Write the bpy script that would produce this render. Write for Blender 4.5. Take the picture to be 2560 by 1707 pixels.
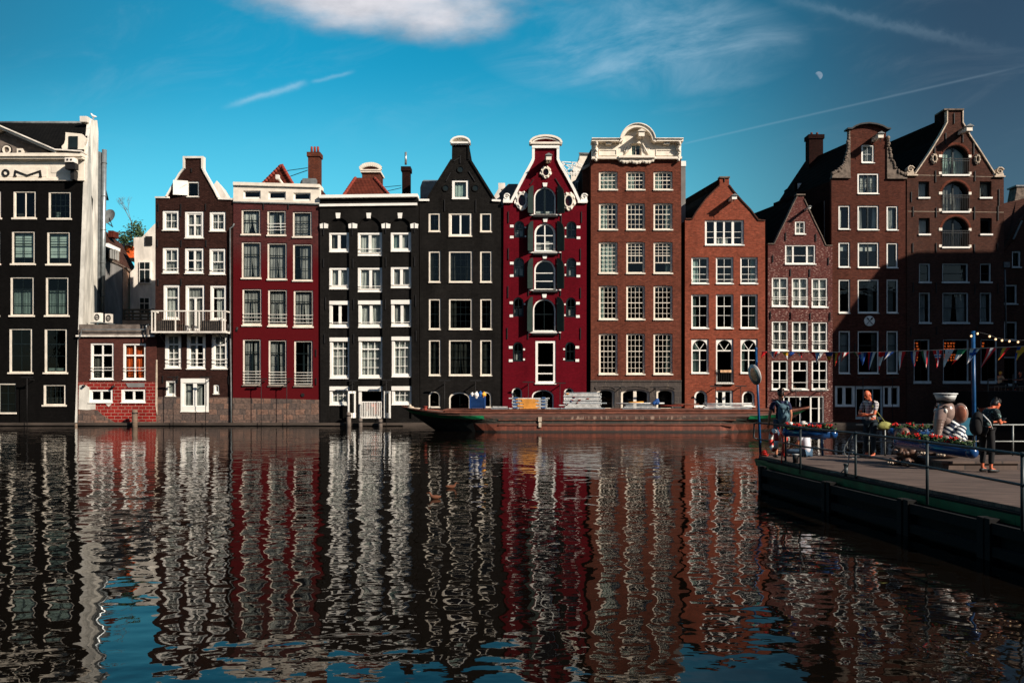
import bpy, bmesh, math, random
from mathutils import Vector, Matrix
from mathutils.geometry import tessellate_polygon
random.seed(7)
for o in list(bpy.data.objects): bpy.data.objects.remove(o)
SC = bpy.context.scene
COL = SC.collection
R = math.radians
# ---------------------------------------------------------------- camera
F = 2000.0           # focal length in photo pixels (photo 2560 wide)
HC = 2.77            # eye height above the water
YH = 968.0           # horizon row
S = 96.0/HC          # photo pixels per metre on the row of house fronts
D = F/S              # distance of the house fronts
cd = bpy.data.cameras.new('camera'); cam = bpy.data.objects.new('camera', cd); COL.objects.link(cam)
cd.sensor_width = 36; cd.lens = F/2560*36; cd.shift_y = (YH-853.5)/2560
cd.clip_start = .1; cd.clip_end = 6000
cam.location = (0, 0, HC); cam.rotation_euler = (R(90), 0, 0)
SC.camera = cam
# ---------------------------------------------------------------- exposure
SC.view_settings.view_transform = 'Standard'; SC.view_settings.look = 'None'
SC.view_settings.exposure = .55; SC.view_settings.gamma = 1
SC.cycles.max_bounces = 8; SC.cycles.transparent_max_bounces = 12
SC.cycles.caustics_reflective = False; SC.cycles.caustics_refractive = False
# ---------------------------------------------------------------- sun
SUN = Vector((1.25, -1.0, 0.92)).normalized()     # direction towards the sun
sl = bpy.data.lights.new('sun', 'SUN'); sl.energy = 4.9; sl.angle = R(.5); sl.color = (1, .90, .78)
so = bpy.data.objects.new('sun', sl); COL.objects.link(so)
so.rotation_euler = SUN.to_track_quat('Z', 'Y').to_euler(); so.location = (60, -40, 60)
# ---------------------------------------------------------------- node expression helper
class E:
    """a node socket with arithmetic"""
    def __init__(s, nt, sock): s.nt = nt; s.k = sock
    def _m(s, op, *a, clamp=False):
        n = s.nt.nodes.new('ShaderNodeMath'); n.operation = op; n.use_clamp = clamp
        for i, v in enumerate((s,)+a):
            if isinstance(v, E): s.nt.links.new(v.k, n.inputs[i])
            else: n.inputs[i].default_value = v
        return E(s.nt, n.outputs[0])
    def __add__(s, o): return s._m('ADD', o)
    def __radd__(s, o): return s._m('ADD', o)
    def __sub__(s, o): return s._m('SUBTRACT', o)
    def __rsub__(s, o): return (s*-1.0)._m('ADD', o)
    def __mul__(s, o): return s._m('MULTIPLY', o)
    def __rmul__(s, o): return s._m('MULTIPLY', o)
    def __truediv__(s, o): return s._m('DIVIDE', o)
    def __pow__(s, o): return s._m('POWER', o)
    def mx(s, o): return s._m('MAXIMUM', o)
    def mn(s, o): return s._m('MINIMUM', o)
    def abs(s): return s._m('ABSOLUTE')
    def clamp(s): return s._m('ADD', 0.0, clamp=True)
    def exp(s): return s._m('EXPONENT')
    def gt(s, o): return s._m('GREATER_THAN', o)
    def floor(s): return s._m('FLOOR')
    def step(s, a, b):           # smoothstep a..b (a may exceed b)
        n = s.nt.nodes.new('ShaderNodeMapRange'); n.interpolation_type = 'SMOOTHSTEP'
        s.nt.links.new(s.k, n.inputs[0])
        if a < b: n.inputs[1].default_value = a; n.inputs[2].default_value = b; n.inputs[3].default_value = 0; n.inputs[4].default_value = 1
        else: n.inputs[1].default_value = b; n.inputs[2].default_value = a; n.inputs[3].default_value = 1; n.inputs[4].default_value = 0
        return E(s.nt, n.outputs[0])
def cxyz(nt, x, y, z):
    n = nt.nodes.new('ShaderNodeCombineXYZ')
    for i, v in enumerate((x, y, z)):
        if isinstance(v, E): nt.links.new(v.k, n.inputs[i])
        else: n.inputs[i].default_value = v
    return n.outputs[0]
def sxyz(nt, sock):
    n = nt.nodes.new('ShaderNodeSeparateXYZ'); nt.links.new(sock, n.inputs[0])
    return [E(nt, o) for o in n.outputs]
def noise(nt, vec, scale=1, detail=3, rough=.5, lac=2.0, dist=0):
    n = nt.nodes.new('ShaderNodeTexNoise'); n.inputs['Scale'].default_value = scale
    n.inputs['Detail'].default_value = detail; n.inputs['Roughness'].default_value = rough
    n.inputs['Lacunarity'].default_value = lac; n.inputs['Distortion'].default_value = dist
    nt.links.new(vec, n.inputs['Vector']); return E(nt, n.outputs['Fac'])
def mixc(nt, f, a, b, mode='MIX'):
    n = nt.nodes.new('ShaderNodeMix'); n.data_type = 'RGBA'; n.blend_type = mode
    if isinstance(f, E): nt.links.new(f.k, n.inputs[0])
    else: n.inputs[0].default_value = f
    for i, v in ((6, a), (7, b)):
        if isinstance(v, (tuple, list)): n.inputs[i].default_value = tuple(v[:3])+(1,)
        elif isinstance(v, E): nt.links.new(v.k, n.inputs[i])
        else: nt.links.new(v, n.inputs[i])
    return n.outputs[2]
# ---------------------------------------------------------------- world: physical sky, clouds, contrails, moon
def pdir(x, y): return Vector((x-1280, F, YH-y)).normalized()
w = bpy.data.worlds.new('World'); SC.world = w; w.use_nodes = True
nt = w.node_tree; nt.nodes.clear()
out = nt.nodes.new('ShaderNodeOutputWorld'); bg = nt.nodes.new('ShaderNodeBackground')
nt.links.new(bg.outputs[0], out.inputs[0])
sky = nt.nodes.new('ShaderNodeTexSky'); sky.sky_type = 'NISHITA'; sky.sun_disc = False
sky.sun_elevation = math.asin(SUN.z); sky.sun_rotation = math.atan2(SUN.x, SUN.y)
sky.altitude = 0; sky.air_density = 1.0; sky.dust_density = .4; sky.ozone_density = 2.0
tc = nt.nodes.new('ShaderNodeTexCoord')
dx, dy, dz = sxyz(nt, tc.outputs['Generated'])
az = dx._m('ARCTAN2', dy)                    # 0 straight ahead, + to the right
front = dy.step(.05, .3)
dys = dy.mx(.08)
u = dx/dys; v = dz/dys
# tinted more teal than the bare model, with lens vignette painted in at right
col = mixc(nt, 1.0, sky.outputs[0], mixc(nt, front, (.54, .58, .60), (.075, 1.17, 1.20)), 'MULTIPLY')
deep = az.step(.02, .54)
edge = az.step(-.22, -.75)
lift = v.step(.16, .46)
col = mixc(nt, deep*front, col, mixc(nt, 1.0, col, (2.9, .262, .268), 'MULTIPLY'))
col = mixc(nt, edge*front*(lift*.7+.1), col, mixc(nt, 1.0, col, (2.2, .32, .32), 'MULTIPLY'))
hz = v.step(.42, .14)
col = mixc(nt, hz*front*.42, col, mixc(nt, deep, (2.9, 7.6, 8.4), (.75, 1.7, 2.35)))
WHITE = (7.6, 8.3, 9.0)
# soft cumulus at the top
cvec = cxyz(nt, u*2.2, v*4.5, 0.0)
n1 = noise(nt, cvec, 2.6, 6, .58)
cx = (u-(985-1280)/F)/.215; cy = (v-(YH+14)/F)/.056
cx2 = (u-(1130-1280)/F)/.10; cy2 = (v-(YH-28)/F)/.046
blob = (1.0-(cx*cx+cy*cy)).mx(1.0-(cx2*cx2+cy2*cy2))
cm = (blob+(n1-.5)*2.6).step(-.25, 1.15)*front
shade = (blob*.5+noise(nt, cvec, 5.5, 5, .6)*.9).step(.2, 1.2)
col = mixc(nt, cm*.93, col, mixc(nt, shade, (2.0, 2.3, 2.8), (7.6, 7.3, 7.6)))
# cirrus, upper right of the middle
a0 = R(-13); ru = u*math.cos(a0)-v*math.sin(a0); rv = u*math.sin(a0)+v*math.cos(a0)
c1 = noise(nt, cxyz(nt, ru*3.0, rv*9.0, 2.0), 2.0, 9, .63, dist=.6)
c2 = noise(nt, cxyz(nt, u*2, v*4, 5.0), 2.5, 3, .5)
ex = (u-(1600-1280)/F)/.185; ey = (v-(YH-110)/F)/.062
cir = (c1+c2*.45-.54).step(-.06, .50)*((1.0-(ex*ex+ey*ey)*.7).clamp())
col = mixc(nt, cir*front*.50, col, (4.6, 6.2, 7.4))
thin = (c1-.46).step(0.02, .4)*(v.step(.25, .40))*front
col = mixc(nt, thin*.06, col, WHITE)
# contrails: thin bands along great circles
def trail(p0, p1, wid, amt, rag, fade=(.08, .08)):
    global col
    a, b = pdir(*p0), pdir(*p1); n = a.cross(b).normalized()
    t = (b-a).normalized()
    d = dx*n.x+dy*n.y+dz*n.z
    s = (dx*t.x+dy*t.y+dz*t.z)
    s0, s1 = a.dot(t), b.dot(t); L = s1-s0
    q = (s-s0)/L
    nn = noise(nt, cxyz(nt, u*8, v*8, 1.0), 4, 6, .65)
    m = ((d+(nn-.5)*wid*rag)/wid); m = (m*m*-1.0).exp()
    m = m*(q.step(0, fade[0]))*(q.step(1.0, 1-fade[1]))*(1-.6*min(1, rag)+nn*1.2*min(1, rag))*front
    col = mixc(nt, (m*amt).clamp(), col, (5.0, 6.6, 7.8))
trail((1880, -20), (2620, 155), .0046, .085, 4.2, (.3, .5))
trail((1690, 364), (2620, 152), .0011, .085, .3, (.05, .2))
trail((540, 272), (780, 204), .0030, .30, 3.0, (.35, .2))
trail((770, 207), (895, 176), .0020, .20, 3.0, (.2, .3))
# moon, gibbous and pale in daylight
mc = pdir(2046, 190); md = ((dx-mc.x)*(dx-mc.x)+(dy-mc.y)*(dy-mc.y)+(dz-mc.z)*(dz-mc.z))**.5
mr = .0047
tx = Vector((0, 0, 1)).cross(mc).normalized()*-1; tz = tx.cross(mc)
rx = (dx*tx.x+dy*tx.y+dz*tx.z); rz = (dx*tz.x+dy*tz.y+dz*tz.z)
if tz.z < 0: rz = rz*-1.0; tz = -tz
rz = rz-mc.dot(tz)
term = (rx*.86+rz*.5+rx*rx*60).step(-.0014, .0006)
mo = md.step(mr, mr*.86)*term*front
mn_ = noise(nt, cxyz(nt, rx*400, rz*400, 0.0), 1, 2, .5)
col = mixc(nt, mo*(.25+mn_*.35), col, (3.6, 4.3, 5.2))
nt.links.new(col, bg.inputs[0]); bg.inputs[1].default_value = .080
# ---------------------------------------------------------------- materials
MATS = {}
def newmat(name):
    m = bpy.data.materials.new(name); m.use_nodes = True
    b = m.node_tree.nodes['Principled BSDF']; MATS[name] = m
    return m, m.node_tree, b
def wpos(t):
    g = t.nodes.new('ShaderNodeNewGeometry'); return g.outputs['Position'], g
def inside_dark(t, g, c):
    # back faces painted near black; the rooms' dimness is put into the colour
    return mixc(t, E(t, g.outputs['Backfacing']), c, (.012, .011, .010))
def mat(name, col, rough=.7, metal=0.0, var=.25, scale=3.0, emit=None, spec=.3, stretch=(1, 1, 1), bump=0, two=None):
    if name in MATS: return MATS[name]
    m, t, b = newmat(name)
    p, g = wpos(t); x, y, z = sxyz(t, p)
    vec = cxyz(t, x*stretch[0], y*stretch[1], z*stretch[2])
    n = noise(t, vec, scale, 5, .6)
    c2 = two or tuple(c*(1-var) for c in col); c1 = tuple(min(1, c*(1+var*.6)) for c in col)
    t.links.new(mixc(t, n.step(.3, .7), c2, c1), b.inputs['Base Color'])
    b.inputs['Roughness'].default_value = rough; b.inputs['Metallic'].default_value = metal
    b.inputs['Specular IOR Level'].default_value = spec
    if emit: b.inputs['Emission Color'].default_value = tuple(emit[:3])+(1,); b.inputs['Emission Strength'].default_value = emit[3]
    if bump:
        bn = t.nodes.new('ShaderNodeBump'); bn.inputs['Strength'].default_value = bump; bn.inputs['Distance'].default_value = .02
        t.links.new(noise(t, vec, scale*4, 4, .6).k, bn.inputs['Height']); t.links.new(bn.outputs[0], b.inputs['Normal'])
    return m
def brick(name, c1, c2, mort, bw=.24, bh=.085, ms=.012, stain=.4, grain=.3, speck=None, zmix=None, rough=.9, spec=.02):
    m, t, b = newmat(name); K_ = .82; c1, c2, mort = [tuple(k*K_ for k in q_) for q_ in (c1, c2, mort)]
    if zmix: zmix = (zmix[0], tuple(k*K_ for k in zmix[1]))
    p, g = wpos(t); x, y, z = sxyz(t, p)
    xx = x+y*.9
    bt = t.nodes.new('ShaderNodeTexBrick'); bt.inputs['Scale'].default_value = 1
    bt.inputs['Brick Width'].default_value = bw; bt.inputs['Row Height'].default_value = bh
    bt.inputs['Mortar Size'].default_value = ms; bt.inputs['Mortar Smooth'].default_value = .3
    for i, c in ((1, c1), (2, c2), (3, mort)): bt.inputs[i].default_value = tuple(c)+(1,)
    t.links.new(cxyz(t, xx, z, 0.0), bt.inputs[0])
    c = bt.outputs[0]
    gr = noise(t, cxyz(t, xx*4.5, z*12.5, y*3), 1.0, 4, .75)          # single bricks fired lighter or darker
    c = mixc(t, gr.step(.25, .75), mixc(t, 1.0, c, (1-grain,)*3, 'MULTIPLY'), mixc(t, 1.0, c, (1+grain,)*3, 'MULTIPLY'))
    st = noise(t, cxyz(t, xx*.9, z*.22, 0.0), 1.0, 5, .62)            # rain streaks and soot
    c = mixc(t, st.step(.42, .78)*stain, c, mixc(t, 1.0, c, (.45, .43, .42), 'MULTIPLY'))
    st2 = noise(t, cxyz(t, xx*.35, z*.5, 3.0), 1.0, 6, .65)
    c = mixc(t, st2.step(.5, .75)*stain*.6, c, mixc(t, 1.0, c, (1.65, 1.58, 1.55), 'MULTIPLY'))
    if speck:
        sp = noise(t, cxyz(t, xx*5.5, z*16, 7.0), 1.0, 2, .6)
        amt = noise(t, cxyz(t, xx*.5, z*.35, 9.0), 1.0, 2, .5).step(.25, .6)
        zz = z.step(18, 10.6)*.75+.25
        c = mixc(t, sp.step(.56, .66)*amt*zz, c, speck)
    if zmix:
        z0, cc = zmix
        e = z+(noise(t, cxyz(t, xx*.8, z*.8, 0.0), 1.5, 5, .6)-.5)*2.2
        pc = mixc(t, gr, tuple(k*.85 for k in cc), tuple(k*1.12 for k in cc))
        c = mixc(t, e.step(z0+1.6, z0-1.0), c, pc)
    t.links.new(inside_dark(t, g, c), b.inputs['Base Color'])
    b.inputs['Roughness'].default_value = rough; b.inputs['Specular IOR Level'].default_value = spec
    bn = t.nodes.new('ShaderNodeBump'); bn.inputs['Strength'].default_value = .5; bn.inputs['Distance'].default_value = .02
    t.links.new((gr+E(t, bt.outputs[1])*-.5).k, bn.inputs['Height']); t.links.new(bn.outputs[0], b.inputs['Normal'])
    return m
def stone(name, cols, bw=.66, bh=.40, mort=(.035, .03, .027), grain=.45):
    m, t, b = newmat(name)
    p, g = wpos(t); x, y, z = sxyz(t, p)
    wob = noise(t, cxyz(t, x*1.2, z*1.2, 0.0), 1, 2, .5)
    rowi = ((z+(wob-.5)*.22)/bh).floor(); xs = (x+y+(wob-.5)*.35)/bw+(rowi*12.9898)._m('SINE')*2.0
    xs = xs+(xs*1.7+rowi*3.1)._m('SINE')*.30; ci = xs.floor(); fx = xs-ci; fz = (z+(wob-.5)*.22)/bh-rowi
    h1_ = ((ci*12.9898+rowi*78.233)._m('SINE')*43758.5); h1_ = h1_-h1_.floor(); h2_ = ((ci*39.3+rowi*11.1)._m('SINE')*24634.6); h2_ = h2_-h2_.floor()
    c = mixc(t, h1_, cols[0], cols[1]); c = mixc(t, h2_.step(.70, .95)*.7, c, cols[2])
    gr = noise(t, cxyz(t, x*5, z*5, y*5), 1.3, 6, .7)
    c = mixc(t, gr.step(.3, .7), mixc(t, 1.0, c, (1-grain,)*3, 'MULTIPLY'), mixc(t, 1.0, c, (1+grain,)*3, 'MULTIPLY'))
    d_ = (fx-.5).abs().mx((fz-.5).abs())
    c = mixc(t, d_.step(.44, .5), c, mort)
    t.links.new(c, b.inputs['Base Color']); b.inputs['Roughness'].default_value = .9
    bn = t.nodes.new('ShaderNodeBump'); bn.inputs['Strength'].default_value = .6; bn.inputs['Distance'].default_value = .05
    t.links.new((gr-d_*.6).k, bn.inputs['Height']); t.links.new(bn.outputs[0], b.inputs['Normal'])
    return m
def tiles(name, c1, c2, px=.24, pz=.30):
    m, t, b = newmat(name)
    p, g = wpos(t); x, y, z = sxyz(t, p)
    xx = x*.9+y*.35; yy = z
    n = noise(t, cxyz(t, x*1.1, y*1.1, z*1.1), 1.2, 5, .65)
    n2 = noise(t, cxyz(t, x*4, y*4, z*5), 1.0, 3, .7)
    sx = ((xx*(6.283/px))._m('SINE')+1)*.5; fz = (yy/pz)-((yy/pz).floor())
    c = mixc(t, (n*.6+n2*.5).step(.35, .75), c1, c2)
    c = mixc(t, (fz.step(.82, .98)*.6).clamp(), c, tuple(k*.35 for k in c1))
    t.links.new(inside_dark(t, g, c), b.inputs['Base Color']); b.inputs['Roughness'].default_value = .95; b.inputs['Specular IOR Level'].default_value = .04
    bn = t.nodes.new('ShaderNodeBump'); bn.inputs['Strength'].default_value = .4; bn.inputs['Distance'].default_value = .04
    t.links.new((sx+fz*.6).k, bn.inputs['Height']); t.links.new(bn.outputs[0], b.inputs['Normal'])
    return m
def glassmat(name, tint, refl=1.5):
    m, t, b = newmat(name)
    t.nodes.remove(b); o = t.nodes['Material Output']
    tr = t.nodes.new('ShaderNodeBsdfTransparent'); tr.inputs[0].default_value = tuple(tint)+(1,)
    gl = t.nodes.new('ShaderNodeBsdfGlossy'); gl.inputs['Roughness'].default_value = .03; gl.inputs[0].default_value = (.9, .95, .95, 1)
    fr = t.nodes.new('ShaderNodeFresnel'); p, g = wpos(t); x, y, z = sxyz(t, p); bf = E(t, g.outputs['Backfacing'])
    t.links.new((bf*(1/refl-refl)+refl).k, fr.inputs[0])
    bn = t.nodes.new('ShaderNodeBump'); bn.inputs['Strength'].default_value = .12; bn.inputs['Distance'].default_value = .05
    t.links.new(noise(t, cxyz(t, x, y, z), 1.3, 2, .5).k, bn.inputs['Height'])
    t.links.new(bn.outputs[0], gl.inputs['Normal'])
    mx = t.nodes.new('ShaderNodeMixShader'); t.links.new(fr.outputs[0], mx.inputs[0])
    t.links.new(tr.outputs[0], mx.inputs[1]); t.links.new(gl.outputs[0], mx.inputs[2]); t.links.new(mx.outputs[0], o.inputs[0])
    return m
M = {}
M['glass'] = glassmat('window_glass', (.74, .77, .75), 1.45)
M['glassd'] = glassmat('old_window_glass', (.42, .45, .44), 1.40)
M['white'] = mat('white_paint', (.80, .765, .70), .45, var=.08, scale=1.5)
M['cream'] = mat('cream_paint', (.74, .66, .55), .55, var=.14, scale=2.0)
M['oldwhite'] = mat('weathered_white_paint', (.74, .68, .60), .7, var=.28, scale=1.3, stretch=(1, 1, .35))
M['greyframe'] = mat('grey_white_paint', (.52, .54, .52), .5, var=.15)
M['dsash'] = mat('dark_green_black_paint', (.008, .014, .015), .35, var=.2)
M['dshut'] = mat('dark_green_shutter_paint', (.006, .017, .013), .5, var=.3)
M['iron'] = mat('black_iron', (.012, .011, .011), .6, var=.3)
M['lead'] = mat('grey_lead_sheet', (.16, .17, .17), .6, var=.3)
M['zinc'] = mat('zinc_sheet', (.42, .45, .45), .35, .7, var=.2)
M['pipe'] = mat('grey_painted_pipe', (.13, .14, .14), .5, var=.3)
M['curtain'] = mat('white_net_curtain', (.60, .61, .57), .9, var=.2, scale=1.0)
M['curtaing'] = mat('grey_curtain', (.36, .36, .34), .9, var=.25, scale=1.0)
M['curtaint'] = mat('pale_green_curtain', (.42, .55, .50), .9, var=.2, scale=1.0)
M['curtaino'] = mat('orange_curtain', (.75, .12, .02), .9, var=.3, scale=2.0)
M['curtainp'] = mat('dim_curtain', (.10, .10, .085), .9, var=.4, scale=1.0)
M['b_black'] = brick('black_painted_brick', (.0185, .0170, .0155), (.0150, .0138, .0128), (.006, .0052, .005), stain=.8, grain=.35, rough=.85, spec=.03)
M['b_black2'] = brick('soot_black_painted_brick', (.0080, .0072, .0068), (.0064, .0058, .0055), (.004, .0037, .0035), stain=.7, grain=.35, rough=.85, spec=.03)
M['b_brown'] = brick('dark_brown_brick', (.056, .024, .019), (.038, .017, .014), (.016, .011, .009), stain=.5, grain=.4)
M['b_h4'] = brick('red_brown_brick', (.125, .034, .032), (.085, .025, .024), (.045, .030, .028), stain=.4, grain=.3, zmix=(12.0, (.105, .0075, .010)))
M['b_crim'] = brick('crimson_painted_brick', (.142, .0052, .0115), (.118, .0048, .0105), (.095, .0045, .010), stain=.5, grain=.22, rough=.85, spec=.03)
M['b_h8'] = brick('brown_brick', (.205, .058, .035), (.145, .041, .026), (.080, .045, .033), stain=.55, grain=.35)
M['b_h9'] = brick('orange_red_brick', (.330, .076, .042), (.245, .058, .034), (.145, .075, .050), stain=.5, grain=.38)
M['b_h10'] = brick('weathered_purple_brick', (.155, .048, .040), (.110, .036, .032), (.08, .045, .04), stain=.3, grain=.35, speck=(.46, .30, .25))
M['b_h11'] = brick('deep_red_brown_brick', (.125, .040, .027), (.090, .030, .022), (.055, .034, .026), stain=.55, grain=.35)
M['b_h12'] = brick('grey_brown_brick', (.098, .040, .029), (.070, .032, .025), (.065, .045, .035), stain=.5, grain=.35)
M['b_h2'] = brick('small_brown_brick', (.125, .040, .030), (.090, .030, .024), (.06, .036, .03), stain=.4, grain=.3)
M['b_paint'] = brick('red_painted_block_with_pale_mortar', (.32, .022, .018), (.23, .018, .015), (.40, .22, .17), bw=.50, bh=.235, ms=.024, stain=.75, grain=.3)
M['b_chim'] = brick('chimney_brick', (.16, .045, .025), (.11, .034, .022), (.06, .04, .03), stain=.5, grain=.4)
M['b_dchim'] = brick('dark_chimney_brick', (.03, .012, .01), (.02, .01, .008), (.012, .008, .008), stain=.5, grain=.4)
M['stone'] = stone('granite_blocks', [(.125, .078, .058), (.070, .050, .042), (.20, .105, .07)])
M['dstone'] = stone('dark_stone_blocks', [(.052, .040, .034), (.044, .034, .030), (.060, .045, .036)], bw=.8, bh=.42, mort=(.09, .07, .055), grain=.2)
M['plaster'] = mat('peeling_white_plaster', (.70, .66, .58), .9, var=.35, scale=1.1, stretch=(1, 1, .4), bump=.2)
M['gplaster'] = mat('grey_plaster', (.21, .20, .19), .9, var=.35, scale=.8, stretch=(1, 1, .4))
M['tan'] = mat('tan_plaster', (.36, .22, .15), .9, var=.3, scale=1)
M['tile_red'] = tiles('red_roof_tiles', (.055, .014, .010), (.12, .028, .017))
M['tile_blk'] = tiles('black_roof_tiles', (.0035, .0035, .0035), (.008, .0075, .007))
M['tile_brn'] = tiles('dark_brown_roof_tiles', (.045, .022, .017), (.075, .035, .026))
M['tile_dk'] = tiles('sooty_roof_tiles', (.0045, .0033, .003), (.009, .006, .005))
M['conc'] = mat('weathered_concrete', (.15, .12, .10), .9, var=.4, scale=2, bump=.2)
M['wood'] = mat('weathered_timber', (.17, .12, .085), .85, var=.4, scale=2, stretch=(1, 1, 6), bump=.3)
M['bone'] = mat('pale_sandstone', (.52, .42, .32), .8, var=.35, scale=3, bump=.3)
M['dbone'] = mat('dark_weathered_sandstone', (.15, .115, .09), .9, var=.5, scale=4, bump=.4)
# ---------------------------------------------------------------- mesh builder
class MB:
    def __init__(s): s.v = []; s.f = []; s.mi = []; s.sm = []
    def add(s, vs, fs, mi=0, sm=False):
        o = len(s.v); s.v += [tuple(p) for p in vs]
        for f in fs: s.f.append([i+o for i in f]); s.mi.append(mi); s.sm.append(sm)
        return s
    def box(s, x0, x1, y0, y1, z0, z1, mi=0):
        vs = [(x, y, z) for x in (x0, x1) for y in (y0, y1) for z in (z0, z1)]
        return s.add(vs, [(0, 1, 3, 2), (4, 6, 7, 5), (0, 4, 5, 1), (2, 3, 7, 6), (0, 2, 6, 4), (1, 5, 7, 3)], mi)
    def obox(s, c, hx, hy, hz, rz=0, rx=0, ry=0, mi=0):
        m = Matrix.Rotation(rz, 3, 'Z') @ Matrix.Rotation(rx, 3, 'X') @ Matrix.Rotation(ry, 3, 'Y')
        vs = [Vector(c)+m @ Vector((x*hx, y*hy, z*hz)) for x in (-1, 1) for y in (-1, 1) for z in (-1, 1)]
        return s.add(vs, [(0, 1, 3, 2), (4, 6, 7, 5), (0, 4, 5, 1), (2, 3, 7, 6), (0, 2, 6, 4), (1, 5, 7, 3)], mi)
    def bar(s, p, q, w, h=None, mi=0):       # square bar from p to q
        p, q = Vector(p), Vector(q); h = h or w; d = (q-p).normalized()
        a = d.cross(Vector((0, 0, 1))) if abs(d.z) < .95 else d.cross(Vector((0, 1, 0)))
        a.normalize(); b = d.cross(a)
        vs = [c+a*(i*w/2)+b*(j*h/2) for c in (p, q) for i, j in ((-1, -1), (1, -1), (1, 1), (-1, 1))]
        return s.add(vs, [(0, 1, 2, 3), (7, 6, 5, 4)]+[(k, k+4, (k+1) % 4+4, (k+1) % 4) for k in range(4)], mi)
    def loft(s, pts, rad, n=10, mi=0, cap=True, sm=True, up=None):
        """tube through pts; rad: number or list of r or (ra, rb)"""
        pts = [Vector(p) for p in pts]; vs = []; fs = []
        if not isinstance(rad, (list, tuple)): rad = [rad]*len(pts)
        pa = None
        for i, p in enumerate(pts):
            d = (pts[min(i+1, len(pts)-1)]-pts[max(i-1, 0)]).normalized()
            if pa is None:
                a = Vector(up) if up else (Vector((0, 0, 1)) if abs(d.z) < .9 else Vector((0, 1, 0)))
            else: a = pa
            a = (a-d*a.dot(d)).normalized(); pa = a; b = d.cross(a)
            r = rad[i]; ra, rb = r if isinstance(r, (list, tuple)) else (r, r)
            for k in range(n):
                t = 2*math.pi*k/n; vs.append(p+a*(math.cos(t)*ra)+b*(math.sin(t)*rb))
        for i in range(len(pts)-1):
            for k in range(n):
                fs.append((i*n+k, i*n+(k+1) % n, (i+1)*n+(k+1) % n, (i+1)*n+k))
        if cap: fs += [tuple(range(n))[::-1], tuple(range((len(pts)-1)*n, len(pts)*n))]
        return s.add(vs, fs, mi, sm)
    def ell(s, c, r, n=12, m=8, rot=None, mi=0, z0=-1, z1=1):
        """ellipsoid (optionally only the slice z0..z1 of the unit sphere)"""
        vs = []; fs = []; t0, t1 = math.asin(max(-1, z0)), math.asin(min(1, z1))
        rot = rot or Matrix.Identity(3)
        for i in range(m+1):
            t = t0+(t1-t0)*i/m
            for k in range(n):
                a = 2*math.pi*k/n
                vs.append(Vector(c)+rot @ Vector((math.cos(t)*math.cos(a)*r[0], math.cos(t)*math.sin(a)*r[1], math.sin(t)*r[2])))
        for i in range(m):
            for k in range(n): fs.append((i*n+k, i*n+(k+1) % n, (i+1)*n+(k+1) % n, (i+1)*n+k))
        return s.add(vs, fs, mi, True)
    def prism(s, poly, y0, y1, holes=(), mi=0, skew=0.0, front=True, back=True, conv=True):
        """poly in facade pixels, extruded from depth y0 to y1 behind the front line (minus = towards the water)"""
        cv = (lambda p: (PX(p[0]), PZ(p[1]))) if conv else (lambda p: p)
        loops = [[cv(p) for p in poly]]+[[cv(p) for p in h] for h in holes]
        fl = [p for l in loops for p in l]; n = len(fl)
        vs = [(x, D+y0, z) for x, z in fl]+[(x+skew*(y1-y0), D+y1, z) for x, z in fl]
        if len(loops) == 1 and len(fl) == 4: tr = [(0, 1, 2, 3)]
        else: tr = [tuple(t) for t in tessellate_polygon([[Vector((x, z, 0)) for x, z in l] for l in loops])]
        fs = []
        if front: fs += tr
        if back: fs += [tuple(i+n for i in t[::-1]) for t in tr]
        o = 0
        for l in loops:
            k = len(l)
            for i in range(k): fs.append((o+i, o+(i+1) % k, n+o+(i+1) % k, n+o+i))
            o += k
        return s.add(vs, fs, mi)
    def ring(s, outer, inner, y0, y1, mi=0):
        n = len(outer)
        vs = [(PX(x), D+y0, PZ(y)) for x, y in outer]+[(PX(x), D+y0, PZ(y)) for x, y in inner]
        vs += [(a, b+(y1-y0), c) for a, b, c in vs]
        fs = []
        for i in range(n):
            j = (i+1) % n
            fs += [(i, j, n+j, n+i), (n+i, n+j, 3*n+j, 3*n+i), (2*n+i, 2*n+j, j, i), (2*n+j, 2*n+i, 3*n+i, 3*n+j)]
        return s.add(vs, fs, mi)
    def ribbon(s, pts, wd, y0, y1, side=0, mi=0):
        """band of width wd (px) along a facade polyline; side -1/0/1 shifts it to one side"""
        L = []; Rr = []
        for i, p in enumerate(pts):
            p = Vector(p)
            ns = []
            if i > 0: d = (p-Vector(pts[i-1])).normalized(); ns.append(Vector((d.y, -d.x)))
            if i < len(pts)-1: d = (Vector(pts[i+1])-p).normalized(); ns.append(Vector((d.y, -d.x)))
            nn = sum(ns, Vector((0, 0))).normalized(); sc = 1/max(.4, nn.dot(ns[0]))
            L.append(p+nn*sc*wd*(.5+side*.5)); Rr.append(p-nn*sc*wd*(.5-side*.5))
        for i in range(len(pts)-1):
            s.prism([L[i], L[i+1], Rr[i+1], Rr[i]], y0, y1, mi=mi)
        return s
    def build(s, name, mats, parent=None, origin=None, recalc=True, subsurf=0):
        if not isinstance(mats, (list, tuple)): mats = [mats]
        me = bpy.data.meshes.new(name)
        if origin is None: origin = root_origin(parent) if parent else Vector((0, 0, 0))
        org = Vector(origin)
        me.from_pydata([Vector(p)-org for p in s.v], [], s.f)
        for mm in mats: me.materials.append(M[mm] if isinstance(mm, str) else mm)
        for p, a, b in zip(me.polygons, s.mi, s.sm): p.material_index = a; p.use_smooth = b
        if recalc:
            bm = bmesh.new(); bm.from_mesh(me); bmesh.ops.recalc_face_normals(bm, faces=bm.faces); bm.to_mesh(me); bm.free()
        me.validate(); me.update()
        o = bpy.data.objects.new(name, me); COL.objects.link(o)
        if parent: o.parent = parent
        else: o.location = org
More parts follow.
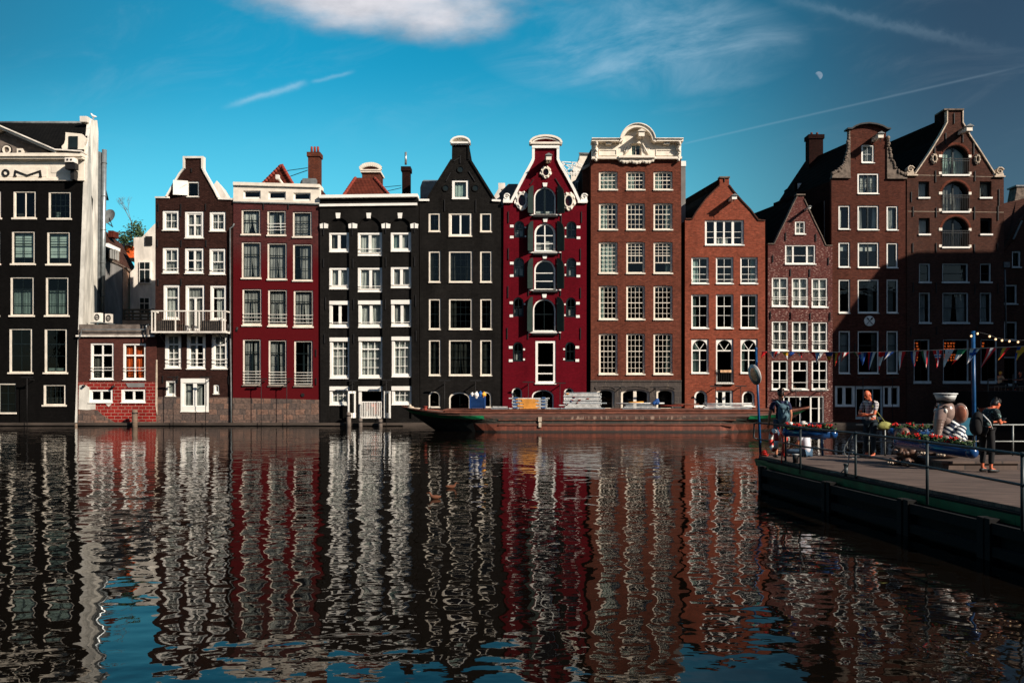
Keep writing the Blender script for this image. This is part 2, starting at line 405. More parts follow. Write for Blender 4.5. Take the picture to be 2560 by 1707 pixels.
        if subsurf:
            md = o.modifiers.new('sub', 'SUBSURF'); md.levels = subsurf; md.render_levels = subsurf
        return o
def root_origin(o):
    while o.parent: o = o.parent
    return o.location.copy()
def tag(o, label=None, cat=None, group=None, kind=None):
    if label: o['label'] = label
    if cat: o['category'] = cat
    if group: o['group'] = group
    if kind: o['kind'] = kind
    return o
def thing(name, label, cat, loc=(0, 0, 0), group=None):
    o = bpy.data.objects.new(name, None); COL.objects.link(o); o.location = loc; o.empty_display_size = .3
    return tag(o, label, cat, group)
def PX(x): return (x-1280)/S
def PZ(y): return (1064-y)/S
def at(x, y, d): return Vector(((x-1280)*d/F, d, HC+(YH-y)*d/F))
CR = {'A1': (0, 280, 3.92), 'A2': (0, 680, 3.92), 'B1': (380, 360, 4.3545), 'B2': (380, 700, 4.127), 'C1': (790, 340, 4.127),
      'C2': (790, 700, 3.9208), 'D1': (1240, 310, 3.9208), 'D2': (1240, 690, 3.9208), 'E1': (1690, 400, 3.9195), 'E2': (1690, 740, 4.356),
      'F1': (2050, 260, 3.5627), 'F2': (2050, 660, 3.9196), 'G': (1860, 840, 3.921), 'H': (2180, 840, 3.921), 'P': (0, 0, 1.0)}
def c(k, x, y): a = CR[k]; return (a[0]+x/a[2], a[1]+y/a[2])
def cc(k, *pts): return [c(k, *p) for p in pts]
# ---------------------------------------------------------------- windows
def arch_poly(x0, y0, x1, y1, kind=None, ry=None, n=12):
    if not kind: return [(x0, y1), (x1, y1), (x1, y0), (x0, y0)]
    cx = (x0+x1)/2; rx = (x1-x0)/2; ry = rx if ry is None else ry
    return [(x0, y1), (x1, y1)]+[(cx+rx*math.cos(math.pi*k/n), y0+ry-ry*math.sin(math.pi*k/n)) for k in range(n+1)]
def rect_around(poly, x0, y0, x1, y1):
    """points on the rectangle that match the points of an arch polygon"""
    res = []; cx = (x0+x1)/2
    for i, (x, y) in enumerate(poly):
        if i == 0: res.append((x0, y1)); continue
        if i == 1: res.append((x1, y1)); continue
        t = math.pi*(i-2)/(len(poly)-3); r = (x1-x0)/2; yb = y0+r
        k = 1/max(abs(math.cos(t)), abs(math.sin(t)))
        res.append((cx+r*k*math.cos(t), yb-r*k*math.sin(t)))
    return res
PRE = {  # curtain panels: top-left, top-right, bottom-left, bottom-right, top, bottom (fractions of the opening)
 'full': [(0, 1, 0, 1, 0, 1)], 'split': [(0, .52, 0, .40, 0, 1), (.48, 1, .60, 1, 0, 1)],
 'gap': [(0, .44, 0, .36, 0, 1), (.6, 1, .66, 1, 0, 1)], 'tied': [(0, .5, 0, .30, 0, .96), (.5, 1, .72, 1, 0, .96)],
 'left': [(0, .42, 0, .46, 0, 1)], 'right': [(.62, 1, .56, 1, 0, 1)], 'sides': [(0, .2, 0, .24, 0, 1), (.82, 1, .78, 1, 0, 1)],
 'lower': [(0, 1, 0, 1, .33, .97)], 'blind': [(0, 1, 0, 1, 0, .80)], 'half': [(0, 1, 0, 1, .64, .93)], 'upper': [(0, 1, 0, 1, 0, .3)],
 'l3': [(0, .3, 0, .3, 0, 1)], 'r3': [(.7, 1, .66, 1, 0, 1)], 'ltop': [(.0, .9, 0, .3, 0, 1)], 'most': [(0, .8, 0, .84, 0, 1)], 'mostr': [(.28, 1, .34, 1, 0, 1)]}
class House:
    def __init__(s, name, label, cat, x0, x1, yo=0.0, depth=10, skew=0.0):
        s.x0, s.x1 = x0, x1; s.yo = yo; s.depth = depth; s.skew = skew
        s.o = thing(name, label, cat, (PX((x0+x1)/2), D+yo, 0)); s.w = []
    def win(s, k, x0, y0, x1, y1, **st):
        a = c(k, x0, y0); b = c(k, x1, y1); s.w.append(dict(st, x0=a[0], y0=a[1], x1=b[0], y1=b[1])); return s
    def inset(s, wd):
        """outline of the opening, as a hole in the wall"""
        if wd.get('frame_rect'): return arch_poly(wd['x0'], wd['y0'], wd['x1'], wd['y1'])
        return arch_poly(wd['x0'], wd['y0'], wd['x1'], wd['y1'], wd.get('arch'), wd.get('ry'))
    def region(s, name, m, poly, y1=.3, y0=0.0, label=None):
        holes = []
        xs = [p[0] for p in poly]; ys = [p[1] for p in poly]
        for wd in s.w:
            if wd.get('done') or wd.get('nohole'): continue
            mx_, my = (wd['x0']+wd['x1'])/2, (wd['y0']+wd['y1'])/2
            if min(xs) < mx_ < max(xs) and min(ys) < my < max(ys): holes.append(s.inset(wd)); wd['done'] = 1
        b = MB().prism(poly, s.yo+y0, s.yo+y1, holes)
        o = b.build(name, m, s.o); 
        if label: o['label'] = label
        return o
    def body(s, m, ytop, x0=None, x1=None, name='side_wall'):
        x0 = s.x0+.6 if x0 is None else x0; x1 = s.x1-.6 if x1 is None else x1
        b = MB().prism([(x0, 1085), (x1, 1085), (x1, ytop), (x0, ytop)], s.yo+.28, s.yo+s.depth, skew=s.skew, front=False)
        return b.build(name, m, s.o)
    def roof(s, m, poly, depth=None, y0=.29, name='roof'):
        return MB().prism(poly, s.yo+y0, s.yo+(depth or s.depth), skew=s.skew, front=False).build(name, m, s.o)
    def trim(s, name, m, pts, wd, out=.10, back=.34, side=0):
        return MB().ribbon(pts, wd, s.yo-out, s.yo+back, side).build(name, m, s.o)
    def plate(s, name, m, poly, out=.04, back=.1):
        return MB().prism(poly, s.yo-out, s.yo+back).build(name, m, s.o)
    def rects(s, name, m, k, lst, out=.06, back=.05):
        for q in lst:
            a, b = c(k, q[0], q[1]), c(k, q[2], q[3])
            MB().prism([(a[0], b[1]), (b[0], b[1]), (b[0], a[1]), (a[0], a[1])], s.yo-out, s.yo+back).build(name, m, s.o)
    def anchors(s, k, lst):
        for x, ya, yb in lst:
            a, b = c(k, x, ya), c(k, x, yb)
            g = MB(); g.box(PX(a[0])-.028, PX(a[0])+.028, D+s.yo-.07, D+s.yo-.02, PZ(b[1]), PZ(a[1]))
            g.box(PX(a[0])-.02, PX(a[0])+.02, D+s.yo-.02, D+s.yo+.04, (PZ(a[1])+PZ(b[1]))/2-.03, (PZ(a[1])+PZ(b[1]))/2+.03)
            g.build('wall_anchor', 'iron', s.o)
    def hoist(s, x, y, wpx=9, hpx=12, reach=1.15, m='white', cap='lead'):
        g = MB(); X, Z, w_, h = PX(x), PZ(y), wpx/S/2, hpx/S
        y0 = D+s.yo-reach
        g.box(X-w_, X+w_, y0, D+s.yo+.02, Z-h*.35, Z+h*.25)
        g.box(X-w_*1.3, X+w_*1.3, y0-.05, y0+.28, Z-h*.5, Z+h*.32)
        o = g.build('hoist_beam', m, s.o)
        r = MB(); a = w_*1.75; zt = Z+h*.34
        r.add([(X-a, y0-.14, zt), (X+a, y0-.14, zt), (X+a, D+s.yo, zt), (X-a, D+s.yo, zt), (X, y0-.14, zt+h*.34), (X, D+s.yo, zt+h*.34),
               (X-a, y0-.14, zt-.03), (X+a, y0-.14, zt-.03), (X+a, D+s.yo, zt-.03), (X-a, D+s.yo, zt-.03)],
              [(0, 4, 5, 3), (1, 2, 5, 4), (0, 1, 4), (2, 3, 5), (6, 9, 8, 7), (0, 3, 9, 6), (1, 7, 8, 2), (0, 6, 7, 1), (3, 2, 8, 9)])
        r.build('cover', cap, o)
        MB().loft([(X, y0+.1, Z-h*.5), (X, y0+.1, Z-h*.5-.16), (X+.05, y0+.1, Z-h*.5-.22)], .02, 6).build('hook', 'iron', o)
    def finish(s):
        for wd in s.w: s.make(wd)
    def make(s, wd):
        x0, y0, x1, y1 = wd['x0'], wd['y0'], wd['x1'], wd['y1']
        g = wd.get; rec = g('rec', .07); ft = g('ft', 4.2); kind = g('arch'); ry = g('ry'); Y = s.yo
        fm = g('fm', 'white'); sm = g('sm', 'white'); fb = g('fb', ft*1.15); ftop = g('ftop', ft)
        nm = g('name', 'window')
        ix0, iy0, ix1, iy1 = x0+ft, y0+ftop, x1-ft, y1-fb
        iry = None if ry is None else ry*(ix1-ix0)/(x1-x0)
        inner = arch_poly(ix0, iy0, ix1, iy1, kind, iry)
        if g('frame_rect'): outer = rect_around(inner, x0, y0, x1, y1)
        else: outer = arch_poly(x0, y0, x1, y1, kind, ry)
        fr = MB().ring(outer, inner, Y+rec, Y+rec+.12).build(nm, fm, s.o)
        if g('label'): fr['label'] = wd['label']
        if g('head'):                                    # thick head board over the opening
            h = wd['head']; MB().prism([(x0-.6, y0+h), (x1+.6, y0+h), (x1+.6, y0-.6), (x0-.6, y0-.6)], Y-.05, Y+rec+.10).build('head_board', fm, fr)
        if g('sill', True):
            sp = g('sp', 1.2); sh = g('sh', 2.4)
            sill = MB().prism([(x0-sp, y1+sh*.35), (x1+sp, y1+sh*.35), (x1+sp, y1-sh), (x0-sp, y1-sh)], Y-.09, Y+rec+.02)
            sill.build('sill', g('sillm', fm), fr)
        tx = (ix0+ix1)/2
        def top(x):
            if not kind: return iy0
            rx = (ix1-ix0)/2; r = rx if iry is None else iry
            q = max(0, 1-((x-tx)/rx)**2); return iy0+r-r*math.sqrt(q)
        W, H = ix1-ix0, iy1-iy0
        st = g('st', 1.6)
        sb = MB()
        if st > 0:
            inner2 = arch_poly(ix0+st, iy0+st, ix1-st, iy1-st*1.2, kind, None if iry is None else iry*(W-2*st)/W)
            sb.ring(inner, inner2, Y+rec+.05, Y+rec+.11)
        bt = g('bt', 1.0)
        def vbar(x, w_, ya=None, yb=None, dy=0):
            ta = max(top(x-w_/2), top(x+w_/2)) if ya is None else iy0+ya*H
            tb = iy1 if yb is None else iy0+yb*H
            sb.prism([(x-w_/2, tb), (x+w_/2, tb), (x+w_/2, ta), (x-w_/2, ta)], Y+rec+.062+dy, Y+rec+.108)
        def hbar(yf, w_, xa=0, xb=1, dy=0):
            y = iy0+yf*H; a, b = ix0+xa*W, ix0+xb*W
            if kind:
                while top(a+.5) > y and a < tx: a += .5
                while top(b-.5) > y and b > tx: b -= .5
            sb.prism([(a, y+w_/2), (b, y+w_/2), (b, y-w_/2), (a, y-w_/2)], Y+rec+.066+dy, Y+rec+.104)
        cols = g('cols', 1)
        for k in range(1, cols): vbar(ix0+W*k/cols, bt, *g('vspan', (None, None)))
        for q in g('mull', []):
            if isinstance(q, tuple): vbar(ix0+W*q[0], q[1], *q[2:], dy=-.02)
            else: vbar(ix0+W*q, 3.4, dy=-.02)
        for q in g('rows', []): hbar(q, bt)
        for q in g('tr', []): hbar(*(q if isinstance(q, tuple) else (q, 2.3)), dy=-.026)
        for q in g('fan', []):                           # slanted fanlight bars: (x0f, y0f, x1f, y1f)
            a = Vector((ix0+W*q[0], iy0+H*q[1])); b = Vector((ix0+W*q[2], iy0+H*q[3])); n = Vector((-(b-a).y, (b-a).x)).normalized()*.6
            sb.prism([a-n, b-n, b+n, a+n], Y+rec+.07, Y+rec+.10)
        if sb.v: sb.build(g('sname', 'sash'), sm, fr)
        if not g('open'):
            gl = MB(); gp = inner if not g('gy') else arch_poly(ix0, iy0, ix1, iy0+H*wd['gy'], kind, iry)
            gl.add([(PX(x), D+Y+rec+.09, PZ(y)) for x, y in gp], [tuple(range(len(gp)))]).build('pane', g('gm', 'glass'), fr, recalc=False)
        cur = g('cur')
        if cur:
            cm = g('cm', 'curtain')
            for pn in (PRE[cur] if isinstance(cur, str) else cur):
                a0, a1, b0, b1, t, bo = pn[:6]; mm = pn[6] if len(pn) > 6 else cm
                if mm == 'box': continue
                cb = MB(); n = max(4, int(abs(a1-a0)*W/1.1)); ph = random.random()*6; vs = []; fs = []
                for r_ in range(7):
                    fy = t+(bo-t)*r_/6; q = r_/6; q = q*q
                    for i in range(n+1):
                        e = i/n; xf = (a0+(a1-a0)*e)*(1-q)+(b0+(b1-b0)*e)*q; x = ix0+W*xf
                        yy = iy0+H*fy
                        if kind: yy = max(yy, top(min(max(x, ix0+.3), ix1-.3)))
                        wv = math.sin(i*2.1+ph)+.5*math.sin(i*.83+ph*2+q)
                        vs.append((PX(x), D+Y+rec+.24+.035*wv*(0 if g('flat') else 1), PZ(yy)))
                for r_ in range(6):
                    for i in range(n): fs.append((r_*(n+1)+i, r_*(n+1)+i+1, (r_+1)*(n+1)+i+1, (r_+1)*(n+1)+i))
                cb.add(vs, fs, 0, True).build(g('cname', 'curtain'), mm, fr, recalc=False)
        for q in g('rails', []):
            r_ = MB(); y = PZ(y0+(y1-y0)*q); r_.box(PX(x0+1), PX(x1-1), D+Y-.05, D+Y-.02, y-.018, y+.018)
            for e in (x0+1.5, x1-1.5): r_.box(PX(e)-.02, PX(e)+.02, D+Y-.03, D+Y+rec+.01, y-.015, y+.015)
            r_.build('safety_rail', g('rm', 'white'), fr)
        if g('balc'):                                    # juliet balcony railing
            fa = wd['balc']; r_ = MB(); za, zb = PZ(y0+(y1-y0)*fa), PZ(y1)+.05; n = int((x1-x0)/4.3); yb = D+Y-g('bout', .06)
            for zz in (za, za-.16, zb): r_.box(PX(x0-.5), PX(x1+.5), yb-.02, yb+.02, zz-.018, zz+.018)
            for i in range(n+1):
                xx = PX(x0+(x1-x0)*i/n); r_.box(xx-.009, xx+.009, yb-.009, yb+.009, zb, za)
            for e in (x0, x1): r_.box(PX(e)-.02, PX(e)+.02, yb-.02, D+Y+.1, za-.02, za+.02)
            r_.build('balcony_railing', 'iron', fr)
        wd['obj'] = fr; wd['in'] = (ix0, iy0, ix1, iy1)
def blocks(H, k, lst, m='white', out=.035, name='stone_block'): H.rects(name, m, k, lst, out, .06)
def circle_px(cx, cy, r, n=20, ry=None): ry = ry or r; return [(cx+r*math.cos(2*math.pi*i/n), cy+ry*math.sin(2*math.pi*i/n)) for i in range(n)]
def arc_px(cx, cy, rx, ry, a0, a1, n=12): return [(cx+rx*math.cos(R(a0+(a1-a0)*i/n)), cy-ry*math.sin(R(a0+(a1-a0)*i/n))) for i in range(n+1)]
def scroll(H, k, x, y, r, m, name='scroll_ornament'):
    """carved volute on a shoulder"""
    cx, cy = c(k, x, y); r = r/CR[k][2]; g = MB(); X, Z, rr = PX(cx), PZ(cy), r/S
    pts = [(X+rr*(1-t/15)*math.cos(t*.72+.3), D+H.yo-.05, Z+rr*(1-t/15)*math.sin(t*.72+.3)) for t in range(14)]
    g.loft(pts, [rr*.24*(1-t/22) for t in range(14)], 8)
    g.prism(circle_px(cx, cy, r*.9, 16), H.yo+.0, H.yo+.3)
    g.prism([(cx-r*1.05, cy+r*1.45), (cx+r*1.05, cy+r*1.45), (cx+r*.9, cy+r*.5), (cx-r*.9, cy+r*.5)], H.yo-.06, H.yo+.31)
    return g.build(name, m, H.o)
def cartouche(H, k, x, y, rx, ry, m, glass='glassd'):
    """oval window in a carved frame"""
    cx, cy = c(k, x, y); s_ = CR[k][2]; rx /= s_; ry /= s_
    n = 28; outer = [(cx+rx*(1+.10*math.sin(7*2*math.pi*i/n)+.12*abs(math.cos(4*math.pi*i/n)))*math.cos(2*math.pi*i/n),
                      cy+ry*(1+.07*math.sin(5*2*math.pi*i/n))*math.sin(2*math.pi*i/n)) for i in range(n)]
    inner = circle_px(cx, cy, rx*.55, n, ry*.60)
    mid = circle_px(cx, cy, rx*.72, n, ry*.76)
    o = MB().ring(outer, inner, H.yo-.10, H.yo+.02).ring(mid, inner, H.yo-.17, H.yo-.09)
    for a in range(0, 360, 45):
        px_, py = cx+rx*.88*math.cos(R(a+20)), cy+ry*.88*math.sin(R(a+20)); o.ell((PX(px_), D+H.yo-.10, PZ(py)), (rx*.2/S, .09, rx*.26/S), 8, 6)
    o = o.build('carved_oval_window', m, H.o)
    g = MB(); g.add([(PX(a), D+H.yo-.02, PZ(b)) for a, b in inner], [tuple(range(n))]).build('pane', glass, o, recalc=False)
# ================================================================ HOUSE 1: black house with white pediment (left edge)
H = House('canal_house', 'tall black painted house with white pediment and black tiled roof at the left edge', 'house', -190, 212, 0.0, 14)
st = dict(fm='cream', sm='dsash', ft=4.2, fb=5, st=1.8, rec=.06, sp=2.5, sh=3, ftop=3, gm='glassd')
def h1col(dx, full=True):
    q = dx*3.92
    H.win('A1', 128+q, 775, 352+q, 1050, cols=1, mull=[(.52, 2.0)], cur=[(.05, .45, .05, .45, .82, .95)] if full else None, cm='curtainp', **dict(st, sm='cream', st=.8))
    H.win('A1', 113+q, 1168, 342+q, 1498, cols=2, rows=[.2, .62], tr=[.37], cur='blind', cm='curtaint', flat=1, **dict(st, gm='glass'))
    H.win('A2', 99+q, 48, 332+q, 436, cols=2, rows=[.70], tr=[.31], cur=[(0, 1, 0, 1, .34, 1)], cm='curtaint', rails=(), **st)
    H.win('A2', 88+q, 553, 317+q, 994, cols=2, rows=[.62], tr=[.34], **dict(st, ft=5))
h1col(0)
H.win('A1', 473, 782, 696, 1055, cols=4, rows=[.28, .76], tr=[.52], cur=[(.2, .42, .2, .36, .75, .95)], cm='curtaint', **dict(st, bt=.7))
H.win('A1', 459, 1175, 686, 1502, cols=2, rows=[.2, .62], tr=[.37], cur='blind', cm='curtaint', flat=1, **dict(st, gm='glass'))
H.win('A2', 446, 50, 673, 436, cols=2, rows=[.70], tr=[.33], cur=[(0, 1, 0, 1, .34, 1)], cm='curtaint', **st)
H.win('A2', 434, 556, 658, 995, cols=2, rows=[.62], tr=[.34], cur=[(0, 1, 0, 1, .91, .98)], cm='curtaint', flat=1, **dict(st, ft=5))
H.win('A2', 424, 1102, 645, 1312, cols=4, rows=[.3, .66], cur='half', cm='curtainp', **dict(st, bt=.8, ft=5))
H.win('A2', -15, 1087, 155, 1386, name='door', cols=2, rows=[.3, .7], **dict(st, ft=1.5, ftop=4, fb=3, sm='dsash', fm='cream', sill=True))
h1col(-87, False)
h1col(-172, False)
H.region('wall', 'b_black2', [(-190, 1085), (188.5, 1085), (212, 452), (-190, 452)], y1=.3)
MB().prism([(-190, 1085), (187, 1085), (208, 452), (-190, 452)], .28, 6.3, skew=-.42, front=False, back=True).build('side_wall', 'b_black2', H.o)
H.finish()
# cornice, frieze and pediment
ent = MB(); ent.prism([(-190, 453), (213, 453), (213, 447.5), (-190, 447.5)], -.16, .3)
ent.prism([(-190, 447.5), (211, 447.5), (211, 404), (-190, 404)], -.05, .3)
ent.prism([(-190, 401), (214, 401), (214, 396), (-190, 396)], -.42, .3)
ent.prism([(-190, 396), (215, 396), (215, 388), (-190, 388)], -.55, .3)
ent.build('cornice', 'cream', H.o)
H.plate('frieze_panel', 'cream', cc('A1', (-250, 538), (465, 545), (465, 640), (-250, 640)), .075)
H.plate('frieze_panel', 'cream', cc('A1', (508, 535), (690, 538), (690, 605), (508, 600)), .075)
dn = MB()
for i in range(60):
    x = 205-i*4.2; dn.prism([(x, 404), (x+2.3, 404), (x+2.3, 401), (x, 401)], -.20, -.05)
dn.build('dentil_row', 'oldwhite', H.o)
ped = MB(); A, B, C_ = (11, 330), (150, 390), (-128, 390)
H.plate('tympanum', 'conc', [(C_[0]+10, 388), (B[0]-10, 388), (11, 336)], .02, .3)
H.trim('pediment_moulding', 'cream', [(-128, 388), (11, 328), (150, 388)], 7, .55, .3, 1)
H.trim('pediment_moulding', 'oldwhite', [(-128, 382), (11, 322), (150, 382), (215, 386)], 3.0, .68, .3, 1)
MB().ring(circle_px(19, 376, 13, 24), circle_px(19, 376, 8, 24), -.10, .0).build('round_window', 'iron', H.o)
MB().ring(circle_px(19, 376, 10.5, 24), circle_px(19, 376, 7.2, 24), -.14, -.02).build('round_window_rim', 'cream', H.o)
H.plate('attic_vent', 'cream', cc('A1', (172, 362), (230, 362), (250, 415), (172, 415)), .10)
H.plate('attic_vent_slot', 'iron', cc('A1', (192, 383), (215, 383), (218, 396), (192, 396)), .14)
# lettering on the frieze (the visible O and M)
o_ = MB().ring(circle_px(16.3, 433.5, 9.6, 24), circle_px(16.3, 433.5, 5.0, 24), -.13, -.07).build('letter', 'iron', H.o); o_['label'] = 'black letter O on the white frieze'
mb_ = MB(); mb_.ribbon(cc('A1', (152, 630), (160, 583), (275, 628), (400, 585), (408, 636)), 4.4, -.13, -.07); mb_.prism(cc('A1', (140, 638), (172, 638), (172, 628), (140, 628)), -.13, -.07); mb_.prism(cc('A1', (390, 645), (418, 645), (418, 634), (390, 634)), -.13, -.07)
o_ = mb_.build('letter', 'iron', H.o); o_['label'] = 'wide black letter M on the white frieze'
# roof and dormer
rf = MB(); e0, e1 = (PX(-190), D-.3, PZ(388)), (PX(214), D-.3, PZ(388))
rd = 6.0; zr = HC+(YH-309)*(D+rd)/F; xr = (226-1280)*(D+rd)/F
rf.add([e0, e1, (xr, D+rd, zr), (PX(-190), D+rd, zr), (PX(-190), D+12.5, PZ(400)), (xr-1.8, D+12.5, PZ(400))], [(0, 1, 2, 3), (3, 2, 5, 4)])
rf.build('roof', 'tile_blk', H.o)
MB().loft([(PX(-190), D+rd, zr+.05), (xr, D+rd, zr+.05)], .13, 6).build('ridge_tile', 'lead', H.o)
dm = MB(); q = lambda x, y, d=1.0: (PX(x), D+d, PZ(y))
outl = cc('A1', (575, 372), (770, 374), (788, 355), (785, 300), (808, 240), (760, 192), (600, 176), (598, 250), (585, 290), (560, 315))
dmo = MB().prism(outl, .55, .75).build('dormer', 'cream', H.o)
MB().prism(cc('A1', (600, 370), (765, 370), (765, 200), (605, 190)), .75, 3.6, skew=-.36).build('dormer_cheek', 'lead', dmo)
MB().prism(cc('A1', (630, 366), (721, 366), (724, 217), (633, 217)), .50, .56).build('pane', 'dsash', dmo)
dw = MB(); dw.prism(cc('A1', (632, 336), (722, 336), (722, 331), (632, 331)), .46, .50); dw.build('glazing_bar', 'iron', dmo)
# white side gable, turned slightly away from the water line
g = MB(); d1 = 6.2
def sw(x, y, d): return at(x, y, D+d)
fr_ = [(PX(197), D-.02, PZ(1085)), (PX(219), D-.02, PZ(452)), (PX(219.5), D-.02, PZ(392))]
prof = [sw(220, 360, 2.0), sw(224, 335, 3.6), sw(226, 312, 5.0), sw(228, 300, 5.2), sw(243, 301, 6.4), sw(246, 330, 6.8), sw(241, 1000, 6.8)]
loop = [Vector(p) for p in fr_]+prof
lo2 = [p+Vector((-.30, .0, 0)) for p in loop]; n = len(loop)
cen = sum(loop, Vector((0, 0, 0)))/n
tri = tessellate_polygon([[Vector((p.y, p.z, 0)) for p in loop]])
g.add(loop+lo2, [tuple(t) for t in tri]+[tuple(i+n for i in t) for t in tri]+[(i, (i+1) % n, n+(i+1) % n, n+i) for i in range(n)])
g.build('gable_wall', 'plaster', H.o)
g = MB(); p0, p1 = sw(209, 305, 5.2), sw(222, 312, 5.0)
g.obox(sw(217, 303, 5.2), .28, .5, .22); g.build('parapet_cap', 'oldwhite', H.o)
# rusty streak on the gable, kept as worn bare brick
# bracket with floodlights
g = MB(); bx, by = c('A1', 750, 505); g.box(PX(bx)-.32, PX(bx)+.32, D-.95, D-.40, PZ(by)-.16, PZ(by)+.16); o_ = g.build('floodlight_box', 'oldwhite', H.o)
for e in (-.13, .13): MB().ell((PX(bx)+e, D-.96, PZ(by)), (.075, .04, .075), 10, 6).build('lens', 'iron', o_)
g = MB(); g.box(PX(bx)-.36, PX(bx)+.34, D-.85, D-.35, PZ(by)-.62, PZ(by)-.18); g.box(PX(bx)-.12, PX(bx)+.16, D-.6, D-.1, PZ(by)-1.3, PZ(by)-.62); g.build('bracket', 'iron', H.o)
H1 = H
H = House('canal_house', 'plain brown brick house left of the black pediment house', 'house', -420, -194, .1, 10)
for j_ in range(5):
    for i_ in range(3): H.win('P', -398+i_*72, 470+j_*118, -350+i_*72, 560+j_*118, cols=2, tr=[.36], cur=['split', 'full', 'left'][(i_+j_) % 3], cm='curtaing', fm='cream', sm='cream', gm='glass', ft=4)
H.region('wall', 'b_h11', [(-420, 1085), (-193, 1085), (-193, 400), (-420, 400)]); H.finish(); H.body('b_dchim', 404); H.trim('cornice', 'cream', [(-422, 398), (-193, 398)], 8, .3, .5)
# steel duct on the wall side
g = thing('flue_duct', 'tall shiny steel flue pipe rising beside the white gable wall', 'duct', tuple(at(257, 968, D+8.5)))
pt = [at(256, 790, D+8.5), at(258, 600, D+8.5), at(261, 375, D+8.5)]
MB().loft(pt, .19, 14).build('pipe', 'zinc', g)
MB().obox((pt[0]+pt[2])/2+Vector((-.48, .1, 0)), .26, .3, (pt[2]-pt[0]).length/2-.2, rx=-.0, ry=.006).build('casing', 'lead', g)
for i in range(5): p = pt[0].lerp(pt[2], .12+.2*i); MB().loft([p+Vector((0, 0, -.03)), p+Vector((0, 0, .03))], .225, 14).build('joint_band', 'lead', g)
# ================================================================ HOUSE 2: low painted annex
H = House('annex', 'low brick annex with red painted base between the black house and the brown gabled house', 'small house', 195, 391, -.05, 7)
st = dict(fm='white', sm='white', ft=4.5, fb=4.5, st=1.2, rec=.05, sp=.5, sh=1.5)
H.win('A2', 890, 695, 1118, 1058, cols=1, mull=[(.5, 3.4)], tr=[(.31, 4)], rails=[.66, .735], cur=[(.05, .4, .0, .5, .4, .95)], cm='curtainp', **st)
H.win('A2', 1208, 698, 1432, 1060, cols=1, mull=[(.5, 3.4)], tr=[(.31, 4)], rails=[.66, .735], cur=[(0, .5, .05, .52, 0, .95), (.5, 1, .62, 1, 0, .98)], cm='curtaino', **st)
H.win('A2', 875, 1148, 1110, 1282, mull=[(.5, 5)], **dict(st, ft=6, ftop=5, fb=7))
H.win('A2', 1190, 1145, 1430, 1282, mull=[(.5, 5)], **dict(st, ft=6, ftop=5, fb=7))
H.region('wall', 'b_h2', [(196, 955), (391, 955), (391.5, 840), (197, 840)])
H.region('painted_base', 'b_paint', [(195, 1085), (390, 1085), (391, 955), (196, 955)], y0=.0)
H.finish()
MB().prism([(196, 1085), (390, 1085), (391, 842), (197, 842)], .2, 7, front=False).build('side_wall', 'b_h2', H.o)
g = MB(); g.prism([(193, 842), (390, 842), (390, 838), (193, 838)], -.22, .3); o_ = g.build('cornice', 'oldwhite', H.o)
g = MB(); g.prism([(198, 838), (385, 837), (385, 822), (198, 824)], -.14, 6.8); g.prism([(199, 824), (383, 822), (383, 811), (199, 811)], -.05, 6.8); g.build('parapet', 'conc', H.o)
g = MB(); zz = PZ(824.5); xa, xb = PX(211), PX(371)
g.loft([(PX(203), D-.3, PZ(848)), (PX(209), D-.35, PZ(836)), (xa, D-.36, zz), (xb, D-.36, zz), (xb, D-.36, PZ(816)), (xb+.1, D-.2, PZ(812))], .035, 8)
g.build('rain_pipe', 'zinc', H.o)
H.plate('plaster_patch', 'plaster', cc('A2', (775, 1345), (780, 1110), (830, 1100), (880, 1130), (882, 1285), (940, 1290), (940, 1345), (860, 1350)), .03)
H.plate('plaster_patch', 'gplaster', cc('A2', (1235, 1085), (1420, 1085), (1420, 1128), (1260, 1130)), .03)
H.plate('plaster_patch', 'plaster', cc('A2', (1040, 1290), (1100, 1290), (1070, 1320)), .03)
H.plate('worn_render', 'stone', cc('A2', (770, 1500), (1535, 1500), (1535, 1462), (1130, 1470), (1010, 1400), (960, 1352), (775, 1350)), .045)
H.plate('plaster_patch', 'bone', cc('A2', (1526, 1300), (1542, 1400), (1541, 860), (1533, 860)), .02)
for x, y in ((835, 1112), (1120, 1118)):
    p = c('A2', x, y); MB().loft([(PX(p[0]), D-.1, PZ(p[1])), (PX(p[0])-.03, D-.28, PZ(p[1])-.06)], .085, 10).build('outlet_pipe', 'iron', H.o)
# air conditioners on the annex roof by the white wall
ac = thing('air_conditioner', 'grey outdoor air conditioner unit on the white wall above the annex', 'air conditioner', (PX(228), D+.9, PZ(792)))
for i, x in enumerate((228, 243)):
    g = MB(); g.box(PX(x)-.30, PX(x)+.22-.1*i, D+.9+i*.8, D+1.25+i*.8, PZ(802), PZ(779)); b_ = g.build('housing', 'oldwhite', ac)
    g = MB(); g.ring(circle_px(x-1.5, 790, 6, 16, 8), circle_px(x-1.5, 790, 4.6, 16, 6.5), .86+i*.8, .9+i*.8)
    for k in range(4): g.prism([(x-6, 785+k*3.6), (x+3, 785+k*3.6), (x+3, 784+k*3.6), (x-6, 784+k*3.6)], .86+i*.8, .89+i*.8)
    g.build('fan_grille', 'iron', b_)
g = MB(); g.box(PX(214), PX(250), D+.6, D+2.2, PZ(806), PZ(804)); g.build('bracket', 'lead', ac)
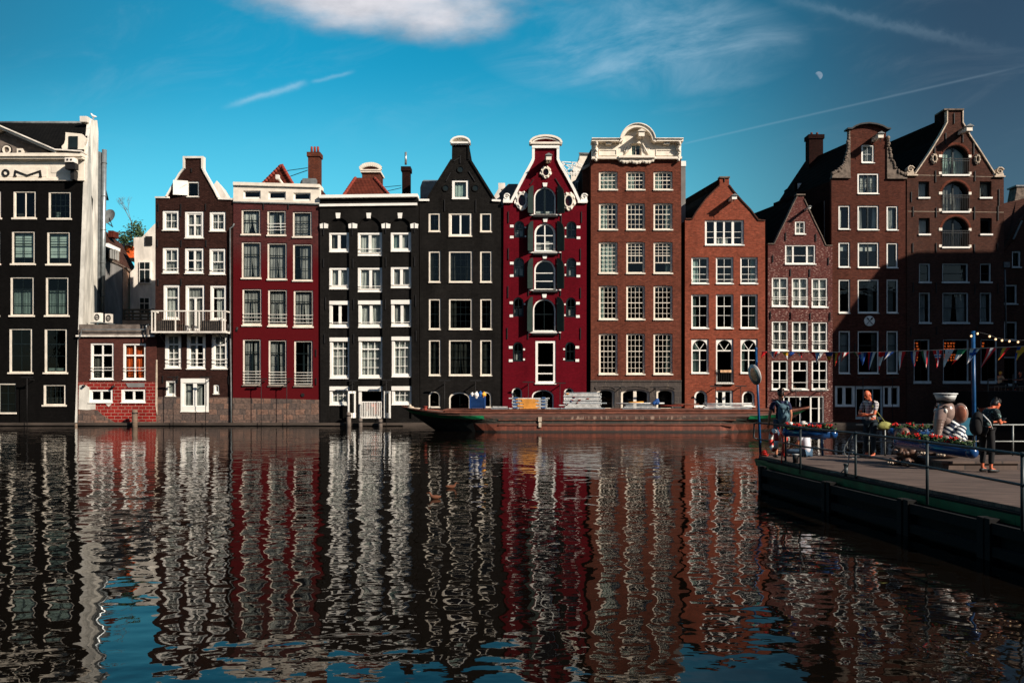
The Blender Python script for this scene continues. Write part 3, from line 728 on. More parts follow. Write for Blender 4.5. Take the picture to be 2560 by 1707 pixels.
# ================================================================ HOUSE 3: brown neck gable
H = House('canal_house', 'dark brown brick house with white edged neck gable and pale balcony', 'house', 390, 583, .03, 12, -.02)
st = dict(fm='white', sm='white', ft=5.5, fb=5.5, st=2.0, rec=.06, sillm='oldwhite', sp=.5, sh=1.5, bt=1.3)
H.win('B1', 378, 405, 510, 580, **dict(st, ft=3, ftop=4, fb=4, sm='dsash', st=1))
H.win('B1', 112, 722, 292, 945, cols=2, rows=[.5], cur='split', cm='curtaing', **st)
H.win('B1', 355, 730, 562, 1030, mull=[(.5, 4)], tr=[(.5, 3.5)], cur='split', cm='curtaing', **dict(st, st=3))
H.win('B1', 625, 735, 800, 955, cols=2, rows=[.5], cur='split', cm='curtaing', **st)
H.win('B1', 113, 1125, 292, 1412, cols=2, vspan=(0, .5), tr=[.5], rails=[.80], cur='split', cm='curtaing', **st)
H.win('B1', 355, 1130, 562, 1415, mull=[(.5, 5)], tr=[(.47, 2.5)], rails=[.80], cur='right', cm='curtaing', **st)
H.win('B1', 622, 1135, 800, 1425, cols=2, vspan=(0, .5), tr=[.5], rails=[.80], cur='split', cm='curtaing', **st)
H.win('B2', 115, 48, 285, 412, tr=[.34], cur='most', **st)
H.win('B2', 342, 50, 540, 525, name='door', mull=[(.5, 5, .27, 1)], tr=[.25], cur='full', cm='curtaing', **st)
H.win('B2', 598, 52, 765, 420, tr=[.34], cur='mostr', **st)
H.win('B2', 130, 545, 300, 915, cols=2, rows=[.56, .76], tr=[(.28, 4)], rails=[.72, .82], cur='full', cm='curtaing', **dict(st, ft=7))
H.win('B2', 355, 545, 552, 920, mull=[(.5, 4.5)], rows=[.56], tr=[(.28, 4)], rails=[.72, .82], cur='l3', cm='curtaing', **dict(st, ft=7))
H.win('B2', 612, 550, 780, 920, cols=2, rows=[.56, .76], tr=[(.28, 4)], rails=[.72, .82], cur='full', cm='curtaing', **dict(st, ft=7))
H.win('B2', 140, 1035, 245, 1200, cur='full', cm='curtain', **dict(st, ft=4))
H.win('B2', 295, 1015, 585, 1360, name='door', mull=[(.5, 9), (.06, 4), (.94, 4)], cur=[(0, .34, 0, .34, 0, 1), (.5, .80, .5, .80, 0, 1)], cm='curtaing', fb=14, ftop=11, rec=-.02, **{k: v for k, v in st.items() if k not in ('fb', 'rec')})
H.win('B2', 632, 1075, 692, 1178, arch='seg', ry=2.5, cur='full', cm='curtaint', **dict(st, ft=3.5))
dx0, dx1, dyb = 451, 522.5, 1031
gb = cc('B1', (150, 590), (195, 510), (250, 415), (300, 330), (347, 272), (347, 150), (549, 150), (549, 272), (580, 335), (635, 430), (690, 530), (722, 598))
wall = [(388, 992), (450.5, 992), (450.5, 1032), (522.8, 1032), (522.8, 993), (580, 993), (584, 498)]+gb[::-1]+[(388, 496.5)]
H.region('wall', 'b_brown', wall)
H.region('stone_base', 'stone', [(387, 1085), (580, 1085), (580, 993), (522.8, 993), (522.8, 1032), (450.5, 1032), (450.5, 992), (387, 992)], y0=-.03)
H.finish(); H.skew = -.30; H.body('b_brown', 500)
H.skew = -.44; H.roof('tile_dk', gb, depth=9)
q_ = [at(*c('B1', *p_), D+4) for p_ in ((655, 470), (705, 398), (826, 590), (740, 604))]; g = MB(); g.add(q_+[p_+Vector((-.4, 3, 0)) for p_ in q_], [(0, 1, 2, 3), (7, 6, 5, 4), (0, 4, 5, 1), (1, 5, 6, 2), (2, 6, 7, 3), (3, 7, 4, 0)]).build('rear_parapet', 'oldwhite', H.o)
H.trim('coping', 'oldwhite', cc('B1', (35, 583), (190, 583)), 4.2, .1)
H.trim('coping', 'oldwhite', cc('B1', (152, 582), (195, 506), (250, 410), (300, 325), (350, 264)), 4.0, .1)
H.trim('coping', 'oldwhite', cc('B1', (350, 270), (350, 148), (551, 148), (551, 270)), 5.0, .12)
H.trim('coping', 'oldwhite', cc('B1', (548, 262), (580, 325), (635, 420), (690, 520), (722, 585)), 4.0, .1)
H.trim('coping', 'oldwhite', cc('B1', (722, 596), (888, 603)), 4.2, .1)
H.anchors('B1', [(68, 650, 730), (315, 650, 790), (585, 650, 730), (68, 845, 910), (60, 1040, 1120), (318, 1045, 1120), (590, 1045, 1120), (430, 265, 310), (68, 1470, 1540), (318, 1470, 1540)])
H.anchors('B2', [(112, 985, 1060), (262, 985, 1060), (790, 985, 1075)])
g = MB(); xs = PX(c('B1', 395, 0)[0]); z0_, z1_ = PZ(c('B1', 0, 560)[1]), PZ(c('B1', 0, 402)[1])
g.obox((xs-.52, D-.10, (z0_+z1_)/2), .50, .025, (z1_-z0_)/2, rz=R(14)); o_ = g.build('shutter', 'white', H.o)
g = MB(); g.bar((xs-.9, D-.16, z0_+.25), (xs-.1, D-.05, z1_-.25), .05); g.build('brace', 'oldwhite', o_)
# balcony
g = thing('balcony_parts', 'x', 'x'); bpy.data.objects.remove(g)
bl, br, bt_, bb = PX(394), PX(577), PZ(781), PZ(831)
g = MB(); g.box(bl, br, D-1.05, D+.02, bb-.10, bb+.02); bal = g.build('balcony', 'oldwhite', H.o)
g = MB()
for x in (bl+.05, PX(403.5), PX(453.5), PX(512), PX(569), br-.06): g.box(x-.042, x+.042, D-1.04, D-.98, bb, bt_)
g.box(bl, br, D-1.06, D-.96, bt_-.03, bt_+.045)
for x in (bl+.04, br-.04): g.box(x-.04, x+.04, D-.95, D, bt_-.05, bt_+.04); g.box(x-.04, x+.04, D-.95, D, bb, bb+.06)
g.build('railing', 'oldwhite', bal)
g = MB(); x = bl+.1
while x < br: g.box(x-.010, x+.010, D-1.02, D-1.0, bb, bt_); x += .15
g.build('baluster', 'dbone', bal)['label'] = 'thin pale balusters of the balcony'
g = MB()
for i in range(9): X = bl+.9+i*.62; g.loft([(X, D-.6, bb), (X+.1*math.sin(i), D-.6, bb+.45+.12*math.sin(i*3))], .09, 6)
g.box(bl+.35, PX(451), D-.85, D-.78, bb, bb+.78); g.box(PX(515), br-.35, D-.85, D-.78, bb, bb+.78); g.build('dark_clutter', 'iron', bal)  # dark panels put behind the railing in place of planters and clutter
g = MB()
for x in (bl+.5, br-.5): g.bar((x, D-.9, bb-.1), (x, D, bb-.7), .07)
g.build('bracket', 'iron', bal)
g = MB(); g.loft([(PX(587), D-.12, PZ(560)), (PX(584), D-.14, PZ(567)), (PX(577), D-.14, PZ(572)), (PX(577), D-.14, PZ(800)), (PX(579.5), D-.14, PZ(990)), (PX(579.5), D-.14, PZ(1060))], .055, 8)
tag(g.build('rain_pipe', 'pipe', H.o))
H3 = H
# ================================================================ HOUSE 4: dark red painted
H = House('canal_house', 'dark red painted house with white attic strip of three low windows', 'house', 584, 803, -.04, 12, -.02)
st = dict(fm='cream', sm='dsash', ft=3.6, fb=4.5, ftop=3, st=1.6, rec=.07, sp=1.2, sh=2.6, bt=1.0, gm='glass')
for a, cu, xt in ((975, 'tied', {}), (1255, 'gap', {}), (1533, 'full', {})):
    dy = (a-975)*.042
    if a == 975: H.win('B1', a, 715+dy, a+207, 995+dy, cols=2, tr=[.42], cur=cu, cm='curtain', **st)
    elif a == 1255: H.win('B1', a, 715+dy, a+205, 992+dy, mull=[(.5, 5)], cur='gap', rails=[.52, .64, .76], cm='curtain', **st)
    else: H.win('B1', a, 715+dy, a+208, 998+dy, cols=2, rows=[.55], tr=[(.36, 1.6), (.78, 1.6)], cur='full', cm='curtaing', **st)
    H.win('B1', a+2, 1067+dy, a+215, 1470+dy*1.1, cols=2, rows=[.68], tr=[.33], cur='split' if a != 1533 else 'mostr', cm='curtaing', **st)
for a, b, e in ((933, 1132, 0), (1198, 1396, 8), (1462, 1665, 16)):
    H.win('B2', a, 92+e, b, 475+e, tr=[.30], mull=[(.5, 1.6, .3, 1)], rails=[.67, .77, .87, ], rm='oldwhite', cur='split', cm='curtaing', **dict(st, fb=7))
    H.win('B2', a+5, 610+e, b-6, 1092+e*.6, cols=2, vspan=(0, .27), mull=[(.5, 4, .3, 1)], tr=[(.27, 2.2)], rows=[.52], rails=[.69, .75, .81, .87, .93], rm='oldwhite', cur='gap' if e < 16 else 'r3', cm='curtaing', **dict(st, sillm='conc'))
H.region('wall', 'b_h4', [(582.5, 994), (804.5, 999), (800.5, 512), (584, 507)])
H.region('stone_base', 'stone', [(582, 1085), (806, 1085), (804.5, 999), (582.5, 994)], y0=-.03)
H.win('B1', 1000, 514, 1188, 600, **dict(st, fm='white', sill=False, st=.5, rec=.02)); H.win('B1', 1272, 524, 1462, 610, **dict(st, fm='white', sill=False, st=.5, rec=.02)); H.win('B1', 1545, 536, 1732, 622, **dict(st, fm='white', sill=False, st=.5, rec=.02))
H.region('attic_wall', 'cream', [(584.5, 504), (800.5, 510), (800.5, 466), (585, 460)], y0=-.08)
H.finish(); MB().prism([(584.5, 1085), (803, 1085), (800, 470), (585, 465)], .24, 12, skew=-.02, front=False).build('side_wall', 'b_h4', H.o)
H.trim('cornice', 'cream', [(585.5, 461), (801, 467)], 8, .22, 1.0); H.trim('cornice_lip', 'oldwhite', [(584.5, 466.5), (801, 473)], 2.5, .12)
H.trim('lead_band', 'lead', [(584, 505.5), (801, 511.5)], 3, .10)
H.anchors('B1', [(1218, 645, 715), (1488, 645, 715)]); H.anchors('B2', [(1695, 715, 790), (1695, 1010, 1080)])
vnt = c('B2', 1557, 1185); H.plate('wall_vent', 'iron', circle_px(vnt[0], vnt[1], 4.5, 12), .05)
# tiled roof end, chimney
MB().add([at(657, 458, D+2), at(733, 463, D+2), at(703, 412, D+2.2), at(703, 412, D+9), at(657, 460, D+9), at(733, 463, D+9)], [(0, 1, 2), (0, 2, 3, 4), (1, 5, 3, 2)]).build('roof', 'tile_red', H.o)
RR = M['ridge_red'] = mat('red_ridge_tiles', (.22, .032, .018), .75, var=.4, scale=6)
g = MB(); pa, pb, pc = at(657, 460, D+1.9), at(704, 413, D+2.1), at(733, 463, D+1.9)
for a_, b_ in ((pa, pb), (pb, pc)):
    for i in range(8): g.loft([a_.lerp(b_, i/8), a_.lerp(b_, (i+.93)/8)], [.15, .12], 8)
g.build('ridge_tile', 'ridge_red', H.o)
g = MB(); a_ = c('B1', 1360, 355); b_ = c('B1', 1405, 435)
g.bar((PX(a_[0]), D+.2, PZ(a_[1])), (PX(b_[0]), D+1.2, PZ(b_[1])), .12); g.box(PX(a_[0])-.12, PX(a_[0])+.12, D+.05, D+.35, PZ(a_[1])-.15, PZ(a_[1])+.15); g.build('hoist_beam', 'oldwhite', H.o)
def chimney(x0, x1, y0, y1, d, m, pots, parent, potm='ridge_red', flare=.08, pot_h=1.0):
    a_, b_ = at(x0, y1, d), at(x1, y0, d); g = MB(); g.box(a_.x, b_.x, d, d+.8, a_.z-.5, b_.z)
    g.box(a_.x-flare, b_.x+flare, d-flare, d+.8+flare, b_.z-.35, b_.z-.02); o = g.build('chimney', m, parent)
    for i in range(pots):
        X = a_.x+(b_.x-a_.x)*(i+.75)/(pots+.5); MB().loft([(X, d+.4, b_.z-.02), (X, d+.4, b_.z+pot_h*.5), (X, d+.4, b_.z+pot_h*.52), (X, d+.4, b_.z+pot_h*.42)], [.10, .085, .05, .05], 10).build('chimney_pot', potm, o)
    return o
ch = chimney(770, 798, 380, 470, D+3, 'b_chim', 3, H.o, pot_h=1.0)
g = MB(); p = at(769, 420, D+3.2); g.bar(p, at(718, 427, D+4), .04); g.bar(at(769, 426, D+3.2), at(726, 441, D+4), .04); g.build('stay_rod', 'iron', ch)
p = at(775, 458, D+2.8); MB().obox(p, .5, .3, .28).ell(p+Vector((-.45, 0, -.1)), (.3, .3, .4)).build('lead_flashing', 'lead', ch)
# ================================================================ HOUSE 5: black with white arches
H = House('canal_house', 'black house with three arched bays white keystones and thick white window frames', 'house', 803, 1049, .0, 12, .0)
st = dict(fm='white', sm='white', ft=6.2, fb=7.5, ftop=4.8, st=1.6, rec=-.02, sp=.4, sh=1.5, bt=1.2)
R5 = .16      # recessed bay depth
st['rec'] = .02
def w5(k, a, b, c_, d_, **kw): H.win(k, a, b, c_, d_, **dict(st, **kw))
w5('C1', 127, 997, 346, 1200, mull=[(.5, 7)], cur=[(0, .4, 0, .4, 0, 1)], cm='curtainp')
w5('C1', 425, 997, 687, 1238, mull=[(.5, 7)], cur='full', rails=[.70, .86])
w5('C1', 766, 995, 982, 1195, mull=[(.5, 7)], cur=[(0, .5, 0, .5, 0, 1, 'curtaint'), (.52, .9, .52, .8, 0, 1)], cm='curtain')
w5('C1', 134, 1360, 351, 1582, mull=[(.5, 7)], rails=[.82], cur='split')
w5('C1', 432, 1358, 692, 1611, mull=[(.5, 7)], rails=[.76, .86], cur='gap')
w5('C1', 772, 1352, 990, 1570, mull=[(.5, 7)], rails=[.84], cur='full', cm='curtaing')
w5('C2', 131, 207, 337, 469, mull=[(.5, 7)], rails=[.80], head=9)
w5('C2', 416, 204, 662, 468, mull=[(.5, 7)], rails=[.80], cur='split', head=9)
w5('C2', 738, 198, 946, 459, mull=[(.5, 7)], rails=[.82], cur='full', cm='curtaing', head=10)
w5('C2', 136, 566, 340, 967, cols=3, rows=[.46, .73], tr=[(.24, 3)], cur='most', cm='curtain', head=9)
w5('C2', 419, 562, 663, 964, cols=3, rows=[.53, .78], tr=[(.27, 3)], cur='full', cm='curtain', head=9)
w5('C2', 743, 557, 947, 951, cols=3, rows=[.51, .77], tr=[(.25, 3)], cur='full', cm='curtain', head=9)
w5('C2', 134, 1044, 343, 1227, cols=3, rows=[.5], cur='full', cm='curtain', head=10)
w5('C2', 743, 1042, 947, 1224, cols=3, rows=[.5], cur='full', cm='curtain', head=10)
w5('C2', 418, 1044, 668, 1360, name='door', cols=1, open=True, ftop=12, sill=False, head=11, st=0, ft=7)
x0, x1 = 802, 1047
wl = [(803, 1085), (1049, 1085), (1046, 497), (801, 500)]
# back plane carries the windows; piers and arches stand proud
H.region('wall', 'b_black', wl, y0=0.0)
H.finish(); H.body('b_black', 500)
bays = [(c('C1', 137, 0)[0], c('C1', 345, 0)[0], c('C1', 0, 850)[1], 822, 877), (c('C1', 432, 0)[0], c('C1', 685, 0)[0], c('C1', 0, 840)[1], 895, 958), (c('C1', 772, 0)[0], c('C1', 984, 0)[0], c('C1', 0, 850)[1], 979, 1031)]
outer = [(802, 1056), (1048, 1056), (1046, 497), (801, 500)]
holes = []
for a_, b_, t_, c_, d_ in bays:
    r_ = (b_-a_)/2; ho = [(a_+1, 1046), (b_+1, 1046)]+[((a_+b_)/2+r_*math.cos(math.pi*k/14), t_+r_*1.02-r_*1.02*math.sin(math.pi*k/14)) for k in range(15)]; holes.append(ho)
MB().prism(outer, -R5, -.005, holes).build('arcade_wall', 'b_black', H.o)
H.trim('cornice', 'white', cc('C1', (45, 638), (1055, 625)), 7.5, .42, .6); H.trim('string_course', 'white', cc('C1', (45, 724), (1048, 712)), 6, .30, .1)
for x in (233, 548, 870): a_, b_ = x-24, x+24; H.plate('keystone', 'white', cc('C1', (x-19, 856), (x+18, 856), (x+25, 800), (x-24, 800)), R5+.05, 0)
for x, w0, w1 in ((88, -42, 44), (385, -46, 46), (725, -46, 46), (1018, -42, 40)):
    H.plate('impost_block', 'white', cc('C1', (x+w0*.92, 958), (x+w1*.92, 958), (x+w1, 915), (x, 903), (x+w0, 915)), R5+.05, 0)
for k, lst in (('C1', [(85, 900, 1030), (378, 905, 1030), (723, 905, 1010), (1018, 905, 1000), (85, 1270, 1360), (388, 1270, 1365), (727, 1255, 1355), (1022, 1250, 1350)]),
               ('C2', [(100, 170, 290), (375, 190, 290), (683, 190, 290), (980, 150, 260), (90, 530, 620), (375, 530, 620), (985, 500, 600)])):
    yo = H.yo; H.yo = yo-R5; H.anchors(k, lst); H.yo = yo
# open french doors with balustrade
dr = H.w[-1]['obj']
for sx, hx, ang in ((-1, 894, 35), (1, 958, 35)):
    za, zb = PZ(1044), PZ(977.5); X = PX(hx); wd = .62; a_ = R(180-ang) if sx < 0 else R(ang)
    dirv = Vector((math.cos(a_), -math.sin(a_), 0)); p0 = Vector((X+sx*.10, D-.18, 0)); g = MB()
    for t in (.07, wd-.07): p = p0+dirv*t; g.bar((p.x, p.y, za), (p.x, p.y, zb), .13, .06)
    for z_, h_ in ((za+.18, .36), (zb-.08, .16)): 
        q0, q1 = p0, p0+dirv*wd; g.bar((q0.x, q0.y, z_), (q1.x, q1.y, z_), .055, h_)
    dl = g.build('door_leaf', 'white', dr)
    q0, q1 = p0+dirv*.1, p0+dirv*(wd-.1)
    MB().add([(q0.x, q0.y, za+.3), (q1.x, q1.y, za+.3), (q1.x, q1.y, zb-.1), (q0.x, q0.y, zb-.1)], [(0, 1, 2, 3)]).build('pane', 'glass', dl)
g = MB(); xa, xb, za, zb = PX(904), PX(954), PZ(1043), PZ(1004)
g.box(xa, xb, D-.24, D-.18, zb-.05, zb+.02); g.box(xa, xb, D-.24, D-.18, za-.06, za+.03)
for i in range(13): X = xa+(xb-xa)*i/12; g.box(X-.025, X+.025, D-.23, D-.19, za, zb)
g.build('balustrade', 'white', dr)
M['orange_cloth'] = mat('orange_cloth', (.75, .16, .04), .9, var=.2); M['white_cloth'] = mat('white_cloth', (.7, .7, .68), .9, var=.15)
t_ = thing('towel', 'white towel and orange cloths drying behind the white balustrade of the black house', 'towel', (PX(922), D-.1, PZ(1040)))
for i, (x, m_, w_, h_) in enumerate(((917, 'white_cloth', .16, 1.0), (921, 'orange_cloth', .10, .6), (941, 'orange_cloth', .17, .85), (932, 'orange_cloth', .12, .3))):
    g = MB(); X = PX(x); n = 6; vs = [(X-w_+2*w_*j/n, D-.13+.03*math.sin(j*2+i), PZ(1006)-h_*k) for k in range(2) for j in range(n+1)]
    g.add(vs, [(j, j+1, n+2+j, n+1+j) for j in range(n)], 0, True); g.build('cloth', m_, t_, recalc=False)
# roof end, lantern gable, chimney
a_ = lambda x, y, d: at(*c('C1', x, y), D+d)
MB().add([a_(280, 625, 1.2), a_(765, 625, 1.2), a_(600, 432, 4), a_(405, 432, 4), a_(600, 440, 11), a_(405, 440, 11), a_(765, 625, 12), a_(280, 625, 12)], [(0, 1, 2, 3), (3, 2, 4, 5), (1, 6, 4, 2), (0, 3, 5, 7)]).build('roof', 'tile_red', H.o)
for p, q in (((280, 622, 1.1), (408, 432, 3.9)), ((765, 622, 1.1), (602, 432, 3.9))):
    A_, B_ = a_(*p), a_(*q); g = MB()
    for i in range(9): g.loft([A_.lerp(B_, i/9), A_.lerp(B_, (i+.96)/9)], [.13, .11], 8)
    g.build('ridge_tile', 'ridge_red', H.o)
sk = (D+4.3)/D
g = MB(); p0, p1 = a_(475, 480, 4.3), a_(655, 378, 4.3); g.box(p0.x, p1.x, D+4.3, D+6, p0.z, p1.z); lg = g.build('rooftop_gable', 'b_chim', H.o)
g = MB(); g.box(p0.x-.1, p1.x+.1, D+4.15, D+6.1, p1.z-.02, p1.z+.14); 
cx_ = (p0.x+p1.x)/2; rx = (p1.x-p0.x)/2+.12; zz = p1.z+.2; n = 14
for i in range(n):
    t0, t1 = math.pi*i/n, math.pi*(i+1)/n
    g.bar((cx_+rx*math.cos(t0), D+4.25, zz+.42*math.sin(t0)), (cx_+rx*math.cos(t1), D+4.25, zz+.42*math.sin(t1)), .14, .3)
g.box(cx_-rx, cx_+rx, D+4.1, D+4.4, zz-.1, zz); g.build('gable_cap', 'cream', lg)
g = MB(); vs = [(cx_+rx*.95*math.cos(math.pi*i/n), D+4.36, zz+.38*math.sin(math.pi*i/n)) for i in range(n+1)]; g.add(vs, [tuple(range(n+1))]); g.build('tympanum', 'b_h8', lg)
ch = chimney(1005, 1024, 416, 490, D+3, 'b_dchim', 0, H.o)
MB().loft([at(1014.5, 412, D+3.4), at(1014.5, 381, D+3.4)], .09, 10).build('flue_pipe', 'zinc', ch)
g = MB(); g.bar(at(1003, 464, D+3.2), at(960, 468, D+4), .035); g.bar(at(1003, 470, D+3.2), at(968, 478, D+4), .035); g.build('stay_rod', 'iron', ch)
# ================================================================ HOUSE 6: black neck gable
H = House('canal_house', 'black neck gable house with white curved cap and three blind round openings', 'house', 1049, 1254, .10, 12, .0)
st = dict(fm='cream', sm='dsash', ft=3.6, fb=4.8, ftop=4.0, st=1.0, rec=.06, sp=.4, sh=1.8, bt=.6, gm='glassd')
H.win('C1', 1403, 450, 1575, 650, cur='full', cm='curtaint', **dict(st, ft=6.5, fb=6, ftop=5, fm='white', gm='glass'))
H.win('C1', 1160, 790, 1282, 990, cols=2, rows=[.33, .66], **dict(st, ft=4.5, gm='glass'))
H.win('C1', 1368, 790, 1610, 1037, mull=[(.5, 4)], **dict(st, ft=5.5, sm='white', st=1.6, gm='glass'))
H.win('C1', 1693, 790, 1815, 992, cols=2, rows=[.33, .66], **dict(st, ft=4.5, gm='glass'))
for k, y0_, y1_, cu in (('C1', 1183, 1513, None), ('C2', 180, 488, 1), ('C2', 583, 940, 2)):
    s_ = 1.0
    xx = ((1162, 1284), (1370, 1612), (1693, 1815)) if k == 'C1' else ((1105, 1221), (1302, 1530), (1610, 1726))
    for j, (a_, b_) in enumerate(xx):
        H.win(k, a_, y0_, b_, y1_, cols=2 if j != 1 else 4, rows=[.25, .75], tr=[(.5, 1.2)], cur={0: 'sides' if j else 'l3', 1: ['right', 'l3', 'right'][j], 2: ['full', 'split', 'full'][j]}[cu or 0], cm='curtainp', **st)
H.win('C2', 1103, 1085, 1216, 1250, arch='round', fb2=1, **dict(st, ft=3.2, fb=3, bt=0))
H.win('C2', 1303, 1095, 1512, 1285, arch='seg', ry=16, name='door', cols=2, **dict(st, ft=3.6, fb=1, sill=False))
H.win('C2', 1618, 1090, 1718, 1250, arch='round', **dict(st, ft=3.2, fb=3, bt=0))
gb = cc('C1', (1137, 672), (1400, 245), (1402, 92), (1580, 92), (1578, 240), (1850, 672))
H.region('wall', 'b_black', [(1050.5, 1085), (1257, 1085), (1252, 505)]+gb[::-1]+[(1048, 503)])
H.finish(); H.body('b_black', 508); H.roof('tile_dk', gb)
H.trim('coping', 'white', cc('C1', (1062, 662), (1168, 662)), 5, .14); H.trim('coping', 'white', cc('C1', (1815, 664), (1905, 668)), 5, .14)
H.trim('gable_edge', 'b_black', cc('C1', (1150, 640), (1398, 240)), 4, .08); H.trim('gable_edge', 'b_black', cc('C1', (1590, 245), (1846, 655)), 5, .10)
H.trim('gable_edge', 'b_black', cc('C1', (1572, 95), (1572, 240)), 4, .08)
def cap(H, k, x0, x1, ytop, ybase, m, mt, lip=20, thick=5):
    a_, b_ = c(k, x0, ybase), c(k, x1, ytop); cx = (a_[0]+b_[0])/2; rx = (b_[0]-a_[0])/2; ry = a_[1]-b_[1]
    arc = arc_px(cx, a_[1], rx, ry, 180, 0, 14)
    H.plate('gable_cap_panel', mt, arc_px(cx, a_[1], rx-2, ry-2, 0, 180, 14), .02, .3)
    H.trim('gable_cap', m, arc, thick, .28, .34); H.trim('gable_cap', m, [(a_[0]-1.5, a_[1]), (b_[0]+1.5, a_[1])], thick, .24, .34)
cap(H, 'C1', 1392, 1588, 14, 74, 'white', 'cream', thick=4.2)
H.trim('neck_moulding', 'white', cc('C1', (1400, 88), (1582, 88)), 2.6, .14)
for x, y in ((1490, 343), (1338, 535), (1645, 535)):
    p = c('C1', x, y); o_ = MB().ring(circle_px(p[0], p[1], 9, 20), circle_px(p[0], p[1], 7, 20), .10-.06, .2).build('round_niche', 'b_black', H.o)
    MB().prism(circle_px(p[0], p[1], 7.4, 20), .10-.012, .12).build('niche_back', 'dsash', o_)
H.anchors('C1', [(1487, 200, 280), (1327, 655, 775), (1650, 655, 785)])
g = MB()
for a_, b_ in (((1390, 375), (1340, 465)), ((1575, 360), (1640, 465)), ((1420, 260), (1480, 225))):
    a_, b_ = c('C1', *a_), c('C1', *b_); g.bar((PX(a_[0]), D+.06, PZ(a_[1])), (PX(b_[0]), D+.06, PZ(b_[1])), .06)
g.build('wall_anchor', 'iron', H.o)
# grey dormer behind the gable
a_ = lambda x, y, d: at(*c('C1', x, y), D+d)
MB().add([a_(1075, 655, 3), a_(1260, 655, 3), a_(1260, 470, 3), a_(1095, 470, 3), a_(1075, 530, 3), a_(1075, 655, 7), a_(1075, 530, 7), a_(1110, 455, 7), a_(1280, 455, 7)], [(0, 1, 2, 3, 4), (0, 4, 6, 5), (4, 3, 7, 6), (3, 2, 8, 7)]).build('dormer', 'lead', H.o)
H6 = H
# ================================================================ HOUSE 7: crimson spout gable
H = House('canal_house', 'crimson house with white edged gable and dark green shutters at arched doors', 'house', 1258, 1466, -.03, 12, .0)
st = dict(fm='white', sm='dsash', ft=3.2, fb=4, ftop=3, st=1.4, rec=.10, sp=1.5, sh=2.2, bt=1.0)
H.win('D1', 372, 620, 585, 900, arch='round', mull=[(.5, 4.5)], cur=[(.04, .42, .04, .42, .86, .94), (.56, .92, .56, .92, .86, .94)], cm='curtain', flat=1, **st)
H.win('D1', 376, 972, 583, 1258, arch='round', mull=[(.5, 3)], tr=[(.42, 2.0), (.72, 2.0)], sm='white', cur=[(.04, .4, .04, .4, .66, .98), (.55, .9, .5, .9, .62, .98)], cm='curtaing', flat=1, gm='glass', **{k: v for k, v in st.items() if k != 'sm'})
H.win('D1', 374, 1330, 583, 1632, arch='round', tr=[(.43, 2.0), (.72, 2.0)], **dict(st, sm='white', gm='glassd', st=.8))
H.win('D2', 362, 222, 584, 548, arch='round', mull=[(.5, 1.2)], tr=[(.47, 1.6)], **dict(st, gm='glassd'))
H.win('D2', 387, 633, 585, 1057, tr=[(.58, 3), (.80, 3)], **dict(st, ft=6, fb=7, ftop=6, sm='white', st=0, gm='glassd', rec=.04))
for k, lst in (('D1', [(178, 952, 278, 1115, 1), (690, 955, 788, 1125, 0), (173, 1310, 277, 1500, 1), (690, 1312, 786, 1500, 1)]), ('D2', [(168, 208, 270, 398, 1), (686, 210, 783, 403, 1), (165, 645, 265, 838, 1), (677, 645, 776, 838, 0)])):
    for a_, b_, c_, d_, q in lst: H.win(k, a_, b_, c_, d_, arch='round', cols=2, tr=[(.48, 1.5)], fm='dsash', cur=[(.04, .44, .04, .44, .56, .96), (.56, .96, .56, .96, .56, .96)] if q else None, cm='curtaing', flat=1, **{k2: v for k2, v in dict(st, ft=2.6, fb=3, sill=False, st=1.2, rec=.05).items() if k2 != 'fm'})
H.win('D2', 155, 1090, 255, 1245, arch='round', cur='full', cm='curtainp', **dict(st, ft=3.2, fb=2, sill=False, bt=0, gm='glassd'))
H.win('D2', 352, 1112, 566, 1325, arch='seg', ry=17, name='door', cols=2, **dict(st, ft=3.2, fb=1, sill=False, gm='glassd'))
H.win('D2', 667, 1095, 763, 1250, arch='round', cur='full', cm='curtainp', **dict(st, ft=3.2, fb=2, sill=False, bt=0, gm='glassd'))
gb = cc('D1', (150, 772), (210, 650), (290, 500), (350, 390), (372, 350), (375, 240), (598, 240), (602, 355), (625, 410), (690, 520), (760, 650), (815, 775))
H.region('wall', 'b_crim', [(1256, 1085), (1466, 1085), (1466.5, 509)]+gb[::-1]+[(1259.5, 508)])
H.finish(); H.body('b_brown', 512); H.roof('tile_dk', [(p[0], p[1]+3) for p in gb])
H.trim('coping', 'white', cc('D1', (150, 765), (212, 642), (290, 492), (350, 385), (366, 345), (366, 225)), 6.6, .14)
H.trim('coping', 'white', cc('D1', (607, 225), (607, 350), (630, 405), (692, 512), (762, 642), (818, 768)), 6.6, .14)
H.trim('neck_moulding', 'white', cc('D1', (352, 232), (620, 232)), 6.5, .18)
H.trim('shoulder_slab', 'white', cc('D1', (70, 768), (162, 768)), 5.5, .18); H.trim('shoulder_slab', 'white', cc('D1', (800, 770), (893, 770)), 5.5, .18)
scroll(H, 'D1', 103, 715, 33, 'white'); scroll(H, 'D1', 863, 717, 34, 'white')
cap(H, 'D1', 334, 640, 126, 196, 'cream', 'b_crim', thick=5.0)
H.trim('gable_cap', 'white', arc_px((c('D1', 487, 0))[0], c('D1', 0, 196)[1], 33, 12.5, 180, 0, 14), 2.6, .20, .3)
H.hoist(c('D1', 510, 0)[0], c('D1', 0, 370)[1], 10, 14, 1.1, 'cream')
cartouche(H, 'D1', 488, 478, 50, 58, 'cream'); cartouche(H, 'D1', 255, 755, 66, 92, 'oldwhite'); cartouche(H, 'D1', 712, 760, 62, 88, 'cream')
for k, x, y in (('D1', 480, 598), ('D1', 483, 944), ('D1', 478, 1302), ('D2', 474, 194)):
    H.plate('keystone', 'white', cc(k, (x-17, y+20), (x+17, y+20), (x+24, y-18), (x-24, y-18)), .07)
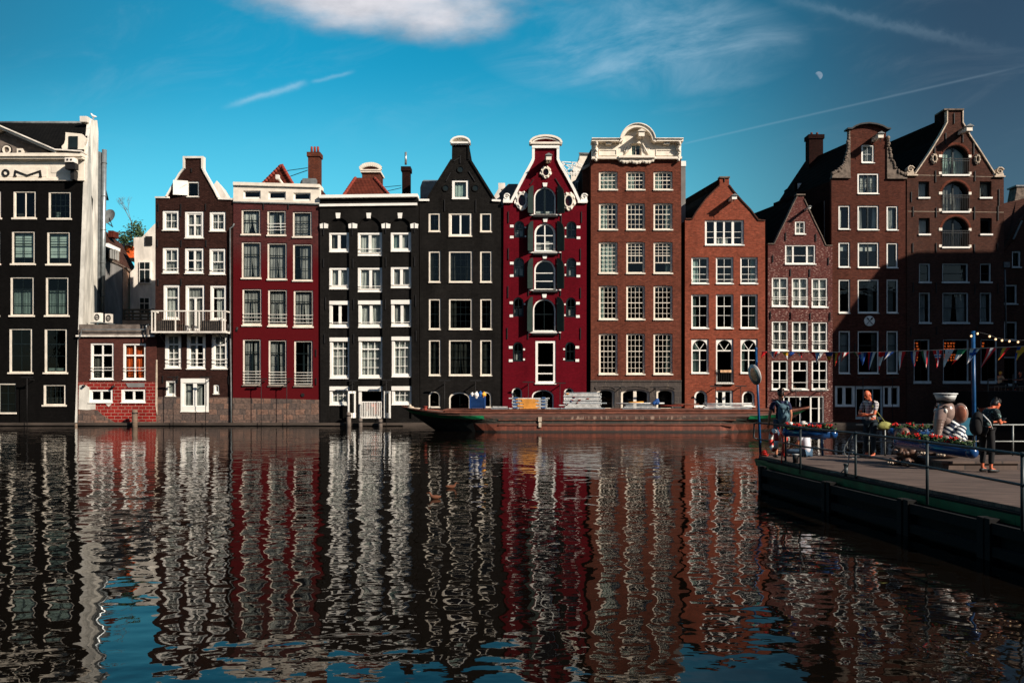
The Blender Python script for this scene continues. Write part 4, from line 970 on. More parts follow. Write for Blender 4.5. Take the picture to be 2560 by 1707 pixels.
for k, lst in (('D1', [(137, 990, 173, 1015), (137, 1098, 173, 1122), (790, 1000, 826, 1025), (790, 1105, 826, 1130), (674, 1012, 688, 1030), (674, 1096, 688, 1114), (282, 1010, 296, 1022), (282, 1096, 296, 1110),
                       (137, 1352, 173, 1378), (137, 1476, 173, 1500), (788, 1358, 824, 1384), (788, 1480, 824, 1504), (672, 1372, 686, 1390), (672, 1472, 686, 1490)]),
               ('D2', [(133, 250, 167, 276), (133, 378, 167, 404), (784, 254, 820, 280), (784, 384, 820, 410), (272, 268, 288, 284), (668, 270, 682, 286), (668, 376, 682, 394),
                       (126, 686, 163, 712), (126, 816, 163, 842), (778, 685, 814, 711), (778, 814, 814, 840), (266, 710, 284, 728), (266, 808, 284, 826), (658, 708, 676, 726), (658, 805, 676, 823)])):
    blocks(H, k, lst)
H.anchors('D1', [(122, 858, 970), (838, 860, 972), (122, 1218, 1330), (828, 1222, 1335), (640, 890, 990), (640, 1260, 1330)]); H.anchors('D2', [(118, 100, 215), (828, 115, 220), (110, 508, 618), (828, 508, 620), (318, 150, 195), (632, 148, 195), (314, 548, 618), (630, 545, 620)])
g = MB()
for p, q in (((370, 545), (335, 595)), ((580, 535), (632, 618))):
    p, q = c('D1', *p), c('D1', *q); g.bar((PX(p[0]), D-.08, PZ(p[1])), (PX(q[0]), D-.08, PZ(q[1])), .05)
g.build('wall_anchor', 'iron', H.o)
# shutters stand open at right angles to the wall, their top edge following the arch
for k, xl, xr_, yt, yb in (('D1', 365, 600, 610, 885), ('D1', 363, 598, 955, 1252), ('D1', 360, 596, 1315, 1620), ('D2', 358, 596, 205, 545)):
    for sx, xx, ang in ((-1, xl, 20), (1, xr_, 72-50)):
        X = PX(c(k, xx, 0)[0]); z1_, z0_ = PZ(c(k, 0, yt)[1]), PZ(c(k, 0, yb)[1]); wd = .58; g = MB()
        dirv = Vector((sx*math.sin(R(44 if sx < 0 else 58)), -math.cos(R(44 if sx < 0 else 58)), 0)); nrm = Vector((dirv.y, -dirv.x, 0))*.025
        p0 = Vector((X, D-.10, 0)); n = 8; vs = []
        prof = [(0, z0_)]+[(wd*i/n, z1_-(1-math.sqrt(max(0, 1-(i/n)**2)))*.62) if False else (wd*i/n, z1_-.78*(1-math.sqrt(max(0, 1-(1-0*i)*(i/n)**2)))) for i in range(n+1)]+[(wd, z0_)]
        pl = [(p0.x+dirv.x*s_, p0.y+dirv.y*s_, z_) for s_, z_ in prof]; m_ = len(pl)
        g.add([Vector(p)+nrm for p in pl]+[Vector(p)-nrm for p in pl], [tuple(range(m_)), tuple(range(m_, 2*m_))[::-1]]+[(i, (i+1) % m_, m_+(i+1) % m_, m_+i) for i in range(m_)])
        sh = g.build('shutter', 'dshut', H.o)
        g = MB(); c0 = p0+dirv*.03
        for zf in (.15, .8): g.box(c0.x-.05, c0.x+.05, c0.y-.04, c0.y+.10, z0_+(z1_-z0_)*zf-.03, z0_+(z1_-z0_)*zf+.03)
        g.build('hinge', 'iron', sh)
    xa, xb = PX(c(k, xl, 0)[0]), PX(c(k, xr_, 0)[0]); z_ = PZ(c(k, 0, yb)[1])
    MB().box(xa-.30, xb+.30, D-.12, D-.03, z_-.10, z_-.03).build('door_ledge', 'white', H.o)
    MB().box(xa-.0, xb+.0, D-.24, D-.03, z_-.24, z_-.12).build('door_step', 'iron', H.o)
H7 = H
# ================================================================ roofs between the crimson and the brown house
t_ = thing('roof_terrace', 'white railing and awning frame on a roof terrace behind the crimson gable', 'roof terrace', tuple(at(1420, 470, D+11)))
g = MB()
for a_, b_ in (((640, 372), (800, 380)), ((660, 400), (760, 405)), ((640, 372), (740, 440)), ((800, 380), (700, 450)), ((690, 480), (860, 485)), ((700, 495), (860, 498)), ((800, 385), (860, 410)), ((640, 385), (700, 470)), ((740, 372), (790, 480))):
    g.bar(at(*c('D1', *a_), D+11), at(*c('D1', *b_), D+11), .07)
for i in range(12): p = c('D1', 735+i*11, 0)[0]; g.bar(at(p, 310+(395+(i % 3)*12)/3.92, D+11.2), at(p, 310+485/3.92, D+11.2), .05)
g.build('railing', 'white', t_)
g = MB()
for i in range(7): p = c('D1', 700+i*26, 0)[0]; g.bar(at(p, 426, D+11.5), at(p, 440, D+11.5), .07)
g.bar(at(1418, 428, D+11.5), at(1458, 430, D+11.5), .06); g.build('dark_railing', 'iron', t_)
a_ = lambda x, y, d: at(*c('D1', x, y), D+d)
g = MB(); g.add([a_(740, 575, 5), a_(865, 495, 5), a_(865, 700, 5), a_(740, 700, 5), a_(760, 560, 9), a_(900, 480, 9)], [(0, 1, 2, 3), (0, 4, 5, 1)]).build('slope', 'lead', thing('back_roof', 'grey lead dormer roof in the gap behind the crimson gable', 'roof', tuple(a_(800, 700, 5))))
ro = bpy.data.objects['back_roof']
g = MB(); g.box(a_(780, 0, 4.8).x, a_(850, 0, 4.8).x, D+4.8, D+5, a_(0, 640, 4.8).z, a_(0, 560, 4.8).z); w_ = g.build('window', 'greyframe', ro)
for i in range(4): x_ = 785+i*17; g = MB(); g.box(a_(x_, 0, 4.75).x, a_(x_+12, 0, 4.75).x, D+4.74, D+4.79, a_(0, 632, 4.75).z, a_(0, 572, 4.75).z); g.build('pane', 'dsash', w_)
def block_house(name, label, cat, k, pts, d, dep, m, capm=None):
    P_ = [at(*c(k, *p), D+d) for p in pts]; n = len(P_); bs = [p+Vector((-.0, dep, 0)) for p in P_]
    t = thing(name, label, cat, tuple(P_[0])); g = MB(); g.add(P_+bs, [tuple(range(n)), tuple(range(n, 2*n))[::-1]]+[(i, (i+1) % n, n+(i+1) % n, n+i) for i in range(n)]); g.build('wall', m, t)
    return t
t_ = block_house('roof_structure', 'tan plastered stair tower behind the gap beside the crimson house', 'rooftop building', 'D1', [(815, 700), (960, 700), (960, 295), (820, 290), (818, 350), (735, 470), (735, 700)], 13, 4, 'cream')
MB().bar(at(*c('D1', 812, 288), D+12.9), at(*c('D1', 962, 292), D+12.9), .12).build('coping', 'lead', t_)
t_ = block_house('side_house', 'dark side wall between the crimson and the brown brick house', 'house', 'D1', [(860, 1568+1450), (925, 1568+1450), (925, 400), (900, 395), (850, 440)], .9, 9, 'b_brown')
MB().bar(at(*c('D1', 848, 440), D+.8), at(*c('D1', 930, 392), D+.8), .2).build('coping', 'lead', t_)
t_ = block_house('side_house', 'white stepped chimney wall between the black and the crimson gable', 'house', 'C1', [(1830, 700), (1960, 700), (1955, 640), (1905, 550), (1955, 540), (1950, 485), (1880, 485), (1882, 545), (1840, 615)], 7, 5, 'oldwhite')
t_ = block_house('side_house', 'grey dormer roof behind the left shoulder of the crimson gable', 'house', 'D1', [(35, 800), (200, 800), (215, 590), (120, 590), (35, 690)], 5, 5, 'gplaster')
MB().add([at(*c('D1', 30, 700), D+4.5), at(*c('D1', 30, 682), D+4.5), at(*c('D1', 120, 588), D+4.5), at(*c('D1', 215, 588), D+4.5), at(*c('D1', 215, 610), D+4.5), at(*c('D1', 130, 612), D+4.5)], [(0, 1, 2, 5), (5, 2, 3, 4)]).build('roof_edge', 'lead', t_)
# ================================================================ HOUSE 8: brown brick with carved white cornice
H = House('canal_house', 'brown brick house with carved white cornice and fifteen small paned windows', 'house', 1478, 1702, -.12, 13, -.05)
st = dict(fm='cream', sm='cream', ft=3.0, fb=3.4, ftop=3.0, st=1.6, rec=.09, sp=1.0, sh=2.2, bt=.85, arch='seg', ry=1.8, sillm='cream')
cols_ = ((1007, 1190), (1275, 1457), (1541, 1728))
cu = [['full', 'left', 'left'], ['left', None, 'r3'], ['full', None, 'r3'], ['l3', None, None], [None, None, 'r3']]
for r_, (k, ya, yb, rows, tr) in enumerate((('D1', 468, 656, [.24, .70], .46), ('D1', 779, 1046, [.2, .6, .8], .40), ('D1', 1158, 1472, [.14, .28, .57, .71, .86], .42), ('D2', 94, 433, [.17, .33, .66, .83], .5), ('D2', 562, 968, [.14, .29, .57, .71, .86], .43))):
    for j, (a_, b_) in enumerate(cols_):
        dn = r_ == 2 and j > 0
        H.win(k, a_, ya, b_, yb, cols=4, vspan=(None, None) if not dn else (None, .66), rows=rows if not dn else [.11, .22, .33], tr=[(tr, 1.8)]+([(.66, 2)] if dn else []), cur=cu[r_][j], cm='curtaint', gm='glass' if (r_ < 2 or j == 0) else 'glassd', **st)
s3 = dict(st, ft=4, fb=3, ry=9, st=1.4)
H.win('D2', 985, 1105, 1160, 1310, **s3); H.win('D2', 1222, 1105, 1502, 1318, name='door', mull=[(.5, 8)], **dict(s3, ry=10)); H.win('D2', 1568, 1105, 1745, 1310, **s3)
H.region('wall', 'b_h8', [(1476.5, 951.5), (1702, 951.5), (1702, 400), (1477, 400)])
H.region('stone_base', 'dstone', [(1476, 1085), (1702.5, 1085), (1702.5, 951.5), (1476, 951.5)], y0=-.05)
H.finish(); MB().prism([(1477.5, 1085), (1701, 1085), (1701, 372), (1477.5, 372)], H.yo+.28, H.yo+13, skew=-.05, front=False).build('side_wall', 'b_brown', H.o)
for j, (x, w_) in enumerate(((1072, 110), (1362, 150), (1655, 110))):          # stone arches over the cellar openings
    p = c('D2', x, 1105); H.trim('stone_arch', 'dstone', arc_px(p[0], p[1]+3, w_/3.92*.98, 12, 160, 20, 10), 7, .10, .0)
H.trim('stone_ledge', 'dstone', [(1475.5, 952), (1703, 952)], 4, .10)
# cornice
a_ = c('D1', 0, 360)[1]
cxm = c('D1', 1375, 0)[0]; y_top = 356
arch_o = arc_px(cxm, 363, 40, 38, 180, 0, 18)
body = [(1479, 402), (1701, 402), (1701, 358)]+arc_px(cxm, 363, 38, 36, 0, 180, 18)+[(1479, 358)]
H.win('D1', 1320, 198, 1422, 316, arch='seg', ry=3, cols=2, ft=2.2, fb=2.5, ftop=2.2, st=.6, fm='cream', sm='cream', sill=False, rec=.10, gm='glass', cur=[(0, .45, 0, .3, .1, .9)], cm='curtaint')
H.region('cornice_wall', 'cream', body, y0=-.12, y1=.35)
H.make(H.w[-1])
H.trim('cornice', 'cream', [(1477, 358), (cxm-44, 358)], 6, .62, .4); H.trim('cornice', 'cream', [(cxm+44, 358), (1703, 358)], 6, .62, .4)
H.trim('cornice', 'cream', [(cxm-46, 360)]+arc_px(cxm, 362, 40, 39, 172, 8, 18)+[(cxm+46, 360)], 7, .62, .4)
H.trim('cornice_lip', 'oldwhite', [(1477, 354.5), (cxm-43, 354.5)]+arc_px(cxm, 362, 44, 44.5, 170, 10, 18)+[(cxm+43, 354.5), (1703, 354.5)], 2.2, .72, .4)
H.trim('cornice_base', 'cream', [(1478, 398.5), (1702, 398.5)], 5.5, .30, .1)
H.trim('cornice_base', 'cream', cc('D1', (1195, 340), (1545, 340)), 5.5, .42, .1)
for q in ((1005, 262, 1180, 322), (1560, 262, 1745, 322)):
    p, r_ = c('D1', q[0], q[1]), c('D1', q[2], q[3]); MB().ring([(p[0], r_[1]), (r_[0], r_[1]), (r_[0], p[1]), (p[0], p[1])], [(p[0]+2, r_[1]-2), (r_[0]-2, r_[1]-2), (r_[0]-2, p[1]+2), (p[0]+2, p[1]+2)], H.yo-.17, H.yo-.1).build('cornice_panel', 'cream', H.o)
for x in (975, 1780):                                     # carved consoles
    g = MB(); p = c('D1', x, 220)
    for i in range(9):
        t = i/8; yy = 362+t*42; out = .50-.30*t+.06*math.sin(t*14); g.ell((PX(p[0]+1.2*math.sin(i*2)), D+H.yo-.12-out*.5, PZ(yy)), (.13+.05*math.cos(i*2.1), out*.55, .12), 8, 6)
    g.prism([(p[0]-5, 402), (p[0]+5, 402), (p[0]+6, 361), (p[0]-6, 361)], H.yo-.22, H.yo-.1); g.build('carved_console', 'cream', H.o)
g = MB()                                                    # carved garland below the cornice
for i in range(40):
    t = i/39; x = 1205+t*330; dip = 10+18*abs(math.sin(t*math.pi*3))+10*math.sin(t*math.pi); p = c('D1', x, 350+dip)
    g.ell((PX(p[0]), D+H.yo-.17, PZ(p[1])), (.13, .10, .12+.05*math.sin(i*1.7)), 8, 6)
    p = c('D1', x, 350+dip*.4); g.ell((PX(p[0]), D+H.yo-.15, PZ(p[1])), (.13, .09, .12), 8, 6)
g.build('carved_garland', 'cream', H.o)
for sx in (-1, 1):                                        # carved scrolls beside the attic window
    g = MB(); p = c('D1', 1370+sx*95, 290); pts = []
    for t in range(16):
        r_ = (1-t/18)*7; pts.append((PX(p[0]+r_*math.cos(t*.6)*sx), D+H.yo-.17, PZ(p[1]-8+r_*math.sin(t*.6)*1.3)))
    g.loft(pts, .05, 6); g.loft([(PX(p[0]-sx*9), D+H.yo-.16, PZ(p[1]-22)), (PX(p[0]), D+H.yo-.17, PZ(p[1]-4)), (PX(p[0]+sx*6), D+H.yo-.16, PZ(p[1]+7))], [.05, .09, .05], 6); g.build('carved_scroll', 'cream', H.o)
H.hoist(c('D1', 1402, 0)[0], c('D1', 0, 140)[1], 11, 15, 1.0, 'cream', 'cream')
for x in (1095, 1660): H.rects('cornice_block', 'cream', 'D1', [(x-28, 208, x+28, 222)], .45, .05)
H8 = H
MB().prism([(1568, 404), (1614, 404), (1614, 350), (1568, 350)], 1.3, 1.6).build('attic_wall', 'dsash', H.o)
for xa_, xb_, yt_, lab_ in ((1248, 1262, 516, 'added dark fill in the gap between the black neck gable house and the crimson house'), (1909, 1924, 628, 'added dark fill in the gap between the orange red and the purple brick house')):  # added strips that fill the gaps with the dark of their shade
    t_ = thing('gap_fill', lab_, 'wall', (PX(xa_), D+.5, 0)); g = MB(); g.box(PX(xa_), PX(xb_), D+.45, D+.9, -.5, PZ(yt_)); g.build('dark_fill', 'b_dchim', t_)
    g = MB(); g.box(PX(xa_), PX(xb_), D+.42, D+.93, PZ(yt_), PZ(yt_)+.08); g.build('coping', 'lead', t_)
t_ = thing('side_house', 'narrow pale wall with white cap at the right side of the brown brick house', 'house', (PX(1708), D+2, 0))
g = MB(); p0, p1 = at(1702, 640, D+2), at(1714, 416, D+2); g.box(p0.x-.6, p1.x, D+2, D+8, p0.z-8, p1.z); g.build('wall', 'gplaster', t_)
g = MB(); g.box(p0.x-.6, p1.x+.02, D+1.95, D+8.1, p1.z, p1.z+.38); g.build('coping', 'white', t_)
g = MB(); p = at(1705, 800, D+1); g.box(p.x-.3, p.x+.45, D+1.2, D+8, 0, at(0, 640, D+1).z); g.build('dark_wall', 'b_brown', t_)
# ================================================================ HOUSE 9: orange red brick
H = House('canal_house', 'orange red brick gable house with white hoist box and fan lit doors', 'house', 1713, 1913, .04, 8, -.18)
st = dict(fm='white', sm='white', ft=2.8, fb=3.4, ftop=3.0, st=1.6, rec=.09, sp=.6, sh=1.8, bt=.9, gm='glass')
H.win('E1', 285, 587, 668, 838, cols=1, mull=[(.255, 6), (.5, 4), (.745, 6)], rows=[.45, .70], cur=[(.34, .62, .34, .62, .72, .96)], cm='curtain', **dict(st, ft=4, st=1.5))
for j, (a_, b_) in enumerate(((152, 323), (393, 565), (632, 803))):
    H.win('E1', a_, 950, b_, 1216, cols=2, rows=[.64], tr=[(.34, 2)], rails=[.83], rm='white', cur=['left', None, 'r3'][j], cm='curtaint', **st)
for j, (a_, b_) in enumerate(((168, 359), (437, 628), (704, 893))):
    H.win('E2', a_, -20, b_, 357, cols=2, rows=[.62], tr=[(.33, 2)], cur=['l3', None, 'r3'][j], cm='curtaint', **dict(st, gm='glassd'))
    H.win('E2', a_, 465, b_, 845 if j != 1 else 955, arch='round', frame_rect=True, name='window' if j != 1 else 'door', fan=[(.5, .30, .18, .09), (.5, .30, .82, .09)] if j != 1 else [(.5, .25, .18, .08), (.5, .25, .82, .08)],
          tr=[((.32 if j != 1 else .25), 3)], mull=[(.5, 2.4, .32, 1)] if j != 1 else [], rows=[.62] if j != 1 else [], cur=['left', None, 'l3'][j], cm='curtaint', balc=.7 if j == 1 else None, **dict(st, gm='glassd', ft=3.6, st=.7))
H.win('E2', 200, 1027, 343, 1212, arch='round', **dict(st, ft=3.8, fb=3.5, bt=0, gm='glassd')); H.win('E2', 720, 1030, 860, 1206, arch='round', **dict(st, ft=3.2, fb=3, bt=0, cur='full', cm='curtainp', gm='glassd'))
H.win('E2', 432, 1025, 623, 1212, name='door', mull=[(.5, 7)], **dict(st, ft=5, gm='glassd'))
gb = cc('E1', (160, 577), (205, 500), (290, 385), (380, 295), (430, 248), (430, 170), (522, 170), (522, 242), (560, 300), (640, 395), (730, 490), (800, 575))
H.region('wall', 'b_h9', [(1712.5, 1085), (1914, 1085), (1913, 551)]+gb[::-1]+[(1713, 547)])
H.finish(); H.body('b_dchim', 552); H.roof('tile_blk', [(p[0], p[1]+2) for p in gb])
for pts in ((95, 577), (160, 577)), ((158, 580), (205, 500), (290, 385), (380, 293), (428, 250)), ((522, 245), (562, 300), (642, 393), (732, 487), (806, 585)), ((805, 590), (874, 592)): H.trim('coping', 'b_h12', cc('E1', *pts), 2.8, .08, .4)
H.trim('chimney_cap', 'dbone', cc('E1', (425, 170), (527, 170)), 3.5, .1, .45)
H.hoist(c('E1', 533, 0)[0], c('E1', 0, 396)[1], 9, 11, 1.05)
H.anchors('E1', [(475, 175, 215)])
H.plate('door_step', 'conc', cc('E2', (440, 962), (628, 962), (628, 955), (440, 955)), .2)
g = MB(); p0, p1 = c('E2', 480, 805), c('E2', 600, 832); n = 8; vs = [(PX(p0[0]+(p1[0]-p0[0])*j/n), D-.10+.02*math.sin(j*1.7), PZ(p0[1]+(p1[1]-p0[1])*k)) for k in range(2) for j in range(n+1)]
M['tan_cloth'] = mat('tan_cloth', (.62, .36, .2), .9)
g.add(vs, [(j, j+1, n+2+j, n+1+j) for j in range(n)], 0, True); tag(g.build('doormat', 'tan_cloth', origin=(PX(1813), D-.1, PZ(925)), recalc=False), 'tan mat hung over the black railing of the orange brick house', 'mat')
H9 = H
# ================================================================ HOUSE 10: weathered purple brick, small spout gable
H = House('canal_house', 'narrow weathered purple brick house with speckled wall and small pointed gable', 'house', 1920, 2080, -.02, 8, -.25)
st = dict(fm='white', sm='white', ft=3.0, fb=3.6, ftop=2.6, st=1.2, rec=.04, sp=1.2, sh=2.0, bt=.9)
H.win('E1', 1165, 602, 1266, 733, cols=2, rows=[.5], cur='full', cm='curtaing', **st)
H.win('E1', 1068, 833, 1366, 1026, mull=[(.25, 4), (.75, 4)], rows=[.55], cur=[(0, .2, 0, .2, 0, 1), (.8, 1, .8, 1, 0, 1)], cm='curtaing', **st)
for j, (a_, b_) in enumerate(((938, 1098), (1134, 1293), (1328, 1484))): H.win('E1', a_, 1152+j*4, b_, 1440+j*4, mull=[(.5, 3)], tr=[(.35, 2.4)], rails=[.66, .73], cur='split', cm='curtain', **st)
for j, (a_, b_) in enumerate(((1043, 1220), (1262, 1438), (1479, 1650))):
    H.win('E2', a_, 274+j*5, b_, 600+j*3, mull=[(.5, 3)], tr=[(.33, 2.4)], rails=[.64, .72], cur='split', cm='curtaing', **st)
    H.win('E2', a_-2, 703, b_, 1024, mull=[(.5, 2.5)] if j != 1 else [(.5, 2.5, 0, .33)], tr=[(.33, 2.4)], rails=[.66, .73] if j != 1 else [.74], **dict(st, gm='glassd'))
H.win('E2', 1168, 1088, 1612, 1400, name='shopfront', mull=[(.13, 3), (.42, 3), (.69, 4), (.90, 4)], rows=[.42], **dict(st, ft=2.2, fb=2, gm='glassd', sill=False))
gb = cc('E1', (960, 826), (1020, 700), (1090, 560), (1150, 430), (1188, 360), (1188, 345), (1250, 345), (1255, 385), (1310, 500), (1370, 630), (1430, 750), (1466, 836))
H.region('wall', 'b_h10', [(1918, 1085), (2082, 1085), (2080.5, 613)]+gb[::-1]+[(1920, 609)])
H.finish(); H.body('b_dchim', 614, 1919.5, 2079.5); H.roof('tile_dk', [(p[0], p[1]+2) for p in gb])
for pts in ((900, 822), (962, 822)), ((960, 826), (1020, 700), (1090, 560), (1150, 430), (1186, 358)), ((1256, 385), (1310, 500), (1370, 630), (1430, 750), (1466, 836)), ((1466, 838), (1530, 838)): H.trim('coping', 'dbone', cc('E1', *pts), 2.0, .06, .4)
H.trim('gable_top', 'dbone', cc('E1', (1175, 343), (1262, 343)), 3.5, .1, .4)
H.hoist(c('E1', 1263, 0)[0], c('E1', 0, 492)[1], 4.5, 6, .85)
H.anchors('E1', [(1073, 712, 790), (1368, 725, 800), (947, 935, 1005), (1492, 955, 1030), (1120, 1070, 1140), (1307, 1070, 1145), (925, 1490, 1560), (1120, 1490, 1560), (1507, 1495, 1565)])
H.anchors('E2', [(1025, 170, 240), (1245, 185, 255), (1460, 185, 255), (1672, 195, 270)])
H10 = H
g = MB(); p = at(2009, 478, D+5.3)                                 # dormer on the dark roof behind
g.box(p.x-.62, p.x+.50, D+5.4, D+8, p.z-.8, p.z+.70); o_ = g.build('roof_dormer', 'tile_dk', H.o)
g = MB(); g.prism([(0, 0)], 0, 0) if False else None
q = p; g = MB(); g.box(q.x-.45, q.x+.6, D+5.3, D+5.4, q.z-.6, q.z+.62); fr_ = g.build('dormer_window', 'greyframe', o_)
for e in (-.32, .18): g = MB(); g.box(q.x+e, q.x+e+.33, D+5.27, D+5.31, q.z-.45, q.z+.45); g.build('pane', 'dsash', fr_)
# ================================================================ HOUSE 11: deep red brown, curved neck gable
H = House('canal_house', 'red brown brick house with curved top gable ragged stone wings and crossed tools sign', 'house', 2080, 2266, .06, 7.2, -.27)
st = dict(fm='white', sm='dsash', ft=3.8, fb=4.2, ftop=3.2, st=1.4, rec=.06, sp=.3, sh=1.2, bt=.8)
H.win('F1', 372, 362, 488, 528, cols=2, rows=[.5], cur='full', cm='curtaing', **dict(st, sm='greyframe'))
H.win('F1', 337, 617, 527, 803, cols=4, rows=[.36, .7], mull=[(.5, 3.5)], cur='split', cm='curtain', **dict(st, gm='glass', rec=.04))
H.win('F1', 168, 902, 272, 1120, cur='l3', cm='curtain', **st); H.win('F1', 338, 903, 528, 1125, mull=[(.5, 3.5)], cur='sides', cm='curtain', **st); H.win('F1', 597, 906, 700, 1127, cur='most', cm='curtain', **st)
H.win('F1', 168, 1230, 272, 1458, rows=[.65], cur='upper', flat=1, **st); H.win('F1', 340, 1231, 530, 1461, mull=[(.5, 3.5)], cur='upper', flat=1, **st); H.win('F1', 597, 1235, 698, 1463, **st)
for yy0, yy1, cs in ((149, 484, [None, [(.56, .85, .56, .85, 0, 1)], [(.1, .8, .1, .8, .25, 1)]]), (655, 1077, ['full', [(.75, 1, .75, 1, 0, 1, 'curtainp')], 'full'])):
    for j, (a_, b_) in enumerate(((187, 299), (374, 581), (657, 769))): H.win('F2', a_, yy0, b_, yy1, tr=[(.33, 1.6)], cur=cs[j], cm='curtaing', flat=1, **dict(st, gm='glassd' if yy0 < 500 else 'glass', ft=3.0, fb=4.5))
H.win('F2', 150, 1193, 350, 1398, name='cellar_window', mull=[(.46, 8)], **dict(st, fm='white', sm='white', ft=6, gm='glassd', sill=False))
H.win('F2', 622, 1193, 787, 1398, name='cellar_window', mull=[(.42, 8)], **dict(st, fm='white', sm='white', ft=4, gm='glassd', sill=False))
H.win('F2', 352, 1193, 620, 1520, name='door', mull=[(.28, 2), (.66, 2)], **dict(st, fm='greyframe', sm='greyframe', ftop=7, ft=3, gm='glassd', sill=False))
gb = cc('F1', (272, 655), (268, 228), (300, 205), (350, 184), (420, 176), (490, 184), (550, 205), (592, 228), (597, 658))
H.region('wall', 'b_h11', [(2081, 1085), (2267, 1085), (2266.5, 446)]+gb[::-1]+[(2079.5, 444)])
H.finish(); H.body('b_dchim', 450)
wing = cc('F1', (110, 655), (600, 655), (600, 655), (760, 655), (640, 560), (598, 300), (420, 195), (262, 310), (210, 560))
H.roof('tile_dk', [(2081, 466), (2265, 466), c('F1', 425, 262)], name='roof')
def ragged(pts, amp, seed):
    rnd = random.Random(seed); res = []
    for a_, b_ in zip(pts, pts[1:]):
        for t in (0, .25, .5, .75): res.append((a_[0]+(b_[0]-a_[0])*t+rnd.uniform(-amp, amp), a_[1]+(b_[1]-a_[1])*t+rnd.uniform(-amp, amp)))
    return res+[pts[-1]]
L = ragged(cc('F1', (258, 290), (250, 350), (245, 420), (225, 490), (200, 550), (160, 595), (112, 620)), 1.6, 3)
Rg = ragged(cc('F1', (604, 300), (612, 400), (635, 480), (660, 550), (700, 600), (765, 630)), 1.8, 5)
H.plate('carved_wing', 'dbone', cc('F1', (270, 655), (108, 655))[::1]+L[::-1]+cc('F1', (270, 300)), .10, .25)
H.plate('carved_wing', 'dbone', cc('F1', (768, 662), (596, 660), (596, 300))+Rg, .10, .25)
for pts_, sd in ((L, 1), (Rg, 2)):
    g = MB(); rnd = random.Random(sd)
    for p in pts_: g.ell((PX(p[0]), D+H.yo-.08, PZ(p[1])), (rnd.uniform(.08, .16), .12, rnd.uniform(.08, .16)), 8, 6)
    g.build('carved_leaf', 'dbone', H.o)
H.trim('gable_cap', 'iron', cc('F1', (236, 226), (275, 226), (305, 204), (352, 186), (425, 177), (495, 186), (552, 204), (590, 226), (620, 228)), 3.6, .30, .4)
H.trim('gable_edge', 'dbone', cc('F1', (265, 235), (265, 650)), 2.5, .06); H.trim('shoulder_slab', 'dbone', cc('F1', (105, 655), (272, 657)), 3.6, .16, .3); H.trim('shoulder_slab', 'dbone', cc('F1', (595, 662), (772, 664)), 3.6, .16, .3)
H.hoist(c('F1', 478, 0)[0], c('F1', 0, 322)[1], 10, 13, 1.15, 'cream')
sgn = c('F2', 484, 558); o_ = H.plate('round_sign', 'white', circle_px(sgn[0], sgn[1], 12.8, 28), .10, .0); o_['label'] = 'round white sign with black crossed tools'
g = MB(); X, Z = PX(sgn[0]), PZ(sgn[1]); y_ = D+H.yo-.12
for sx in (-1, 1):
    g.bar((X-sx*.20, y_, Z-.22), (X+sx*.16, y_, Z+.18), .035, .02); g.bar((X-sx*.22, y_, Z-.25), (X-sx*.11, y_, Z-.12), .075, .02)
g.add([(X+.02, y_-.012, Z+.02), (X+.20, y_-.012, Z+.12), (X+.24, y_-.012, Z+.27), (X+.10, y_-.012, Z+.22)], [(0, 1, 2, 3)]); g.add([(X-.02, y_-.012, Z+.02), (X-.10, y_-.012, Z+.2), (X-.22, y_-.012, Z+.26), (X-.16, y_-.012, Z+.12)], [(0, 1, 2, 3)])
g.build('crossed_tools', 'iron', o_)
H.anchors('F2', [(343, 780, 860), (620, 800, 880), (865, 820, 900)])
ch = chimney(2023, 2058, 336, 470, D+5.6, 'b_dchim', 2, H.o, 'b_chim', pot_h=.5)
MB().bar((PX(2075), D+1, PZ(495)), (PX(2075), D+1, PZ(615)), .08).build('rain_pipe', 'lead', H.o)
g = MB(); p0, p1 = at(2008, 500, D+1.2), at(2076, 612, D+1.2); g.add([at(2000, 530, D+1.2), at(2078, 492, D+1.2), at(2080, 640, D+1.2), at(2000, 640, D+1.2), at(2000, 530, D+8), at(2060, 500, D+8)], [(0, 1, 2, 3), (0, 4, 5, 1)]).build('side_extension', 'tile_dk', H.o)
H11 = H
# ================================================================ HOUSE 12: tall warehouse gable
H = House('canal_house', 'tall brown warehouse gable with three arched balcony doors and stone scrolls', 'house', 2268, 2509, .0, 11.5, -.24)
st = dict(fm='greyframe', sm='dsash', ft=3.2, fb=4.6, ftop=3.0, st=1.4, rec=.10, sp=1.5, sh=3.0, bt=.8, sillm='white')
for j, (ya, yb, cu) in enumerate(((368, 640, 'split'), (690, 967, 'most'), (1006, 1283, None))):
    H.win('F1', 1088, ya, 1326, yb, arch='round', mull=[(.5, 3.6)], name='balcony_door', balc=.45, cur=cu, cm='curtaint' if j < 1 else 'curtaing', **dict(st, fm='dsash', ft=1.8, rec=.30, sill=True, gm='glass' if j < 2 else 'glassd'))
for a_, b_, q in ((877, 973, 'full'), (1423, 1527, 'split')): H.win('F1', a_, 690, b_, 842, cur=q, cm='curtaing', **dict(st, fm='dsash', ft=1.2, rec=.2))
for a_, b_, q in ((880, 978, 'full'), (1427, 1530, None)): H.win('F1', a_, 1016, b_, 1168, cur=q, cm='curtaing', flat=1, **dict(st, fm='dsash', ft=1.2, rec=.2))
for a_, b_, cu in ((971, 1083, None), (1198, 1455, [(.85, 1, .85, 1, 0, 1)]), (1570, 1680, None)): H.win('F2', a_, -7, b_, 186, tr=[(.53, 1.4)], cur=cu, cm='curtainp', **dict(st, gm='glassd', sillm='greyframe'))
for a_, b_, cu in ((971, 1083, 'most'), (1201, 1458, 'gap'), (1568, 1684, 'most')): H.win('F2', a_, 278, b_, 584, rows=[.5], cur=cu, cm='curtaing', **dict(st, gm='glass', sillm='greyframe'))
